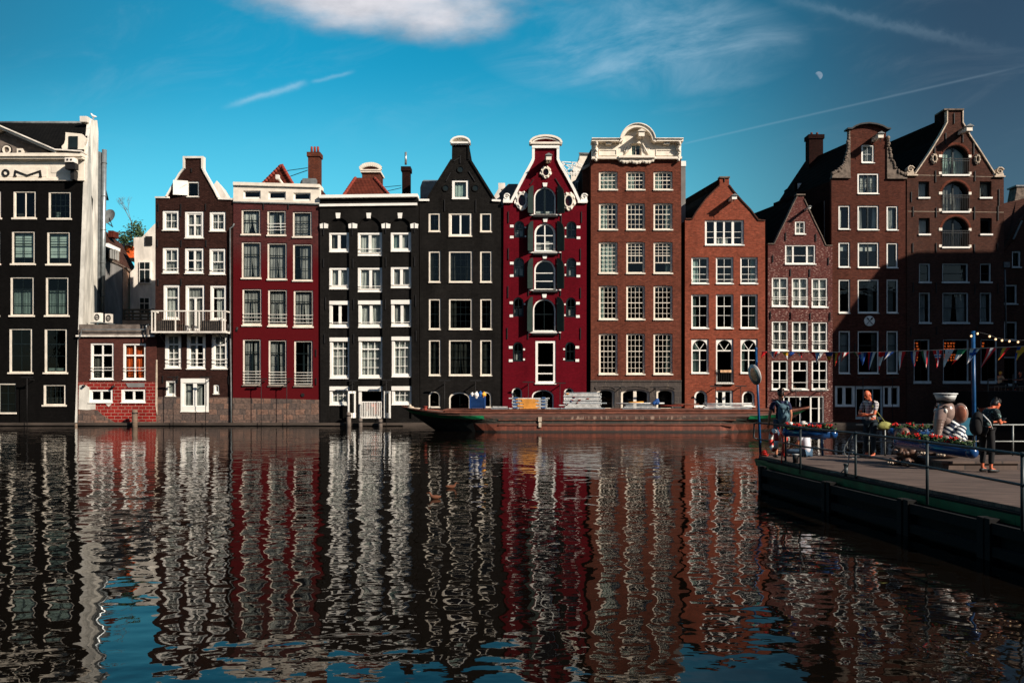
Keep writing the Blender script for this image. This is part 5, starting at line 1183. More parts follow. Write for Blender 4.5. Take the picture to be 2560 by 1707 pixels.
for a_, b_ in ((920, 1078), (1207, 1462), (1576, 1740)):
    H.win('F2', a_, 735, b_, 1165, cols=2, **dict(st, gm='glassd', sillm='greyframe', sh=5, st=.8, bt=.5))
H.win('F2', 1230, 1250, 1440, 1600, name='door', **dict(st, gm='glassd', sill=False, ft=2.5))
gb = cc('F1', (850, 640), (985, 430), (1070, 290), (1130, 175), (1130, 60), (1268, 60), (1268, 172), (1330, 290), (1430, 440), (1548, 640))
H.region('wall', 'b_h12', [(2266.5, 1085), (2511, 1085), (2509.5, 441)]+gb[::-1]+[(2267.5, 439)])
H.finish(); H.body('b_dchim', 445); H.roof('tile_dk', [(p[0], p[1]+2) for p in [gb[0], gb[1], gb[2], (gb[3][0]-6, gb[3][1]-16), (gb[6][0]+2, gb[6][1]-16), gb[7], gb[8], gb[9]]])
H.trim('coping', 'bone', cc('F1', (845, 625), (985, 418), (1068, 282), (1128, 170)), 2.6, .10, .3); H.trim('coping', 'bone', cc('F1', (1272, 172), (1336, 285), (1436, 436), (1552, 620)), 2.6, .10, .3)
H.trim('coping', 'bone', cc('F1', (1131, 58), (1131, 172)), 2.6, .08, .3); H.trim('coping', 'bone', cc('F1', (1270, 58), (1270, 172)), 2.6, .08, .3)
MB().prism(cc('F1', (1098, 170), (1128, 170), (1128, 58), (1098, 62)), .3, 1.2).build('neck_side', 'b_dchim', H.o)
H.trim('gable_top', 'dbone', cc('F1', (1098, 54), (1275, 54)), 3.5, .14, 1.2)
scroll(H, 'F1', 803, 585, 34, 'bone'); scroll(H, 'F1', 1598, 600, 36, 'bone')
for x0_, x1_, y_ in ((768, 866, 638), (1545, 1640, 650)): H.trim('shoulder_slab', 'bone', cc('F1', (x0_, y_), (x1_, y_)), 3.2, .16, .3)
cartouche(H, 'F1', 1013, 490, 27, 46, 'bone'); cartouche(H, 'F1', 1396, 495, 25, 46, 'bone')
H.hoist(c('F1', 1248, 0)[0], c('F1', 0, 262)[1], 11, 14, 1.15, 'cream')
for ya in (465, 617, 795, 944, 1117, 1265): blocks(H, 'F1', [(1058, ya-12, 1087, ya+12), (1323, ya-10, 1347, ya+14)], 'cream')
H.trim('iron_tie', 'bone', cc('F1', (782, 957), (1635, 966)), .7, .02); H.trim('iron_tie', 'bone', cc('F1', (880, 635), (1540, 650)), .7, .02)
H.anchors('F1', [(1193, 85, 180), (1118, 260, 360), (1270, 260, 345), (1020, 360, 450), (1367, 350, 450), (1028, 595, 700), (1378, 600, 690), (812, 785, 875), (1592, 760, 910), (827, 915, 1005), (1033, 925, 1010), (1374, 915, 1030), (1583, 910, 1040), (825, 1240, 1325), (1033, 1240, 1325), (1374, 1250, 1330), (1580, 1240, 1310)])
H.anchors('F2', [(912, 180, 280), (1137, 180, 285), (1515, 190, 300), (1740, 190, 290), (888, 620, 710), (1140, 610, 690), (1540, 610, 690)])
for ya, rx in ((368, 125), (690, 125), (1006, 125)):
    p = c('F1', 1207, ya+119); H.trim('brick_arch', 'b_h8', arc_px(p[0], p[1], 125/3.5627+2.5, 125/3.5627+2.5, 178, 2, 14), 5, .02, .0)
# lit strips of warm lamps inside the ground floor windows
M['warm'] = mat('warm_lamp', (.5, .12, .03), .5, emit=(1, .17, .035, .55))
for (xa, xb, ya, yb, fr_) in ((928, 1055, 765, 850, 0), (1210, 1420, 765, 935, 1), (1588, 1705, 765, 800, 2)):
    wo = [w_['obj'] for w_ in H.w if abs(w_['y0']-c('F2', 0, 735)[1]) < .5][fr_]; y = ya
    g = MB(); rnd = random.Random(fr_)
    while y <= (935 if fr_ < 2 else 800):
        if not 850 < y < 878:
            x = xa
            while x < xb-12:
                p = c('F2', x, y); wd_ = rnd.uniform(9, 22)/3.92/S; g.box(PX(p[0]), PX(p[0])+wd_, D+1.1, D+1.15, PZ(p[1])-.03, PZ(p[1])+.03)
                p = c('F2', x+4, y+8); g.box(PX(p[0]), PX(p[0])+wd_*.7, D+1.1, D+1.15, PZ(p[1])-.02, PZ(p[1])+.02); x += rnd.uniform(26, 34)
        y += 29 if y < 878 else 26
    g.build('shelf_lamps', 'warm', wo)
H12 = H
# ================================================================ HOUSE 13: dark house at right edge
H = House('canal_house', 'dark brick house with tiled roof at the right edge behind the terrace', 'house', 2513, 2760, .9, 12, -.2)
st = dict(fm='greyframe', sm='dsash', ft=4, fb=4.5, ftop=4, st=1.2, rec=.08, sp=1, sh=2, bt=.8, gm='glassd')
for dx in (0, 215):
    H.win('F2', 1865+dx, 185, 2010+dx, 385, cols=2, cur='split', cm='curtainp', **st); H.win('F2', 1880+dx, 552, 2010+dx, 745, cols=2, cur='split', cm='curtainp', **st); H.win('F1', 1780+dx, 1290, 1860+dx, 1443, cols=2, **st)
H.win('F2', 1860, 900, 2010, 1190, name='door', cols=2, **st)
H.region('wall', 'b_h12', [(2511, 1085), (2760, 1085), (2760, 660), c('F1', 2010, 860), c('F1', 1850, 1010), c('F1', 1720, 1240), (2511, 650)])
H.finish(); MB().prism([(2514, 1085), (2760, 1085), (2760, 655), (2514, 655)], 1.2, 12, skew=-.1, front=False).build('side_wall', 'b_dchim', H.o)
MB().prism([(2552, 664), (2758, 664), (2758, 598), (2580, 598)], 1.6, 6, skew=-.1).build('attic_wall', 'b_dchim', H.o)
q = lambda x, y, d: at(*c('F1', x, y), D+d)
MB().add([q(1637, 1320, .8), q(1700, 1240, .8), q(1860, 960, .8), q(2250, 700, .8), q(1637, 885, 6), q(1745, 860, 6), q(1900, 820, 6), q(2250, 700, 7)], [(0, 1, 5, 4), (1, 2, 6, 5), (2, 3, 7, 6)]).build('roof', 'tile_brn', H.o)
MB().bar(q(1722, 1205, .6), q(1800, 1040, .6), .09).build('gutter', 'lead', H.o)
p0, p1 = q(1740, 860, 6), q(1830, 738, 6); g = MB(); g.add([(p0.x-.1, D+6, p0.z-.3), (p1.x+.9, D+6, p0.z-.3), (p1.x+.7, D+6, p1.z), (p0.x+.15, D+6, p1.z), (p0.x-.1, D+7, p0.z-.3), (p1.x+.9, D+7, p0.z-.3), (p1.x+.7, D+7, p1.z), (p0.x+.15, D+7, p1.z)], [(0, 1, 2, 3), (4, 5, 6, 7), (0, 4, 7, 3), (1, 5, 6, 2), (3, 2, 6, 7)])
ch = g.build('chimney', 'dbone', H.o); MB().box(p0.x+.0, p1.x+.9, D+5.9, D+7.1, p1.z, p1.z+.12).build('chimney_cap', 'lead', ch)
g = MB(); p = c('F2', 1828, 50); p2 = c('F2', 1842, 720); g.loft([(PX(p[0]), D+.2, PZ(p[1])), (PX(p2[0]), D+.2, PZ(p2[1]))], .06, 8); g.box(PX(p[0])-.25, PX(p[0])+.25, D+.0, D+.4, PZ(668), PZ(655)); g.build('rain_pipe', 'pipe', H.o)
# ================================================================ houses behind the alley, left
t_ = thing('back_house', 'grey side house with brown sloping roof in the alley beside the steel flue', 'house', tuple(at(290, 1000, D+12)))
A = lambda x, y, d: at(230+x/4.612, 480+y/4.612, D+d)
g = MB(); g.add([A(120, 1560, 10), A(355, 1560, 14), A(445, 1560, 17), A(445, 930, 17), A(355, 870, 14), A(200, 780, 11), A(120, 720, 10)], [(0, 1, 4, 5, 6), (1, 2, 3, 4)]); g.build('wall', 'gplaster', t_)
MB().add([A(355, 1560, 13.9), A(445, 1560, 16.9), A(445, 925, 16.9), A(355, 868, 13.9)], [(0, 1, 2, 3)]).build('wall', 'tan', t_)
g = MB(); g.add([A(110, 740, 9.8), A(200, 780, 10.8), A(355, 868, 13.8), A(470, 930, 17), A(490, 860, 19), A(340, 600, 19), A(120, 420, 15)], [(0, 1, 6), (1, 2, 5, 6), (2, 3, 4, 5)]); g.build('roof', 'tile_brn', t_)
MB().bar(A(190, 778, 10.7), A(455, 918, 16.7), .2).build('gutter', 'dbone', t_)
g = MB(); g.add([A(200, 620, 9.9), A(318, 690, 10.2), A(318, 810, 10.2), A(200, 765, 9.9), A(155, 600, 13), A(155, 760, 13)], [(0, 1, 2, 3), (0, 3, 5, 4)]); o_ = g.build('dormer', 'dbone', t_)
MB().add([A(148, 592, 9.6), A(325, 665, 10), A(325, 690, 10), A(148, 622, 9.6), A(190, 590, 13), A(330, 655, 13)], [(0, 1, 2, 3), (0, 4, 5, 1)]).build('dormer_roof', 'white', o_)
for i in range(4): x_ = 208+i*27; MB().add([A(x_, 632+i*13, 9.85), A(x_+21, 642+i*13, 9.85), A(x_+21, 768+i*8, 9.85), A(x_, 760+i*8, 9.85)], [(0, 1, 2, 3)]).build('window', 'curtaing', o_)
g = MB(); g.box(A(185, 0, 15).x, A(243, 0, 15).x, D+15, D+16, A(0, 520, 15).z, A(0, 445, 15).z); g.build('chimney', 'tile_red', t_)
t_ = thing('back_house', 'white plastered house with stepped gable in the alley beside the brown house', 'house', tuple(at(370, 1000, D+16)))
g = MB(); P_ = [A(440, 1500, 16), A(760, 1500, 16), A(760, 340, 16), A(716, 375, 16), A(575, 520, 16), A(480, 525, 16), A(480, 640, 16), A(490, 640, 16), A(490, 880, 16), A(440, 925, 16)]
n = len(P_); tri = tessellate_polygon([[Vector((p.x, p.z, 0)) for p in P_]]); Q_ = [p+Vector((-.6, 6, 0)) for p in P_]
g.add(P_+Q_, [tuple(t) for t in tri]+[(i, (i+1) % n, n+(i+1) % n, n+i) for i in range(n)]); g.build('wall', 'oldwhite', t_)
for (xa, ya, xb, yb, bars) in ((545, 800, 680, 1055, 1), (545, 1215, 670, 1400, 1), (615, 512, 692, 612, 0)):
    p0, p1 = A(xa, yb, 15.9), A(xb, ya, 15.9); g = MB(); g.box(p0.x, p1.x, D+15.86, D+15.98, p0.z, p1.z); w_ = g.build('window', 'white' if bars else 'iron', t_)
    if bars:
        for (fa, fb, fc, fd) in ((.1, .46, .05, .60), (.54, .9, .05, .60), (.1, .46, .66, .95), (.54, .9, .66, .95)):
            g = MB(); g.box(p0.x+(p1.x-p0.x)*fa, p0.x+(p1.x-p0.x)*fb, D+15.82, D+15.87, p0.z+(p1.z-p0.z)*fc, p0.z+(p1.z-p0.z)*fd); g.build('pane', 'dsash', w_)
t_ = thing('back_house', 'orange awning roof terrace with white parapet far behind the alley', 'house', tuple(at(320, 700, D+26)))
p0, p1 = A(330, 760, 24), A(500, 580, 24); MB().box(p0.x, p1.x, D+24, D+30, p0.z, p1.z).build('parapet', 'oldwhite', t_)
p0, p1 = A(380, 760, 23.9), A(480, 620, 23.9); MB().box(p0.x, p1.x, D+23.8, D+24, p0.z, p1.z).build('awning', 'curtaino', t_)
g = MB(); 
for x_ in (250, 310, 380, 450, 520, 590): g.bar(A(x_, 580, 24), A(x_, 462, 24), .05)
for y_ in (462, 470): g.bar(A(245, y_, 24), A(600, y_+4, 24), .04)
g.build('railing', 'lead', t_)
t_ = thing('wooden_terrace', 'dark timber terrace railing above the annex roof in the alley', 'terrace', tuple(A(500, 1450, 9)))
g = MB()
for y_ in (1360, 1400, 1440, 1475): g.bar(A(360, y_, 9), A(760, y_, 9), .16)
for x_ in (370, 470, 560, 650, 750): g.bar(A(x_, 1500, 9), A(x_, 1350, 9), .14)
g.build('railing', 'iron', t_); g = MB(); g.add([A(350, 1480, 8.9), A(770, 1480, 8.9), A(770, 1540, 8), A(350, 1540, 8)], [(0, 1, 2, 3)]); g.build('deck', 'conc', t_)
# satellite dish
t_ = thing('satellite_dish', 'dark satellite dish on the roof beside the steel flue', 'satellite dish', tuple(A(180, 420, 9)))
c0 = A(200, 300, 9); m3 = Matrix.Rotation(R(-8), 3, 'Z') @ Matrix.Rotation(R(66), 3, 'X')
g = MB(); n = 20; vs = []; fs = []
for i in range(6):
    r_ = .62*i/5
    for k in range(n): a_ = 2*math.pi*k/n; vs.append(c0+m3 @ Vector((r_*math.cos(a_), r_*math.sin(a_)*1.15, .22*(i/5)**2)))
for i in range(5):
    for k in range(n): fs.append((i*n+k, i*n+(k+1) % n, (i+1)*n+(k+1) % n, (i+1)*n+k))
g.add(vs, fs, 0, True).build('dish', 'lead', t_)
g = MB(); g.bar(c0, A(235, 400, 8), .05); g.bar(A(140, 330, 9.2), A(240, 402, 8), .06); g.bar(A(135, 330, 9), A(135, 470, 9), .08); g.build('arm', 'iron', t_)
# roof tree
M['leaf'] = mat('green_leaves', (.05, .09, .035), .8, var=.5, scale=4)
t_ = thing('small_tree', 'small bare topped tree with green ivy on the roof terrace behind the alley', 'tree', tuple(A(452, 560, 23)))
g = MB(); rnd = random.Random(4)
def branch(p, d, L, r, k):
    q = p+d*L; g.loft([p, q], [r, r*.6], 6)
    if k > 0:
        for _ in range(3): branch(q, (d+Vector((rnd.uniform(-.9, .9), rnd.uniform(-.3, .3), rnd.uniform(-.1, .5)))).normalized(), L*.62, r*.55, k-1)
branch(A(452, 560, 23), Vector((0, 0, 1)), 1.9, .05, 4); g.build('trunk', 'wood', t_)
g = MB()
for cx_, cz_, rr_ in ((450, 500, .9), (500, 430, .9), (520, 400, .6), (400, 540, .8), (480, 520, 1.0), (360, 545, .5), (535, 480, .5)):
    c0 = A(cx_, cz_, 22.9)
    for _ in range(110):
        v_ = Vector((rnd.gauss(0, .5), rnd.gauss(0, .5), rnd.gauss(0, .45)))*rr_; g.obox(c0+v_, .09, .05, .006, rnd.random()*6, rnd.random()*6, rnd.random()*6)
g.build('crown', 'leaf', t_)
# ================================================================ setting
WM, t, b = newmat('canal_water')
p, g_ = wpos(t); x, y, z = sxyz(t, p)
b.inputs['Base Color'].default_value = (.0035, .0026, .0018, 1); b.inputs['Roughness'].default_value = .015; b.inputs['IOR'].default_value = 1.33; b.inputs['Specular IOR Level'].default_value = .40; b.inputs['Specular Tint'].default_value = (1, .93, .90, 1)
n1 = noise(t, cxyz(t, x*.60, y*.85, 0.0), 1.0, 1.5, .5)
n2 = noise(t, cxyz(t, x*2.0, y*2.5, 3.0), 1.0, 1.0, .5)
n3 = noise(t, cxyz(t, x*7, y*9, 6.0), 1.0, 1, .5)
ruf = noise(t, cxyz(t, x*.10, y*.22, 4.0), 1, 3, .5).step(.45, .65)
far = y.step(18, 50)
ht = n1*.028+n2*.0105+n3*(ruf*.0012+far*.0008+.0003)
calm = noise(t, cxyz(t, x*.06, y*.09, 1.0), 1, 3, .5).step(.3, .7)
ht = ht*(calm*.85+.50)
bn = t.nodes.new('ShaderNodeBump'); bn.inputs['Strength'].default_value = 1.0; bn.inputs['Distance'].default_value = 1.0
t.links.new(ht.k, bn.inputs['Height']); t.links.new(bn.outputs[0], b.inputs['Normal'])
M['water'] = WM
tag(MB().add([(-700, -300, 0), (700, -300, 0), (700, 69, 0), (-700, 69, 0)], [(0, 1, 2, 3)]).build('water', 'water'), kind='structure')
M['earth'] = mat('city_ground', (.06, .055, .05), .95, var=.3, scale=.3)
tag(MB().add([(-3000, 67.5, .9), (3000, 67.5, .9), (3000, 4000, .9), (-3000, 4000, .9), (-3000, 67.5, -1), (3000, 67.5, -1)], [(0, 1, 2, 3), (4, 5, 1, 0)]).build('ground', 'earth'), kind='structure')
M['wale'] = mat('wet_timber', (.06, .045, .035), .8, var=.45, scale=1.5, stretch=(.4, 1, 3), bump=.3)
g = MB(); g.box(PX(-190), PX(1010), D-.55, D-.06, .06, PZ(1056)); g.box(PX(-190), PX(1010), D-.45, D-.06, -.4, .06); tag(g.build('quay_ledge', 'wale'), kind='structure')
g = MB(); g.box(PX(1010), PX(2800), D-.55, D-.06, -.3, .25); tag(g.build('quay_ledge', 'wale'), kind='structure')
# mooring posts
def post(x, yt, m, lab, d=D-.9, r=.15):
    X = (x-1280)*d/F; z1_ = HC+(YH-yt)*d/F; g = MB(); g.loft([(X, d, -.6), (X, d, z1_-.03), (X, d, z1_)], [r, r*.95, r*.7], 10, sm=True); t_ = thing('mooring_post', lab, 'mooring post', (X, d, 0)); g.build('post', m, t_)
    MB().loft([(X, d, z1_-.28), (X, d, z1_-.2)], r*1.08, 10).build('iron_band', 'iron', t_)
post(337, 1024, 'wood', 'tall weathered timber mooring post in front of the red painted annex', r=.19)
post(872, 1030, 'conc', 'thick mooring post left of the open white doors of the black arcaded house', r=.17)
post(901, 1045, 'conc', 'short mooring post under the open white doors, left one of the pair')
post(951, 1047, 'conc', 'short mooring post under the open white doors, right one of the pair')
post(190, 1058, 'wood', 'low timber post at the corner of the left black house', r=.1)
# facade lights on thin poles
def flamp(k, x, y, w_, lab, bottom=1058):
    p = c(k, x, y); X = PX(p[0]); Z = PZ(p[1]); yy = D-.85
    t_ = thing('facade_light', lab, 'floodlight', (X, yy, 0), 'floodlights on thin poles along the house fronts')
    MB().loft([(X, yy, 0), (X, yy, Z)], .022, 6).build('pole', 'iron', t_)
    MB().box(X-w_, X+w_, yy-.05, yy+.05, Z-.03, Z+.04).build('lamp_bar', 'iron', t_)
    MB().bar((X, yy, Z-.12), (X, D, Z-.18), .05).build('wall_arm', 'iron', t_)
for k, x, y, lab in (('A2', 335, 1032, 'black house with the pediment'), ('B2', 270, 1003, 'brown gabled house, left of its white door'), ('B2', 600, 1003, 'brown gabled house, right of its white door'),
    ('B2', 1165, 1020, 'dark red house, between its left and middle window'), ('B2', 1425, 1020, 'dark red house, between its middle and right window'), ('C2', 378, 985, 'black arcaded house, left of its doors'), ('C2', 706, 980, 'black arcaded house, right of its doors'),
    ('C2', 1270, 985, 'black neck gable house, left of its cellar arch'), ('C2', 1568, 985, 'black neck gable house, above the blue container'), ('D2', 314, 1040, 'crimson house, left of its tall door'), ('D2', 620, 1050, 'crimson house, right of its tall door'),
    ('D2', 1195, 1090, 'brown brick house, left of its cellar door'), ('D2', 1545, 1090, 'brown brick house, right of its cellar door'), ('E2', 400, 982, 'orange red house, left of its balcony door'), ('E2', 668, 980, 'orange red house, right of its balcony door'),
    ('E2', 1260, 1018, 'purple brick house, above the shopfront at left'), ('E2', 1530, 1018, 'purple brick house, above the shopfront at right'), ('F2', 370, 1112, 'crossed tools sign house, left of its door'), ('F2', 655, 1112, 'crossed tools sign house, right of its door'), ('F2', 1190, 1195, 'tall warehouse, above its cellar door')):
    flamp(k, x, y, .40, 'thin black floodlight pole at the '+lab)
# house off the right edge whose gable shades the lower right fronts
dx_, dz_ = 14*SUN.x/-SUN.y, 14*SUN.z/-SUN.y
t_ = thing('corner_house', 'big brick corner house beyond the right edge that shades the right hand fronts', 'house', (PX(2600)+dx_, D-14, 0))
ol = [(PX(x_)+dx_, PZ(y_)+dz_) for x_, y_ in ((2068, 1064), (2080, 835), (2206, 662), (2290, 630), (2484, 628), (2500, 560), (2580, 470), (2720, 380), (2900, 480), (2900, 1064))]
ol = [ol[0][:1]+(-1,)]+ol[1:-1]+[(ol[-1][0], -1)]
ol = [(ol[1][0], -1)]+ol[1:]
g = MB(); g.prism(ol, -14, -19, conv=False, skew=-1.25); g.build('wall', 'b_h8', t_)
g = MB()
for i in range(8):
    for j in range(7):
        X, Z = ol[3][0]+1+i*2.6, 3+j*3.2
        if Z < ol[3][1]-3: g.box(X, X+1.2, D-14.1, D-13.94, Z, Z+1.9)
g.build('window', 'greyframe', t_)
# unseen house row added behind the viewer to darken what the lower windows mirror
t_ = thing('unseen_house_row', 'unseen plain brick building added behind the viewer to darken the window reflections', 'building', (0, -16, 0))
g = MB(); g.box(-75, 75, -26, -16, -1, 15.5); g.build('wall', 'b_dchim', t_)
g = MB()
for i in range(30):
    for j in range(4): X = -72+i*4.9; Z = 2+j*3.4; g.box(X, X+1.3, -16.0, -15.94, Z, Z+2)
g.build('window', 'dsash', t_)
g = MB(); g.add([(-75, -15.8, 15.5), (75, -15.8, 15.5), (75, -21, 19.5), (-75, -21, 19.5), (75, -26.2, 15.5), (-75, -26.2, 15.5)], [(0, 1, 2, 3), (3, 2, 4, 5), (0, 3, 5), (1, 4, 2)]); g.build('roof', 'tile_dk', t_)
# ================================================================ barge
DB = F*HC/(1080-YH)
SB = F/DB
BX = lambda x: (x-1280)/SB
BZ = lambda y: HC+(YH-y)/SB
HM, t, b = newmat('rusty_barge_hull')
p, g_ = wpos(t); x, y, z = sxyz(t, p)
n1 = noise(t, cxyz(t, x*.8, y, z*2.2), 1.6, 6, .7); n2 = noise(t, cxyz(t, x*2.5, y, z*.7), 1.5, 5, .7)
cB = mixc(t, n1.step(.35, .7), (.055, .026, .018), (.105, .036, .022))
cB = mixc(t, (z+(n1-.5)*.25).step(.54, .43), cB, mixc(t, n2.step(.4, .65), (.10, .022, .010), (.19, .045, .02)))
cB = mixc(t, ((z+(n1-.5)*.2-.70).abs()).step(.22, .1), cB, mixc(t, n2.step(.45, .7), (.018, .022, .016), (.09, .05, .035)))
cB = mixc(t, (z+(n2-.5)*.1).step(.16, .06), cB, (.02, .012, .008))
wp = ((z-.88).abs()).step(.16, .05)*(n2.step(.5, .62))*(((x-7.5).abs()).step(5.5, 3.5)); cB = mixc(t, wp*.7, cB, (.38, .27, .2))
t.links.new(cB, b.inputs['Base Color']); b.inputs['Roughness'].default_value = .7
bn = t.nodes.new('ShaderNodeBump'); bn.inputs['Strength'].default_value = .5; bn.inputs['Distance'].default_value = .04; t.links.new(n1.k, bn.inputs['Height']); t.links.new(bn.outputs[0], b.inputs['Normal'])
M['hull'] = HM
M['rust'] = mat('rust_brown_deck', (.15, .052, .032), .85, var=.5, scale=1.5)
M['green'] = mat('green_boat_paint', (.012, .20, .075), .5, var=.35, scale=2)
M['blackhull'] = mat('black_tar_paint', (.016, .017, .016), .6, var=.4, scale=2)
XL, XR = (1005-1280)*(DB+2.4)/F, (2023-1280)*(DB+2.4)/F
bg_ = thing('cargo_barge', 'long rusty flat cargo barge with green striped pointed bows moored below the houses', 'barge', ((XL+XR)/2, DB+2.4, 0))
hb, NS = 2.4, 40
def station(i):
    s_ = i/NS; x_ = XL+(XR-XL)*s_; e0, e1 = (x_-XL), (XR-x_)
    def prof(e, L, pw=.55): return min(1, (max(e, 0)/L))**pw
    bt_ = hb*min(prof(e0, 4.2), prof(e1, 4.2)); bw = hb*min(prof(e0-1.6, 4.5, .75), prof(e1-1.6, 4.5, .75))
    zt = 1.18+.34*(max(0, 1-e0/3.4))**1.6+.34*(max(0, 1-e1/4.2))**1.5
    return x_, bt_, bw, zt
rings = []
for i in range(NS+1):
    # concentrate stations at both ends
    q_ = .5-.5*math.cos(math.pi*i/NS); x_, bt_, bw, zt = station(q_*NS)
    bm_ = bt_*.55+bw*.45
    sg = 1 if x_ < (XL+XR)/2 else -1; ef = math.exp(-min(x_-XL, XR-x_)/2.2); rk = lambda z_: x_+sg*ef*2.2*max(0, (zt-z_)/zt)
    rings.append([(x_, DB+2.4-bt_, zt), (rk(zt-.22), DB+2.4-bt_-.02, zt-.22), (rk(zt-.45), DB+2.4-(bt_*.8+bw*.2), zt-.45), (rk(.6), DB+2.4-bm_, .6), (rk(-.2), DB+2.4-bw, -.2), (rk(-.2), DB+2.4+bw, -.2), (rk(.6), DB+2.4+bm_, .6), (rk(zt-.22), DB+2.4+bt_, zt-.22), (x_, DB+2.4+bt_, zt)])
vs = [p for r_ in rings for p in r_]; fs = []; mi = []
nr = 9
g = MB(); g.add(vs, [(i*nr+k, i*nr+k+1, (i+1)*nr+k+1, (i+1)*nr+k) for i in range(NS) for k in range(nr-1)], 0, False); g.build('hull', 'hull', bg_)
for rng, nm in (((0, 14), 'left'), ((NS-14, NS), 'right')):
    g = MB(); L1 = []; L2 = []
    for i in range(rng[0], rng[1]+1): r_ = rings[i]; sx = -.09 if nm == 'left' else .09; L1.append(Vector(r_[1])+Vector((sx, -.08, .06))); L2.append(Vector(r_[2])+Vector((sx, -.085, .08)))
    if nm == 'left': L1, L2 = L1[:13], L2[:13]
    else: L1, L2 = L1[3:], L2[3:]
    n = len(L1); g.add(L1+L2, [(i, i+1, n+i+1, n+i) for i in range(n-1)]); g.build('bow_stripe', 'green', bg_)
    if nm == 'left':
        g = MB(); L3 = [Vector(rings[i][3])+Vector((-.05, -.05, 0)) for i in range(12)]; L4 = [Vector(rings[i][4])+Vector((-.05, -.05, 0)) for i in range(12)]; L2b = [Vector(rings[i][2])+Vector((-.05, -.05, .0)) for i in range(12)]
        g.add(L2b+L3+L4, [(i, i+1, 13+i, 12+i) for i in range(11)]+[(12+i, 13+i, 25+i, 24+i) for i in range(11)]); g.build('bow_plating', 'blackhull', bg_)
g = MB(); L1 = [(r_[0][0], r_[0][1], r_[0][2]-.10) for r_ in rings]; L2 = [(r_[8][0], r_[8][1], r_[8][2]-.10) for r_ in rings]; n = len(L1)
g.add(L1+L2, [(i, i+1, n+i+1, n+i) for i in range(n-1)]); g.build('deck', 'rust', bg_)
g = MB(); 
for i in range(NS): g.bar(rings[i][0], rings[i+1][0], .07, .07); g.bar(rings[i][8], rings[i+1][8], .07)
for i in range(13, NS-12): g.bar(Vector(rings[i][0])+Vector((0, -.03, -.42)), Vector(rings[i+1][0])+Vector((0, -.03, -.42)), .08, .06); g.bar(Vector(rings[i][0])+Vector((0, -.04, -.72)), Vector(rings[i+1][0])+Vector((0, -.04, -.72)), .05, .05)
g.build('rubbing_strake', 'rust', bg_)
g = MB(); g.box(BX(1110), BX(1975), DB+.75, DB+4.1, 1.08, 1.31); g.box(BX(1105), BX(1975), DB+.7, DB+4.15, 1.31, 1.37); g.build('hatch_coaming', 'rust', bg_)
g = MB(); p = (BX(1058), DB+1.2, 1.1); g.loft([p, (p[0], p[1], 1.52)], .11, 10); g.loft([(p[0], p[1], 1.52), (p[0], p[1], 1.58)], .15, 10); g.build('bollard', 'ridge_red', bg_)
g = MB(); p = (BX(1030), DB+2.0, 1.75); g.loft([(p[0]-.3, p[1]-.6, 1.46), (p[0]+.5, p[1]-.6, 1.40)], .05, 8); g.ell((p[0]-.25, p[1]-.6, 1.48), (.22, .18, .10)); g.ell((p[0]-.3, p[1]-.6, 1.60), (.09, .09, .1)); g.build('windlass', 'bone', bg_)
g = MB(); X = BX(1350); g.box(X-.11, X+.11, DB-.12, DB, .66, .94); g.box(X-.08, X+.08, DB-.10, DB, .30, .62); g.build('fender_block', 'bone', bg_)
ZD = 1.38
# container with bags
M['bluec'] = mat('blue_container_paint', (.008, .045, .16), .55, var=.25, scale=2)
xa, xb = BX(1171.5), BX(1211.5); t_ = thing('waste_container', 'blue ribbed steel container standing on the barge deck', 'container', ((xa+xb)/2, DB+1.2, ZD))
zt = BZ(988); g = MB(); g.box(xa, xb, DB+1.0, DB+2.2, ZD+.08, zt); g.build('box', 'bluec', t_)
g = MB()
for i in range(9): zz = ZD+.16+i*(zt-ZD-.2)/9; g.box(xa-.02, xb+.02, DB+.96, DB+1.0, zz, zz+.035)
for x_ in (xa, xb-.06): g.box(x_, x_+.06, DB+.95, DB+1.0, ZD+.06, zt+.02)
g.build('rib', 'bluec', t_)
for x_ in (xa+.1, xb-.1): MB().loft([(x_, DB+1.1, ZD+.07), (x_+.05, DB+1.1, ZD+.07)], .07, 10, up=(0, 1, 0)).build('wheel', 'iron', t_)
M['bagw'] = mat('white_plastic_bag', (.75, .72, .68), .4, var=.1); M['bago'] = mat('orange_plastic_bag', (.85, .38, .04), .5, var=.15); M['bagb'] = mat('blue_plastic_bag', (.01, .07, .25), .5, var=.2)
for x_, y_, r_, m_, lab in ((1178, 984, .10, 'bagw', 'small white bag on the left rim of the blue container'), (1189, 986, .17, 'bagw', 'large white sack spilling over the front of the blue container'), (1199, 983, .14, 'bagb', 'blue bag on top of the blue container'), (1208, 985, .14, 'bago', 'orange bag on the right rim of the blue container')):
    g = MB(); c0 = Vector((BX(x_), DB+1.05, BZ(y_)-.04)); g.ell(c0, (r_*1.1, r_, r_), 12, 8); g.loft([c0+Vector((0, 0, r_*.8)), c0+Vector((.03, 0, r_*1.3))], [r_*.25, r_*.4], 8); g.ell(c0+Vector((.0, -.03, -r_*.8)), (r_*.7, r_*.5, r_*.7), 10, 6)
    tag(g.build('bag', m_, origin=c0), lab, 'bag')
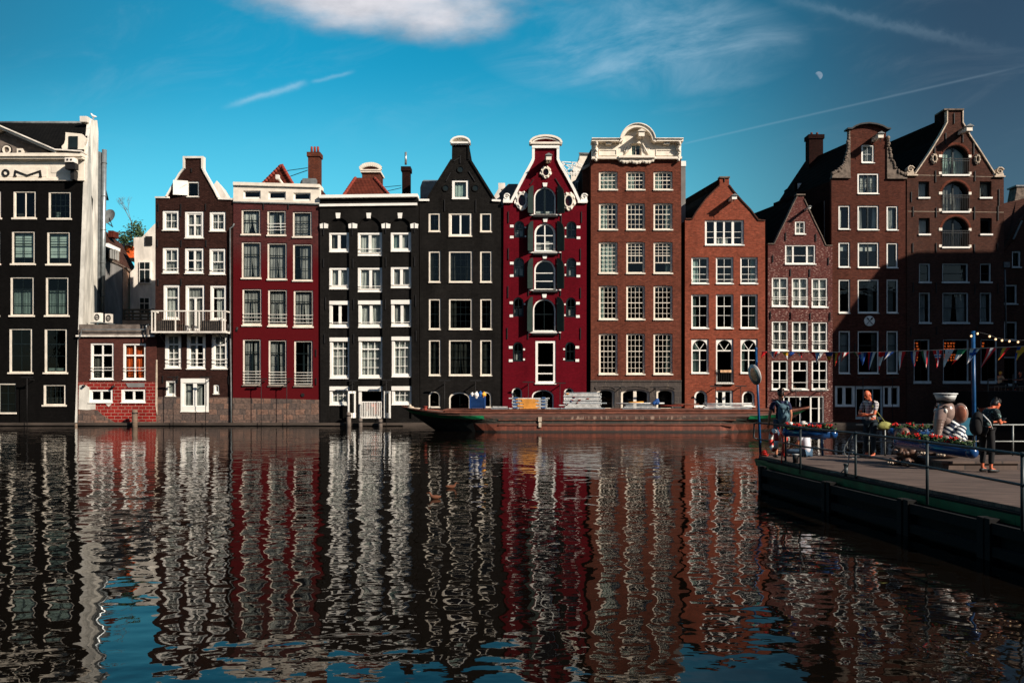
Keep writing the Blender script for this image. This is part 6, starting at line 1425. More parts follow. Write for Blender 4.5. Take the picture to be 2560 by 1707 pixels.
# stacked scaffold material
M['alu'] = mat('dull_aluminium', (.36, .40, .42), .5, .3, var=.3, scale=3); M['aluo'] = mat('orange_marked_board', (.72, .30, .05), .6, var=.2); M['alub'] = mat('blue_scaffold_part', (.05, .11, .24), .6, var=.3); M['alup'] = mat('pale_scaffold_board', (.52, .52, .50), .7, var=.3, scale=4)
rnd = random.Random(11)
def board(x0_, x1_, z_, yo_, m_, lab, grp, h=.062, w_=.6):
    t_ = MB(); t_.box(x0_, x1_, DB+yo_, DB+yo_+w_, z_, z_+h*.82); 
    t_.box(x0_-.02, x0_+.05, DB+yo_-.015, DB+yo_+w_+.015, z_-.005, z_+h*.9); t_.box(x1_-.05, x1_+.02, DB+yo_-.015, DB+yo_+w_+.015, z_-.005, z_+h*.9)
    return tag(t_.build('scaffold_board', m_, origin=((x0_+x1_)/2, DB+yo_, z_)), lab, 'scaffold board', grp)
D2x = lambda x: 1240+x/3.9208
for i in range(11):
    z_ = ZD+.04+i*.063; wdn = 0 if i not in (0, 10) else .2; x0_, x1_ = BX(D2x(165))-wdn+rnd.uniform(-.05, .05), BX(D2x(505))+wdn+rnd.uniform(-.05, .05)
    board(x0_, x1_, z_, 1.0, 'alu' if i % 2 else 'alup', 'grey scaffold board in the low strapped pile in front of the crimson house', 'boards of the low strapped pile')
for i in range(10):
    z_ = ZD+.045+i*.063; MB_ = MB(); a_ = .25*math.sin(i*1.9); MB_.box(BX(D2x(235))+a_, BX(D2x(410))+a_*.6, DB+.96, DB+.995, z_, z_+.048); 
    tag(MB_.build('timber_batten', 'aluo', origin=(BX(D2x(320)), DB+.97, z_)), 'orange timber batten in the middle of the low strapped pile', 'timber batten', 'orange battens of the low strapped pile')
for i in range(4):
    z_ = ZD+.08+i*.2; MB_ = MB(); MB_.box(BX(D2x(170)), BX(D2x(215)), DB+.95, DB+.99, z_, z_+.09); MB_.box(BX(D2x(455)), BX(D2x(492)), DB+.95, DB+.99, z_, z_+.09)
    tag(MB_.build('scaffold_clip', 'alub', origin=(BX(D2x(300)), DB+.96, z_)), 'blue end clip on the low strapped pile', 'clip', 'blue clips of the low strapped pile')
for i in range(16):
    z_ = ZD+.04+i*.065; x0_, x1_ = BX(D2x(690))+rnd.uniform(-.12, .06)+(-.25 if i in (0, 3) else 0), BX(D2x(1035))+rnd.uniform(-.05, .1)+(.35 if i in (0, 5) else 0)
    board(x0_, x1_, z_, 1.0+rnd.uniform(-.03, .03), rnd.choice(['alu', 'alup', 'alup']), 'grey scaffold board in the tall pile on the barge deck', 'boards of the tall pile')
for i in range(9):
    x_, z_ = BX(D2x(rnd.uniform(700, 1020))), ZD+.1+rnd.random()*1.0; m_ = rnd.choice(['ridge_red', 'alub', 'aluo', 'ridge_red']); g = MB(); g.box(x_, x_+rnd.uniform(.06, .18), DB+.94, DB+1.0, z_, z_+.06)
    tag(g.build('scaffold_clip', m_, origin=(x_, DB+.95, z_)), 'small coloured clip on the tall pile of boards', 'clip', 'clips of the tall pile')
for i, (x0_, x1_, n_) in enumerate(((D2x(1270), D2x(1640), 3), (1227, 1278, 2), (1690+350/4.356, 1690+880/4.356, 3), (D2x(535), D2x(690), 1))):
    for j in range(n_):
        w = ('low flat pile on the barge right of the tall pile', 'flat pile beside the blue container', 'flat pile at the right end of the barge', 'strip between the two piles')[i]
        board(BX(x0_)+j*.1, BX(x1_)-j*.25, ZD+.03+j*.09, 1.1, 'alup' if j % 2 else 'alu', 'grey scaffold board in the '+w, 'boards of the '+w)
for i, (x0_, x1_, z_, m_) in enumerate(((D2x(1205), D2x(1690), .36, 'alup'), (D2x(1330), D2x(1480), .43, 'aluo'), (1770, 1895, .34, 'alup'), (1690, 1760, .30, 'rust'), (D2x(1650), D2x(1882), .22, 'ridge_red'))):
    g = MB(); g.loft([(BX(x0_), DB+1.3, ZD+z_), (BX(x1_), DB+1.35, ZD+z_+.02)], .045, 8); tag(g.build('scaffold_pole', m_, origin=(BX(x0_), DB+1.3, ZD+z_)), ['long pale pole lying across the low flat pile', 'short orange pole lying on the low flat pile', 'pale pole on the flat pile at the right end of the barge', 'rusty brown pole left of the right end pile', 'reddish pole beside the low flat pile'][i], 'pole')
g = MB(); c0 = Vector((BX(1648), DB+1.2, ZD+.42))
for i in range(7): g.ell(c0+Vector((rnd.uniform(-.15, .15), 0, rnd.uniform(-.05, .3))), (.12, .1, .12), 8, 6)
tag(g.build('tarpaulin', 'bagb', origin=c0), 'crumpled blue tarpaulin on the barge in front of the brown brick house', 'tarpaulin')
# ducks
M['duck'] = mat('brown_feathers', (.16, .06, .03), .8, var=.4)
for i, (x_, y_, lab) in enumerate(((1128, 1220, 'brown duck on the water, the farther of the pair'), (1087, 1246, 'brown duck on the water, the nearer of the pair'))):
    d_ = F*HC/(y_-YH); X = (x_-1280)*d_/F; sx = 1 if i == 0 else -1; t_ = thing('duck', lab, 'duck', (X, d_, 0), 'ducks on the canal')
    q_ = .62; L_ = lambda a_, z_: (X+a_*sx*q_, d_, z_*q_)
    g = MB(); g.loft([L_(-.26, .10), L_(-.18, .07), L_(0, .06), L_(.14, .08), L_(.17, .16), L_(.18, .22), L_(.23, .24), L_(.27, .235)], [r_*q_ for r_ in (.01, .07, .105, .08, .045, .04, .045, .015)], 10); g.build('body', 'duck', t_, subsurf=1)
    g = MB(); g.ell(L_(.30, .23), (.03, .015, .008), 8, 4); g.build('bill', 'duck', t_)
# gull
t_ = thing('seagull', 'white gull perched on top of the white gable of the left house', 'seagull', tuple(at(233, 299, D+5.6)))
c0 = at(233, 292, D+5.6); g = MB(); g.loft([c0+Vector((.30, 0, -.02)), c0+Vector((.12, 0, .0)), c0+Vector((-.05, 0, .05)), c0+Vector((-.13, 0, .18)), c0+Vector((-.17, 0, .25)), c0+Vector((-.24, 0, .24))], [.02, .09, .11, .06, .055, .015], 10); g.build('body', 'white', t_, subsurf=1)
g = MB(); 
for e in (-.03, .04): g.bar(c0+Vector((e, 0, -.05)), c0+Vector((e, 0, -.24)), .015)
g.build('leg', 'bago', t_)
# ================================================================ foreground landing stage
ZK = HC-1.9                       # deck level
def dk(y): return 1.9*F/(y-YH)    # distance of a deck point from its photo row
M['deckw'] = None
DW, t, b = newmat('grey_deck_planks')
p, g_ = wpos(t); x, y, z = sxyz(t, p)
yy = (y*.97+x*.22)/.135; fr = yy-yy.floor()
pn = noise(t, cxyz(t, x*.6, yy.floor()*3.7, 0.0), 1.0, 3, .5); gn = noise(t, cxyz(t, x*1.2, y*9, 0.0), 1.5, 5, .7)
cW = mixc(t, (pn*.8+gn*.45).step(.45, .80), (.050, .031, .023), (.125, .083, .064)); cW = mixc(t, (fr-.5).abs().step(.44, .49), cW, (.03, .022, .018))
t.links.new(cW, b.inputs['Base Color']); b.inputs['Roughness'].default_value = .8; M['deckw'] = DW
M['tarw'] = mat('tarred_timber', (.0035, .0030, .0028), .9, var=.4, scale=2, bump=.3)
M['gboat'] = mat('dark_green_hull_paint', (.006, .085, .030), .5, var=.4, scale=3)
M['rail'] = mat('slate_grey_rail_paint', (.024, .034, .038), .4, var=.3, scale=4)
M['railw'] = mat('pale_galvanised_rail', (.22, .23, .22), .5, .3, var=.3)
M['bluep'] = mat('blue_pole_paint', (.006, .06, .17), .35, var=.25, scale=4)
M['bluet'] = mat('glossy_blue_planter', (.006, .05, .17), .22, var=.1, spec=.6)
M['red'] = mat('red_petals', (.62, .008, .006), .6, var=.4, scale=12); M['gleaf'] = mat('geranium_leaves', (.035, .07, .02), .7, var=.5, scale=8)
M['redp'] = mat('red_plastic', (.5, .02, .012), .4, var=.2); M['cup'] = mat('pale_plastic', (.55, .56, .55), .5)
st_ = thing('landing_stage', 'floating landing stage with planked deck green gunwale and dark timber fenders', 'jetty', (8, 17, 0))
ED = [(6.88, 22.3), (7.12, 20.2), (7.46, 17.3), (7.76, 14.96), (8.06, 12.6), (8.35, 10), (8.6, 7)]
g = MB(); n = len(ED)
pts = [(x_, y_) for x_, y_ in ED]+[(22, 7), (22, 22.6), (6.95, 22.5)]; m_ = len(pts)
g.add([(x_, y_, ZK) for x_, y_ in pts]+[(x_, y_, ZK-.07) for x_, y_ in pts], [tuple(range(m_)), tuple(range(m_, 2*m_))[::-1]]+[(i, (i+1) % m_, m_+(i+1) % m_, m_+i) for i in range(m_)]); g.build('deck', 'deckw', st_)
g = MB(); h0 = [(x_-.10, y_) for x_, y_ in ED]; h0[0] = (6.80, 22.35)
bot = [(x_, y_) for x_, y_ in h0]; bot[0] = (7.02, 21.2); bot[1] = (7.06, 20.2)
vs = [(x_, y_, ZK-.075) for x_, y_ in h0]+[(x_, y_, -.5) for x_, y_ in bot]+[(22, 22.5, ZK-.075), (22, 21.2, -.5), (22, 7, ZK-.075), (22, 7, -.5)]
g.add(vs, [(i, i+1, n+i+1, n+i) for i in range(n-1)]+[(0, n, 2*n+1, 2*n), (n-1, 2*n+2, 2*n+3, 2*n-1), tuple([i for i in range(n)]+[2*n+2, 2*n])]); g.build('hull', 'tarw', st_)
g = MB()
for i in range(n-1):
    a_, b_ = h0[i], h0[i+1]; o_ = .03+.01*i
    g.add([(a_[0]-.035, a_[1], ZK-.11), (b_[0]-.035, b_[1], ZK-.11), (b_[0]-.035, b_[1], ZK-.27), (a_[0]-.03+(.04 if i == 0 else 0), a_[1]-(.05 if i == 0 else 0), ZK-.27)], [(0, 1, 2, 3)])
g.add([(6.76, 22.38, ZK-.10), (6.80, 22.42, ZK-.10), (10, 22.52, ZK-.10), (10, 22.5, ZK-.28), (6.80, 22.30, ZK-.28)], [(1, 2, 3, 4)])
g.add([(6.762, 22.3, ZK-.09), (6.99, 20.9, ZK-.09), (6.99, 20.9, ZK-.36), (6.80, 22.0, ZK-.42)], [(0, 1, 2, 3)])
g.build('green_gunwale', 'gboat', st_)
def onedge(d, off=0):
    for (xa, ya), (xb, yb) in zip(ED, ED[1:]):
        if yb <= d <= ya: t_ = (ya-d)/(ya-yb); return xa+(xb-xa)*t_+off
    return ED[0][0]+off if d > ED[0][1] else ED[-1][0]+off
fp = [(21.3, 17.95), (17.75, 15.15), (14.95, 13.0), (12.85, 10.2), (10.0, 7.2)]
for i, (da, db) in enumerate(fp):
    g = MB(); zt = ZK-.30; o1 = -.34
    for d_ in (da, db): X = onedge(d_, o1); g.box(X-.07, X+.10, d_-.09, d_+.09, -.4, zt+.10)
    for z_, h_ in ((zt-.05, .18), (zt-.42, .16), (zt-.80, .16)): g.bar((onedge(da, o1), da, z_), (onedge(db, o1), db, z_), .10, h_)
    f_ = g.build('fender_frame', 'tarw', st_)
    g = MB(); 
    g.add([(onedge(d_, -.24), d_, z_) for d_ in (da, db) for z_ in (-.4, zt-.1)]+[(onedge(d_, -.19), d_, z_) for d_ in (da, db) for z_ in (-.4, zt-.1)], [(0, 1, 3, 2), (4, 6, 7, 5), (1, 5, 7, 3), (0, 4, 5, 1), (2, 3, 7, 6)])
    g.build('fender_planking', 'tarw', f_)
# pile at the corner
tag(MB().loft([(6.98, 22.3, -.6), (6.97, 22.6, ZK-.12)], .05, 10).build('mooring_pile', 'tarw', origin=(6.98, 22.4, 0)), 'thin dark pile in the water at the corner of the landing stage', 'pile')
# railings
RP = [(1893, 22.25), (1964, 20.77), (2001, 19.6), (2139, 17.3), (2318, 14.5), (2556, 11.8)]
RPX = [((x_-1280)*d_/F, d_) for x_, d_ in RP]+[(7.75, 9.2), (7.9, 6.9)]
rl = thing('railing', 'slate grey tubular railing along the canal side of the landing stage', 'railing', (7.3, 17, ZK))
HR = .91
g = MB(); g.loft([(x_, y_, ZK+HR) for x_, y_ in RPX], .026, 8); g.build('top_rail', 'rail', rl)
g = MB(); g.loft([(x_, y_, ZK+.46) for x_, y_ in RPX], .022, 8); g.build('mid_rail', 'rail', rl)
for x_, y_ in RPX[1:]:
    g = MB(); g.loft([(x_, y_, ZK-.22), (x_, y_, ZK+HR)], .027, 8); po = g.build('post', 'rail', rl)
    g = MB(); g.ell((x_, y_, ZK+HR), (.042, .042, .042), 8, 6); g.ell((x_, y_, ZK+.46), (.038, .038, .038), 8, 6); g.build('fitting', 'rail', po)
g = MB(); x_, y_ = RPX[0]; g.loft([(x_, y_, ZK+HR), (x_-.07, y_+.05, ZK+HR-.03), (x_-.08, y_+.06, ZK+.5), (x_, y_, ZK+.46)], .024, 8); g.build('end_loop', 'rail', rl)
r2 = thing('railing', 'pale railing along the far side of the landing stage behind the people', 'railing', (12, 22.2, ZK))
yf = 22.2
g = MB(); g.loft([(9.55, yf, ZK+.86), (18, yf, ZK+.86)], .022, 8).build('top_rail', 'railw', r2)
g = MB(); g.loft([(9.55, yf, ZK+.40), (18, yf, ZK+.40)], .02, 8).build('mid_rail', 'railw', r2)
for x_ in (9.9, 10.35, 11.0, 12.6, 13.9, 15.3, 16.6): MB().loft([(x_, yf, ZK), (x_, yf, ZK+.86)], .022, 8).build('post', 'railw', r2)
MB().loft([(9.6, yf-.4, ZK+.78), (11.1, yf-.4, ZK+.78)], .02, 8).build('gate_bar', 'railw', r2)
r3 = thing('railing', 'short blue railing with slim post at the far edge near the seated person', 'railing', (8.6, 22.3, ZK))
g = MB(); g.loft([(8.1, 22.3, ZK+.9), (8.75, 22.3, ZK+.88)], .022, 8).build('top_rail', 'bluep', r3)
MB().loft([(8.1, 22.3, ZK+.50), (8.75, 22.3, ZK+.46)], .018, 8).build('mid_rail', 'bluep', r3)
MB().loft([(8.62, 22.2, ZK), (8.62, 22.3, ZK+.9)], .032, 8).build('post', 'bluep', r3)
# rope loops on the post
xm, ym = RPX[3]; g = MB()
for e, L_ in ((-.10, .38), (-.14, .55), (-.06, .46)): g.loft([(xm-.02, ym+.06, ZK+HR)]+[(xm+e*math.sin(math.pi*q_/6)*1.6, ym+.08, ZK+HR-L_*math.sin(math.pi*q_/12)*1.0) for q_ in range(1, 7)], .008, 5)
g.loft([(xm-.1, ym+.08, ZK+.5), (xm-.12, ym+.1, ZK+.2), (xm-.2, ym+.3, ZK+.02), (xm-.35, ym+.5, ZK+.02)], .012, 6)
tag(g.build('rope', 'railw', origin=(xm, ym, ZK+.6)), 'thin pale rope looped over the railing post in the middle', 'rope')
# life buoy
by = 21.2; bx = RPX[1][0]-.12; t_ = thing('life_buoy', 'red and white life buoy hanging on the railing corner', 'life buoy', (bx, by, ZK+.45))
M['buoyw'] = mat('white_buoy', (.62, .60, .56), .5, var=.15)
for k in range(8):
    g = MB(); c0 = Vector((bx-.05, by, ZK+.50)); n_ = 5
    g.loft([c0+Vector((0, math.cos(R(k*45+45*q_/n_))*.23, math.sin(R(k*45+45*q_/n_))*.25)) for q_ in range(n_+1)], [(.06, .06)]*(n_+1), 10, up=(1, 0, 0)); g.build('segment', 'redp' if k % 2 else 'buoyw', t_)
g = MB(); g.loft([(bx+.08, by-.25, ZK+.85), (bx+.10, by-.3, ZK+.4), (bx+.06, by-.32, ZK+.1), (bx+.04, by-.35, ZK-.15)], .018, 6); g.loft([(bx+.02, by-.1, ZK+.85), (bx+.14, by-.2, ZK+.55), (bx+.12, by-.3, ZK+.1)], .014, 6); g.build('rope', 'redp', t_)
g = MB()
for k in range(5): g.loft([(6.98+.02*math.sin(k*2)+(.10-.008*k)*math.cos(R(a_+k*50)), 22.15+.02*math.cos(k*3)+(.11-.01*k)*math.sin(R(a_+k*50)), ZK+.02+k*.028+.012*math.sin(R(a_*2+k*90))) for a_ in range(0, 341, 30)], .012, 6)
tag(g.build('rope_coil', 'redp', origin=(6.98, 22.15, ZK)), 'small red rope coil at the outer corner of the deck', 'rope coil')
t_ = thing('life_buoy', 'second red and white life buoy standing behind the railing near the seated person', 'life buoy', (7.55, 22.0, ZK))
for k in range(8):
    g = MB(); c0 = Vector((7.50, 22.0, ZK+.52)); g.loft([c0+Vector((math.cos(R(k*45+45*q_/5))*.10, math.cos(R(k*45+45*q_/5))*.18, math.sin(R(k*45+45*q_/5))*.24)) for q_ in range(6)], .05, 10, up=(1, 0, 0)); g.build('segment', 'redp' if k % 2 else 'buoyw', t_)
# bucket and mooring bollard
d_ = dk(1156); X = (1989-1280)*d_/F; t_ = thing('bucket', 'black bucket with pale rim standing on the deck behind the railing', 'bucket', (X, d_, ZK))
g = MB(); g.loft([(X, d_, ZK), (X, d_, ZK+.2)], [.065, .08], 16).build('body', 'iron', t_); MB().loft([(X, d_, ZK+.2), (X, d_, ZK+.215)], .085, 16).build('rim', 'cup', t_)
d_ = dk(1182); X = (2106-1280)*d_/F+.08; t_ = thing('bollard', 'grey pipe bollard at the edge of the deck by the rope', 'bollard', (X, d_, ZK))
MB().loft([(X, d_, ZK-.1), (X, d_, ZK+.17)], .042, 12).build('pipe', 'rail', t_); MB().loft([(X, d_, ZK+.17), (X, d_, ZK+.21)], .055, 12).build('cap', 'rail', t_)
# blue pole and convex mirror
pd = 22.25; P0 = Vector((6.92, pd, ZK-.15)); P1 = at(1890, 872, pd)
t_ = thing('blue_pole', 'slender blue pole at the outer corner of the landing stage carrying flag line', 'pole', tuple(P0))
MB().loft([P0, P1], [.036, .03], 10).build('shaft', 'bluep', t_); MB().ell(P1, (.045, .045, .045), 8, 6).build('knob', 'bluep', t_)
mc_ = at(1887, 936, pd-.12); nrm = Vector((-.95, -.26, -.26)).normalized()
t_ = thing('convex_mirror', 'round convex traffic mirror fixed to the slender blue pole', 'mirror', tuple(mc_))
q3 = nrm.to_track_quat('Z', 'Y').to_matrix(); MM, t, b = newmat('polished_mirror'); b.inputs['Metallic'].default_value = 1; b.inputs['Roughness'].default_value = .18; b.inputs['Base Color'].default_value = (.80, .70, .58, 1); M['mirror'] = MM
g = MB(); vs = []; fs = []; n_ = 24
for i in range(6):
    r_ = .28*i/5
    for k in range(n_): vs.append(mc_+q3 @ Vector((r_*math.cos(2*math.pi*k/n_), r_*math.sin(2*math.pi*k/n_), .03*(1-(i/5)**2))))
for i in range(5):
    for k in range(n_): fs.append((i*n_+k, i*n_+(k+1) % n_, (i+1)*n_+(k+1) % n_, (i+1)*n_+k))
g.add(vs, fs, 0, True).build('glass', 'mirror', t_)
g = MB(); g.loft([mc_-nrm*.05, mc_-nrm*.01, mc_+nrm*.015], [.12, .285, .295], 24); g.build('housing', 'cup', t_)
g = MB(); g.bar(mc_-nrm*.04, (P0.x-.08, pd, mc_.z), .04); g.build('bracket', 'iron', t_)
p2 = (2432-1280)*22.0/F
t_ = thing('blue_pole', 'thick tall blue pole behind the elephant figure carrying bulbs', 'pole', (p2, 21.95, ZK))
MB().loft([(p2+.02, 21.95, ZK), (p2-.02, 21.95, HC+(YH-828)*.011)], .05, 12).build('shaft', 'bluep', t_); MB().loft([(p2, 21.95, ZK), (p2, 21.95, ZK+.05)], .10, 12).build('foot', 'bluep', t_)
# planters with geraniums
def planter(p, q, r, lab, seed, nplants, ends=(1, 1), plants='planter'):
    p, q = Vector(p), Vector(q); L_ = (q-p).normalized(); t_ = thing('tube_planter', lab, 'planter', tuple((p+q)/2), 'blue tube planters hung on the railings')
    g = MB(); g.loft([p, q], r, 18); g.build('tube', 'bluet', t_)
    for e, s_ in ((p, -1), (q, 1)):
        m3 = L_.to_track_quat('Z', 'Y').to_matrix(); g = MB(); g.ell(e, (r*1.04, r*1.04, r*1.0), 18, 12, rot=m3); g.build('end_ball', 'bluet', t_)
    g = MB()
    for f_ in (.2, .8): c0 = p.lerp(q, f_); g.bar(c0+Vector((0, 0, r)), c0+Vector((0, 0, r+.05)), .03)
    g.build('hanger', 'rail', t_)
    rnd = random.Random(seed)
    for k in range(nplants):
        f_ = (k+.5)/nplants; c0 = p.lerp(q, f_)+Vector((rnd.uniform(-.03, .03), 0, r*.8)); where = ['at the far end', 'left of the middle', 'in the middle', 'right of the middle', 'at the near end'][min(4, int(f_*5))]
        pl = thing('geranium_plant', 'red flowering geranium %s of the %s' % (where, plants), 'plant', tuple(c0), 'geraniums growing in the '+plants)
        g = MB()
        for _ in range(90): v_ = Vector((rnd.gauss(0, .05), rnd.gauss(0, .13), abs(rnd.gauss(0, .05)))); m_ = .028; g.obox(c0+v_, m_, m_*.8, .003, rnd.random()*6, rnd.random()*2-1, rnd.random()*2-1)
        g.build('foliage', 'gleaf', pl)
        for _ in range(rnd.randint(2, 4)):
            c1 = c0+Vector((rnd.uniform(-.06, .06), rnd.uniform(-.18, .18), rnd.uniform(.05, .13))); g = MB()
            for __ in range(14): g.ell(c1+Vector((rnd.gauss(0, .022), rnd.gauss(0, .022), rnd.gauss(0, .018))), (.018, .018, .014), 6, 4)
            g.loft([c1-Vector((0, 0, .10)), c1], .004, 4); g.build('flower_head', 'red', pl)
zt_ = HC-1.165
planter((7.13, 20.75, zt_), (8.02, 20.0, zt_), .115, 'blue tube planter on the railing near the backpack man', 1, 7, plants='planter near the backpack man')
planter((8.02, 16.6, zt_+.02), (8.22, 14.3, zt_), .104, 'blue tube planter in front of the elephant figure', 2, 8, plants='planter in front of the elephant figure')
planter((9.97, 21.0, HC-1.16), (11.2, 20.9, HC-1.16), .10, 'blue tube planter on the far railing behind the elephant figure', 3, 4, plants='planter on the far railing')
# teal board and wooden steps
M['tealb'] = mat('blue_board_paint', (.01, .10, .16), .5, var=.2)
X0 = (2396-1280)*21/F; X1 = (2444-1280)*21/F; t_ = thing('windscreen_panel', 'plain blue panel standing behind the striped elephant figure', 'panel', ((X0+X1)/2, 21, ZK))
g = MB(); g.box(X0, X1, 21, 21.04, HC-1.25, HC-.80); g.build('board', 'tealb', t_); g = MB()
for x_ in (X0+.05, X1-.05): g.box(x_-.02, x_+.02, 21.04, 21.08, ZK, HC-.85)
g.build('leg', 'rail', t_)
t_ = thing('wooden_plinth', 'low wooden plank plinth under the elephant figure', 'plinth', (10.8, 19, ZK))
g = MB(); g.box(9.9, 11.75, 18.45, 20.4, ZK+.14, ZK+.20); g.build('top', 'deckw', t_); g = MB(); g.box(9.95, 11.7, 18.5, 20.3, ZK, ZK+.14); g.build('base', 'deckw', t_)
# ================================================================ bunting
bt_ = thing('bunting', 'line of small national flags strung from the blue pole over the landing stage', 'bunting', tuple(at(2150, 881, 20)))
def bun(x_): 
    f_ = (x_-1890)/670; y_ = 878+3.5*math.sin(min(1, f_*1.7)*math.pi/2)-(max(0, x_-2130)/430)**1.25*15.5; return at(x_, y_, 22.2-5.2*f_)
MB().loft([bun(1890+i*12) for i in range(70)], .007, 5).build('line', 'railw', bt_)
FC = {'r': (.62, .008, .012), 'w': (.72, .70, .66), 'b': (.008, .055, .26), 'g': (.008, .14, .06), 'y': (.62, .33, .02), 'k': (.01, .01, .01), 'l': (.15, .30, .45), 'o': (.60, .16, .02)}
for k, v_ in FC.items(): M['f'+k] = mat({'r': 'red', 'w': 'white', 'b': 'blue', 'g': 'green', 'y': 'yellow', 'k': 'black', 'l': 'light_blue', 'o': 'orange'}[k]+'_flag_cloth', v_, .8, var=.12, scale=10)
def flag(x_, wpx, tip, pat, mode, extra=None, cross=None):
    a_, b_ = bun(x_-wpx*.68), bun(x_+wpx*.68); s_ = a_.y/F; tp = (a_+b_)/2+Vector((tip[0]*s_*1.1, .05, -tip[1]*s_*1.12)); n_ = len(pat); g = MB(); K = 8
    mats_ = ['f'+q for q in 'rwbgyklo']; ix = {q: i for i, q in enumerate('rwbgyklo')}
    def P(u_, v2):      # u_ across, v2 down
        base = a_.lerp(b_, u_); q = base.lerp(tp, v2); wv = math.sin(v2*5+x_)*.02+math.sin(u_*4+v2*3+x_)*.012; return q+Vector((wv*.6, wv*2, 0))
    if mode == 'v':
        for i, cc_ in enumerate(pat):
            vs = [P((i+e)/n_, v2/K) for v2 in range(K+1) for e in (0, 1)]; g.add(vs, [(2*q, 2*q+1, 2*q+3, 2*q+2) for q in range(K)], ix[cc_], True)
    else:
        for i, cc_ in enumerate(pat):
            vs = [P(e/4, (i+q/3)/n_) for q in range(4) for e in range(5)]; g.add(vs, [(q*5+e, q*5+e+1, q*5+e+6, q*5+e+5) for q in range(3) for e in range(4)], ix[cc_], True)
    def strip(u0, u1, v0, v1, cc_, off):
        vs = [P(u0+(u1-u0)*e, v0+(v1-v0)*q/6)+Vector((0, off, 0)) for q in range(7) for e in (0, 1)]; g.add(vs, [(2*q, 2*q+1, 2*q+3, 2*q+2) for q in range(6)], ix[cc_], True)
    if cross:
        strip(.36, .64, 0, 1, cross[0], -.012); strip(0, 1, .24, .42, cross[0], -.012)
        if len(cross) > 1: strip(.43, .57, 0, 1, cross[1], -.018); strip(0, 1, .29, .37, cross[1], -.018)
    if extra: strip(.35, .65, .12, .3, extra, -.012)
    g.build('flag', mats_, bt_, recalc=False)
for q in ((1912, 10, (-8, 17), 'r', 'h'), (1928, 10, (6, 15), 'wb', 'v'), (1945, 10, (-7, 16), 'rw', 'v'), (1962, 11, (8, 18), 'yw', 'h'), (1982, 12, (-10, 17), 'bw', 'h'), (1998, 12, (7, 14), 'wr', 'v'), (2037, 16, (8, 22), 'rw', 'v'), (2050, 14, (-8, 28), 'lw', 'v'),
          (2072, 15, (3, 26), 'byr', 'h'), (2092, 15, (-3, 32), 'kyr', 'v'), (2114, 13, (-8, 20), 'rwr', 'v'), (2141, 15, (8, 12), 'gwr', 'v'), (2156, 17, (2, 30), 'blb', 'v'), (2179, 15, (-4, 41), 'rbw', 'v'), (2204, 13, (-4, 41), 'rwwr', 'h', 'r'), (2226, 16, (-14, 20), 'bwb', 'v'),
          (2256, 13, (-5, 42), 'wr', 'v'), (2287, 16, (0, 38), 'bwr', 'v', 'w'), (2313, 14, (4, 42), 'gwr', 'v'), (2345, 17, (0, 40), 'r', 'v', None, 'wb'), (2373, 17, (-9, 39), 'w', 'v', 'r'), (2408, 17, (-24, 36), 'gwr', 'h'), (2439, 18, (-17, 35), 'w', 'v', None, 'b'), (2479, 19, (-19, 43), 'rwr', 'v'),
          (2514, 20, (-17, 32), 'kyr', 'v'), (2556, 22, (-12, 32), 'by', 'v', None, 'y'), (2592, 20, (-8, 36), 'gwo', 'v'), (2625, 20, (-8, 36), 'rwb', 'v')):
    flag(*q)
M['bulb'] = mat('warm_bulb', (.9, .6, .35), .4, emit=(1, .62, .32, 1.0))
lt = thing('string_lights', 'string of warm white bulbs hung from the tall blue pole', 'string lights', tuple(at(2480, 842, 22)))
bp = [(2428, 838), (2444, 832), (2474, 839), (2489, 846), (2505, 849), (2523.5, 851), (2545, 853), (2570, 852), (2600, 850)]
MB().loft([at(x_, y_-2, 21.9) for x_, y_ in bp], .008, 5).build('cable', 'iron', lt)
for i, (x_, y_) in enumerate(bp): c0 = at(x_, y_+2, 21.9); o_ = MB().ell(c0, (.026, .026, .032), 10, 8).build('bulb', 'bulb', lt); MB().loft([c0+Vector((0, 0, .025)), c0+Vector((0, 0, .06))], .014, 8).build('socket', 'iron', o_)
# ================================================================ people
def skinned(name, verts, edges, m, parent, rz, org, root=0, sub=2):
    me = bpy.data.meshes.new(name); rot = Matrix.Rotation(rz, 3, 'Z')
    bm = bmesh.new(); sl_ = bm.verts.layers.skin.verify(); vv = []
    for i, (co, r_) in enumerate(verts):
        v_ = bm.verts.new(rot @ Vector(co)); vv.append(v_); ra = r_ if isinstance(r_, tuple) else (r_, r_); v_[sl_].radius = ra; v_[sl_].use_root = (i == root)
    for a_, b_ in edges: bm.edges.new((vv[a_], vv[b_]))
    bm.to_mesh(me); bm.free(); me.materials.append(M[m] if isinstance(m, str) else m)
    o = bpy.data.objects.new(name, me); COL.objects.link(o); o.parent = parent
    md = o.modifiers.new('skin', 'SKIN'); md.use_smooth_shade = True; md.branch_smoothing = .4
    sb = o.modifiers.new('sub', 'SUBSURF'); sb.levels = sub; sb.render_levels = sub
    return o
M['skin'] = mat('skin', (.50, .20, .11), .55, var=.12, scale=6); M['skinr'] = mat('sunburnt_skin', (.60, .15, .07), .5, var=.12, scale=6)
M['hairb'] = mat('dark_brown_hair', (.035, .015, .010), .6, var=.4, scale=30); M['hairk'] = mat('black_hair', (.010, .008, .008), .5, var=.3, scale=30)
M['navy'] = mat('navy_cotton', (.012, .014, .045), .85, var=.2); M['jean'] = mat('blue_denim', (.05, .10, .16), .85, var=.25, scale=8); M['packt'] = mat('grey_teal_backpack_cloth', (.07, .13, .16), .8, var=.25, scale=8)
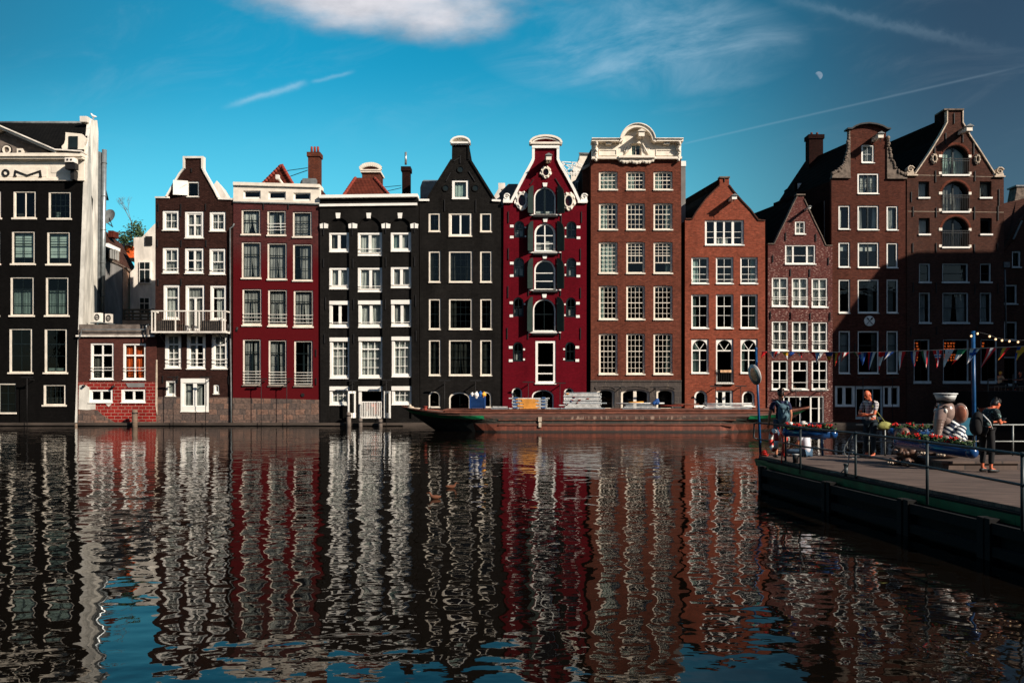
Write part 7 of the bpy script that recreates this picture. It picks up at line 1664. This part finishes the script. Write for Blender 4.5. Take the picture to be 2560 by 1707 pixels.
M['dtrou'] = mat('dark_trousers', (.012, .022, .03), .85, var=.2); M['blackc'] = mat('black_cloth', (.008, .008, .009), .85, var=.2); M['whitec'] = mat('white_shirt_cloth', (.60, .60, .66), .8, var=.12); M['capw'] = mat('white_cap_cloth', (.7, .66, .60), .8, var=.1)
M['shoe'] = mat('dark_shoe', (.02, .02, .02), .5); M['eye'] = mat('dark_eye', (.01, .01, .01), .3)
def checks(name, c1, c2, c3):
    m, t, b = newmat(name); p, g_ = wpos(t); x, y, z = sxyz(t, p)
    a_ = (x*85)._m('SINE').gt(.55); b2 = (z*85)._m('SINE').gt(.55); col = mixc(t, a_*.8, c1, c2); col = mixc(t, b2*.6, col, c3); t.links.new(col, b.inputs['Base Color']); b.inputs['Roughness'].default_value = .85; return m
M['plaid'] = checks('plaid_shirt_cloth', (.30, .27, .27), (.04, .045, .07), (.66, .62, .60))
FL, t, b = newmat('dark_floral_cloth'); p, g_ = wpos(t); nz = noise(t, p, 26, 2, .5); t.links.new(mixc(t, nz.step(.58, .66), (.008, .018, .02), (.16, .28, .26)), b.inputs['Base Color']); b.inputs['Roughness'].default_value = .85; M['floral'] = FL
def hand(V, Ed, wi, wrist, d, side, curl=.5, up=(0, 0, 1)):
    """palm, four bent fingers of different length and a thumb grown from wrist vertex wi; d = direction of the hand"""
    d = Vector(d).normalized(); u_ = Vector(up); lat = d.cross(u_).normalized(); nrm = lat.cross(d).normalized(); w_ = Vector(wrist)
    pm = w_+d*.075; V.append((tuple(pm), (.036, .018))); pi_ = len(V)-1; Ed.append((wi, pi_))
    for k, L_ in enumerate((.072, .080, .076, .060)):
        o_ = (k-1.5)*.018; a_ = pm+lat*o_+d*.022; V.append((tuple(a_), .010)); Ed.append((pi_, len(V)-1)); b_ = a_+d*L_*.55-nrm*L_*.2*curl; V.append((tuple(b_), .0085)); Ed.append((len(V)-2, len(V)-1))
        c_ = b_+d*L_*.4*(1-curl*.6)-nrm*L_*.5*curl; V.append((tuple(c_), .007)); Ed.append((len(V)-2, len(V)-1))
    a_ = w_+d*.035+lat*side*.032; V.append((tuple(a_), .012)); Ed.append((wi, len(V)-1)); V.append((tuple(a_+d*.035+lat*side*.022-nrm*.01), .009)); Ed.append((len(V)-2, len(V)-1))
def person(label, loc, rz, J, scale=1.0, skin='skin', top='navy', sleeves=.55, bottom='jean', legcut=1.0, hair='hairb', bald=False, shoes='shoe', group=None, headrot=0, headtilt=0, nolegs=False):
    """J: joint name -> local position (person faces +y, right hand side +x)"""
    j = dict(pel=(0, 0, .95), wst=(0, .0, 1.10), che=(0, .01, 1.32), nek=(0, .01, 1.50), hed=(0, .02, 1.66), shr=(.19, 0, 1.44), shl=(-.19, 0, 1.44), elr=(.25, -.02, 1.16), ell=(-.25, -.02, 1.16), wrr=(.26, .05, .92), wrl=(-.26, .05, .92),
             hir=(.10, 0, .92), hil=(-.10, 0, .92), knr=(.11, .03, .50), knl=(-.11, .03, .50), anr=(.11, 0, .09), anl=(-.11, 0, .09), tor=(.13, .16, .04), tol=(-.13, .16, .04))
    j.update(J); j = {k: Vector(v_)*scale for k, v_ in j.items()}
    t_ = thing('person', label, 'person', loc, group); rot = Matrix.Rotation(rz, 3, 'Z')
    V = []; Ed = []; ID = {}
    def v(n_, co, r_): V.append((tuple(co), r_)); ID[n_] = len(V)-1; return ID[n_]
    def e(a_, b_): Ed.append((ID[a_], ID[b_]))
    v('pel', j['pel'], (.135*scale, .10*scale)); v('wst', j['wst'], (.125*scale, .09*scale)); v('che', j['che'], (.15*scale, .10*scale)); v('nk0', j['che'].lerp(j['nek'], .8), (.07*scale, .065*scale)); v('nek', j['nek'], .055*scale)
    for a_, b_ in (('pel', 'wst'), ('wst', 'che'), ('che', 'nk0'), ('nk0', 'nek')): e(a_, b_)
    for s_ in 'rl':
        v('sh'+s_, j['sh'+s_], .058*scale); v('el'+s_, j['el'+s_], .042*scale); v('wr'+s_, j['wr'+s_], .029*scale); e('che', 'sh'+s_) if False else e('nk0', 'sh'+s_); e('sh'+s_, 'el'+s_); e('el'+s_, 'wr'+s_)
        d_ = J.get('hd'+s_) or (j['wr'+s_]-j['el'+s_]); hand(V, Ed, ID['wr'+s_], j['wr'+s_], d_, 1 if s_ == 'r' else -1, .6, up=(0, -1, .2) if abs(Vector(d_).normalized().z) > .6 else (0, 0, 1))
        if not nolegs:
            v('hi'+s_, j['hi'+s_], .085*scale); v('kn'+s_, j['kn'+s_], .055*scale); v('an'+s_, j['an'+s_], .036*scale); v('to'+s_, j['to'+s_], (.036*scale, .022*scale)); e('pel', 'hi'+s_); e('hi'+s_, 'kn'+s_); e('kn'+s_, 'an'+s_); e('an'+s_, 'to'+s_)
    hd = j['hed']; v('h1', j['nek'].lerp(hd, .5), .06*scale); e('nek', 'h1'); v('h2', hd+Vector((0, .005, 0)), (.078*scale, .092*scale)); e('h1', 'h2'); v('h3', hd+Vector((0, -.005, .085*scale)), (.060*scale, .07*scale)); e('h2', 'h3')
    body = skinned('body', V, Ed, skin, t_, rz, loc)
    # face: brow, nose, lips, eyes, ears
    hm = rot @ Matrix.Rotation(R(headrot), 3, 'Z') @ Matrix.Rotation(R(-headtilt), 3, 'X'); hc = rot @ hd; g = MB()
    P = lambda a_: Vector(loc)+hc+hm @ (Vector(a_)*scale)
    g.ell(Vector(loc)+hc+hm @ Vector((0, .008, .01)), (.080*scale, .098*scale, .118*scale), 16, 12, rot=hm); g.ell(P((0, .055, -.065)), (.048, .045, .045), 10, 8, rot=hm)
    g.loft([P((0, .095, .03)), P((0, .118, -.012)), P((0, .10, -.022))], [.010, .016, .010], 8)
    for sx in (-1, 1): g.ell(P((sx*.083, -.005, .0)), (.014, .026, .034), 8, 6, rot=hm)
    g.loft([P((-.025, .094, -.052)), P((0, .102, -.050)), P((.025, .094, -.052))], .008, 6); g.build('face', skin, t_)
    g = MB()
    for sx in (-1, 1): g.ell(P((sx*.032, .098, .018)), (.011, .006, .008), 8, 6, rot=hm)
    g.build('eye', 'eye', t_)
    if not bald:
        g = MB(); rnd = random.Random(5)
        g.ell(P((0, -.012, .028)), (.090*scale, .103*scale, .112*scale), 16, 10, rot=hm @ Matrix.Rotation(R(12), 3, 'X'), z0=-.05); g.ell(P((0, -.045, -.01)), (.083*scale, .068*scale, .09*scale), 14, 8, rot=hm)
        for _ in range(40): a_ = rnd.random()*6.28; g.ell(P((.075*math.cos(a_), -.02+.085*math.sin(a_)*.9, .05+rnd.random()*.06)), (.02, .02, .018), 6, 4)
        g.build('hair', hair, t_)
    # clothes follow the body a little outside of it
    k_ = 1.14; V2 = []; E2 = []; I2 = {}
    def w(n_, co, r_): V2.append((tuple(co), r_)); I2[n_] = len(V2)-1
    w('pel', j['pel']+Vector((0, 0, -.03)), (.150*scale, .118*scale)); w('wst', j['wst'], (.142*scale, .112*scale)); w('che', j['che'], (.168*scale, .122*scale)); w('nk0', j['che'].lerp(j['nek'], .62), (.095*scale, .085*scale))
    E2 += [(0, 1), (1, 2), (2, 3)]
    for s_ in 'rl':
        w('sh'+s_, j['sh'+s_], .078*scale); w('ub'+s_, j['sh'+s_].lerp(j['el'+s_], .5), .066*scale); w('ue'+s_, j['sh'+s_].lerp(j['el'+s_], sleeves+.2), .058*scale); E2 += [(I2['nk0'], I2['sh'+s_]), (I2['sh'+s_], I2['ub'+s_]), (I2['ub'+s_], I2['ue'+s_])]
    skinned('shirt', V2, E2, top, t_, rz, loc)
    if not nolegs:
        V3 = [(tuple(j['pel']+Vector((0, 0, .03))), (.150*scale, .115*scale))]; E3 = []
        for s_ in 'rl':
            i0 = len(V3); V3.append((tuple(j['hi'+s_]), .102*scale)); V3.append((tuple(j['hi'+s_].lerp(j['kn'+s_], .55)), .085*scale)); E3 += [(0, i0), (i0, i0+1)]
            if legcut > .5: V3.append((tuple(j['kn'+s_]), .070*scale)); V3.append((tuple(j['kn'+s_].lerp(j['an'+s_], legcut*.92)), .058*scale)); E3 += [(i0+1, i0+2), (i0+2, i0+3)]
            else: V3.append((tuple(j['hi'+s_].lerp(j['kn'+s_], .9)), .082*scale)); E3.append((i0+1, i0+2))
        skinned('trousers', V3, E3, bottom, t_, rz, loc)
        for s_ in 'rl':
            a_, b_ = Vector(loc)+rot @ j['an'+s_], Vector(loc)+rot @ j['to'+s_]; d_ = (b_-a_); d_.z = 0; d_.normalize(); z_ = a_.z-.05; g = MB()
            g.loft([Vector((a_.x, a_.y, z_))-d_*.06, Vector((a_.x, a_.y, z_+.015)), Vector((b_.x, b_.y, z_)), Vector((b_.x, b_.y, z_-.005))+d_*.05], [(.030, .034), (.048, .042), (.032, .045), (.016, .03)], 10); g.build('shoe', shoes, t_)
    return t_, j, rot
# man with backpack, back to the viewer
d_ = 21.55; X = (1949-1280)*d_/F+.03
pm_, j, rot = person('man in navy t-shirt and denim shorts seen from behind wearing a grey teal backpack', (X, d_, ZK), R(-6), dict(hed=(.01, .03, 1.68), wrl=(-.30, .02, .92), wrr=(.27, .10, .93), elr=(.26, .0, 1.17), ell=(-.28, -.02, 1.17), pel=(.0, 0, .95)), 1.03, top='navy', bottom='jean', legcut=.3, headtilt=18)
bp_ = thing('backpack', 'grey teal backpack worn by the man at the railing corner', 'backpack', (X, d_-.2, ZK+1.2))
g = MB(); c0 = Vector((X, d_-.19, ZK+1.22)); g.loft([c0+Vector((.01, .0, -.30)), c0+Vector((.01, -.03, -.22)), c0+Vector((.01, -.05, 0)), c0+Vector((0, -.03, .17)), c0+Vector((0, .0, .26))], [(.07, .12), (.10, .165), (.12, .165), (.10, .15), (.05, .10)], 14, up=(0, -1, 0)); g.build('bag', 'packt', bp_, subsurf=1)
g = MB(); g.ell(c0+Vector((.01, -.13, -.10)), (.12, .05, .13), 12, 8); g.ell(c0+Vector((0, -.11, .14)), (.13, .06, .07), 12, 8); g.build('pocket', 'packt', bp_)
g = MB()
for sx in (-1, 1): g.loft([c0+Vector((sx*.09, -.03, .22)), c0+Vector((sx*.14, .10, .30)), c0+Vector((sx*.17, .26, .22)), c0+Vector((sx*.15, .30, .0))], (.028), 8); g.bar(c0+Vector((sx*.05, -.14, .1)), c0+Vector((sx*.03, -.17, -.12)), .02)
g.build('strap', 'packt', bp_)
g = MB(); rnd = random.Random(3)
for _ in range(9): g.ell((X+.24+rnd.uniform(-.12, .09), d_-.05, ZK+.82+rnd.uniform(-.12, .12)), (.07, .06, .07), 7, 5)
tag(g.build('plastic_bag', 'cup', origin=(X+.24, d_-.05, ZK+.85)), 'crumpled pale plastic bag held by the man with the backpack', 'bag')
# bald man, arms folded, turned to the left
d_ = 21.5; X = (2176-1280)*d_/F
person('bald sunburnt man in a plaid shirt with folded arms and dark trousers', (X, d_, ZK), R(115), dict(hed=(0, .10, 1.64), nek=(0, .03, 1.50), elr=(.24, .13, 1.15), ell=(-.24, .13, 1.15), wrr=(-.02, .30, 1.16), wrl=(.04, .26, 1.10), hdr=(-1, .05, .0), hdl=(1, .1, .1)), 1.03, skin='skinr', top='plaid', bottom='dtrou', bald=True, headtilt=22)
g = MB(); c0 = Vector((X+.20, d_-.30, ZK+.93)); g.loft([c0+Vector((-.16, 0, -.10)), c0+Vector((-.02, 0, -.03)), c0+Vector((.14, 0, -.06)), c0+Vector((.24, 0, -.02))], [(.05, .03), (.13, .09), (.12, .08), (.04, .04)], 12)
M['bagy'] = mat('olive_yellow_bag_cloth', (.26, .25, .07), .8, var=.4, scale=9)
sb_ = thing('shoulder_bag', 'olive yellow cloth bag hanging at the hip of the bald man', 'bag', tuple(c0)); g.build('bag', 'bagy', sb_, subsurf=1); MB().loft([c0+Vector((-.12, 0, .05)), Vector((X-.05, d_-.22, ZK+1.42)), c0+Vector((.12, .1, .02))], .012, 6).build('strap', 'bagy', sb_)
# seated person in white
d_ = 21.9; X = (2014-1280)*d_/F
person('person in white shirt and jeans sitting on the deck edge with a white cap', (X, d_, ZK), R(40), dict(pel=(0, -.02, .12), wst=(0, -.03, .28), che=(0, .0, .50), nek=(0, .03, .68), hed=(0, .06, .83), shr=(.18, 0, .62), shl=(-.18, 0, .62), elr=(.24, .10, .36), ell=(-.24, .10, .36), wrr=(.12, .30, .30), wrl=(-.12, .30, .30),
    hir=(.10, .02, .12), hil=(-.10, .02, .12), knr=(.22, .42, .14), knl=(-.22, .42, .14), anr=(.05, .62, .08), anl=(-.05, .64, .07), tor=(.06, .76, .05), tol=(-.06, .78, .05)), 1.0, top='whitec', bottom='jean', sleeves=.5, hair='hairb', headtilt=5)
cp = thing('cap', 'white cap on the head of the seated person', 'cap', (X, d_, ZK+.95)); c0 = Vector((X-.04, d_+.04, ZK+.90)); MB().ell(c0-Vector((0, 0, .02)), (.105, .115, .10), 14, 8, z0=-.15).build('crown', 'capw', cp); MB().obox(c0+Vector((-.07, .10, -.02)), .07, .05, .006, R(40)).build('peak', 'capw', cp)
# man on the right, looking at a phone
d_ = 17.9; X = (2466-1280)*d_/F
person('man in dark flowered shirt and black trousers bending over a phone', (X, d_, ZK), R(-72), dict(pel=(0, -.02, .93), wst=(0, .0, 1.07), che=(0, .06, 1.27), nek=(0, .15, 1.43), hed=(0, .27, 1.52), shr=(.19, .08, 1.38), shl=(-.19, .08, 1.38), elr=(.23, .13, 1.10), ell=(-.22, .12, 1.10), wrr=(.08, .36, 1.12), wrl=(-.06, .36, 1.12), hdr=(-.3, 1, .1), hdl=(.3, 1, .1)), 1.0, skin='skinr', top='floral', bottom='blackc', legcut=.86, hair='hairk', headtilt=40)
ph = thing('phone', 'small dark phone held by the bending man', 'phone', (X+.44, d_+.13, ZK+1.15)); MB().obox((X+.45, d_+.13, ZK+1.17), .04, .07, .006, R(-72), R(35)).build('case', 'iron', ph)
bk = thing('backpack', 'black backpack on the back of the bending man', 'backpack', (X-.22, d_-.05, ZK+1.1)); c0 = Vector((X-.22, d_-.06, ZK+1.12)); g = MB(); g.loft([c0+Vector((-.0, 0, -.28)), c0+Vector((-.06, 0, -.2)), c0+Vector((-.05, 0, .05)), c0+Vector((.03, 0, .25))], [(.08, .10), (.14, .14), (.14, .14), (.07, .09)], 12); g.build('bag', 'blackc', bk, subsurf=1)
g = MB(); g.loft([c0+Vector((.0, -.17, .18)), c0+Vector((.14, -.20, .02)), c0+Vector((.22, -.16, -.14))], .014, 6); g.build('strap', 'cup', bk)
# ================================================================ elephant figures
M['ele'] = mat('glossy_grey_figure_paint', (.25, .175, .15), .22, var=.2, scale=5, spec=.6); M['elein'] = mat('pink_brown_figure_paint', (.34, .13, .08), .3, var=.3, scale=6, spec=.5)
SM_, t, b = newmat('navy_and_white_striped_paint'); p, g_ = wpos(t); x, y, z = sxyz(t, p); sgn_ = ((z*.8+x*.62)*62)._m('SINE').gt(.05); t.links.new(mixc(t, sgn_, (.01, .02, .05), (.66, .68, .66)), b.inputs['Base Color']); b.inputs['Roughness'].default_value = .3; M['stripe'] = SM_
def elephant(label, cx, cy, z0, s_, rz, hat, mshirt):
    t_ = thing('elephant_figure', label, 'statue', (cx, cy, z0)); rot = Matrix.Rotation(rz, 3, 'Z'); B = Vector((cx, cy, z0))
    P = lambda x_, y_, z_: B+rot @ (Vector((x_, y_, z_))*s_)
    # faces local -y
    g = MB(); g.loft([P(0, .12, .02), P(0, .14, .2), P(0, .12, .45), P(0, .06, .68), P(0, .0, .84)], [(.22*s_, .26*s_), (.31*s_, .34*s_), (.30*s_, .33*s_), (.22*s_, .27*s_), (.10*s_, .13*s_)], 20); bd = g.build('body', mshirt, t_, subsurf=1)
    g = MB(); g.ell(P(0, -.10, 1.02), (.215*s_, .22*s_, .265*s_), 20, 14, rot=rot)
    g.ell(P(0, -.16, .87), (.17*s_, .17*s_, .15*s_), 16, 10, rot=rot)
    tr = [P(0, -.12, 1.08), P(0, -.25, 1.0), P(0, -.32, .86), P(0, -.35, .70), P(0, -.36, .55), P(.0, -.38, .44), P(.0, -.44, .40)]
    g.loft(tr, [(.18*s_, .17*s_), (.155*s_, .15*s_), (.128*s_, .122*s_), (.10*s_, .098*s_), (.082*s_, .080*s_), (.066*s_, .065*s_), (.052*s_, .052*s_)], 16); hd_ = g.build('head', 'ele', t_, subsurf=1)
    g = MB()
    for k in range(14):
        q = tr[2].lerp(tr[5], k/13); q = tr[2+min(2, k*3//14)].lerp(tr[3+min(2, k*3//14)], (k*3/14) % 1); r_ = (.128-.060*k/13)*s_; g.loft([q+Vector((0, 0, .006)), q-Vector((0, 0, .006))], r_, 16)
    g.build('trunk_crease', 'ele', hd_)
    for sx in (-1, 1):
        c0 = P(sx*.27, .02, 1.0); m3 = rot @ Matrix.Rotation(R(sx*28), 3, 'Z')
        g = MB(); g.ell(c0, (.16*s_, .045*s_, .23*s_), 18, 10, rot=m3); er = g.build('ear', 'ele', t_); g = MB(); g.ell(c0+m3 @ Vector((sx*.01, -.028*s_, 0)), (.12*s_, .03*s_, .18*s_), 16, 8, rot=m3); g.build('inner_ear', 'elein', er)
        g = MB(); g.ell(P(sx*.115, -.27, 1.05), (.050*s_, .035*s_, .062*s_), 12, 8, rot=rot); ey = g.build('eye', 'white', hd_)
        g = MB(); g.ell(P(sx*.110, -.302, 1.045), (.024*s_, .014*s_, .030*s_), 10, 6, rot=rot); g.build('pupil', 'eye', hd_)
        g = MB(); g.loft([P(sx*.07, -.29, 1.14), P(sx*.12, -.285, 1.165), P(sx*.17, -.24, 1.14)], [.014*s_, .022*s_, .012*s_], 8); g.build('eyebrow', 'iron', hd_)
        g = MB(); g.loft([P(sx*.26, .08, .66), P(sx*.32, -.08, .50), P(sx*.22, -.26, .44)], [.10*s_, .095*s_, .09*s_], 14); g.build('sleeve', mshirt, t_)
        g = MB(); g.loft([P(sx*.22, -.26, .44), P(sx*.12, -.34, .42)], [.075*s_, .08*s_], 12); g.ell(P(sx*.10, -.36, .42), (.085*s_, .08*s_, .08*s_), 12, 8); g.build('hand', 'ele', t_)
        g = MB(); g.loft([P(sx*.16, .0, .14), P(sx*.22, -.32, .15), P(sx*.24, -.52, .15)], [.14*s_, .125*s_, .115*s_], 14); lg = g.build('leg', 'ele', t_)
        g = MB()
        for k in range(3): g.ell(P(sx*.24+(k-1)*.075, -.60, .09), (.036*s_, .03*s_, .036*s_), 8, 6)
        g.build('toenail', 'bone', lg)
    g = MB(); g.loft([P(-.10, -.26, .84), P(0, -.29, .80), P(.12, -.22, .84)], .012*s_, 6); g.build('mouth', 'elein', hd_)
    if hat:
        g = MB(); g.loft([P(0, -.10, 1.26), P(0, -.10, 1.30)], [.19*s_, .185*s_], 22); g.build('hat_band', 'iron', hd_)
        g = MB(); g.loft([P(0, -.10, 1.295), P(0, -.10, 1.43)], [.185*s_, .235*s_], 22); g.loft([P(0, -.10, 1.425), P(0, -.10, 1.45), P(0, -.10, 1.455)], [.25*s_, .25*s_, .21*s_], 22); g.build('sailor_hat', 'greyframe' if False else 'cup', hd_)
    return t_
cx_, cy_ = (2366-1280)*19.3/F, 19.3
elephant('big seated elephant figure in a navy striped shirt with a white sailor hat', cx_+.05, cy_, ZK+.22, 1.06, R(-64), True, 'stripe')
M['ele'] = mat('dimmed_figure_paint', (.13, .075, .055), .4, var=.35, scale=5)  # darker copy: the dimness under the planter tube is put into the paint
elephant('small elephant figure with orange brown ear left of the sailor elephant', (2274-1280)*19.4/F, 19.6, ZK+.0,   .72, R(-50), False, 'ele')
g = MB(); 
for k in range(24): q = Vector((cx_-.18, cy_-.62, ZK+.80)).lerp(Vector((cx_+.75, cy_-.5, ZK+.72)), k/23); q.z -= .12*math.sin(math.pi*k/23); g.ell(q, (.016, .016, .012), 6, 4)
tag(g.build('chain', 'bone', origin=(cx_, cy_-.6, ZK+.75)), 'pale link chain hanging in front of the sailor elephant', 'chain')
# ================================================================ terrace at the right edge with seated guests
td = D-5; t_ = thing('quay_terrace', 'dark waterside terrace with slim railing in front of the right edge house', 'terrace', tuple(at(2540, 1060, td)))
pa, pb = at(2470, 978, td), at(2760, 1080, td); g = MB(); g.box(pa.x, pb.x, td, D-.1, -.5, pa.z); g.build('platform', 'tarw', t_)
g = MB(); zr = at(0, 948, td).z
for z_ in (zr, zr-.5): g.box(pa.x, pb.x, td-.02, td+.02, z_-.02, z_+.02)
x_ = pa.x
while x_ < pb.x: g.box(x_-.03, x_+.03, td-.03, td+.03, pa.z, zr+.35 if int(x_*10) % 3 == 0 else zr); x_ += 1.65
g.build('railing', 'rail', t_)
for i, (xx, lab) in enumerate(((2500, 'guest with fair hair sitting on the dark terrace by the railing'), (2553, 'guest in dark clothes sitting at the far right of the terrace'))):
    q = at(xx, 978, td+.8); sc_ = dict(pel=(0, 0, .48), wst=(0, -.02, .64), che=(0, 0, .86), nek=(0, .02, 1.04), hed=(0, .05, 1.19), shr=(.18, 0, .98), shl=(-.18, 0, .98), elr=(.26, .12, .76), ell=(-.26, .12, .76), wrr=(.15, .36, .76), wrl=(-.15, .36, .76), hir=(.10, .02, .48), hil=(-.10, .02, .48), knr=(.12, .44, .50), knl=(-.12, .44, .50), anr=(.12, .46, .09), anl=(-.12, .46, .09), tor=(.12, .6, .04), tol=(-.12, .6, .04))
    person(lab, (q.x, q.y, pa.z), R(90 if i else -80), sc_, 1.0, skin='skinr', top='blackc' if i else 'tan_cloth', bottom='blackc', hair='hairb' if i else 'bago')
    MB_ = MB(); MB_.box(q.x-.25, q.x+.25, q.y-.25, q.y+.25, pa.z+.34, pa.z+.38)
    for a_ in (-.22, .22):
        for b_ in (-.22, .22): MB_.box(q.x+a_-.02, q.x+a_+.02, q.y+b_-.02, q.y+b_+.02, pa.z, pa.z+.34)
    st2 = thing('stool', 'plain stool under the guest '+('with fair hair' if i == 0 else 'in dark clothes'), 'stool', (q.x, q.y, pa.z)); MB_.build('frame', 'wood', st2)
# person in the window of the purple brick house
wp_ = at(1985, 968, D+.45); wp_.z = PZ(c('E2', 0, 1020)[1])-.95
person('person in dark top leaning at the open middle window of the purple brick house', (PX(1985), D+.55, wp_.z), R(170), dict(wrr=(.2, .25, 1.05), wrl=(-.2, .25, 1.05)), .95, top='blackc', nolegs=True, sleeves=.3)
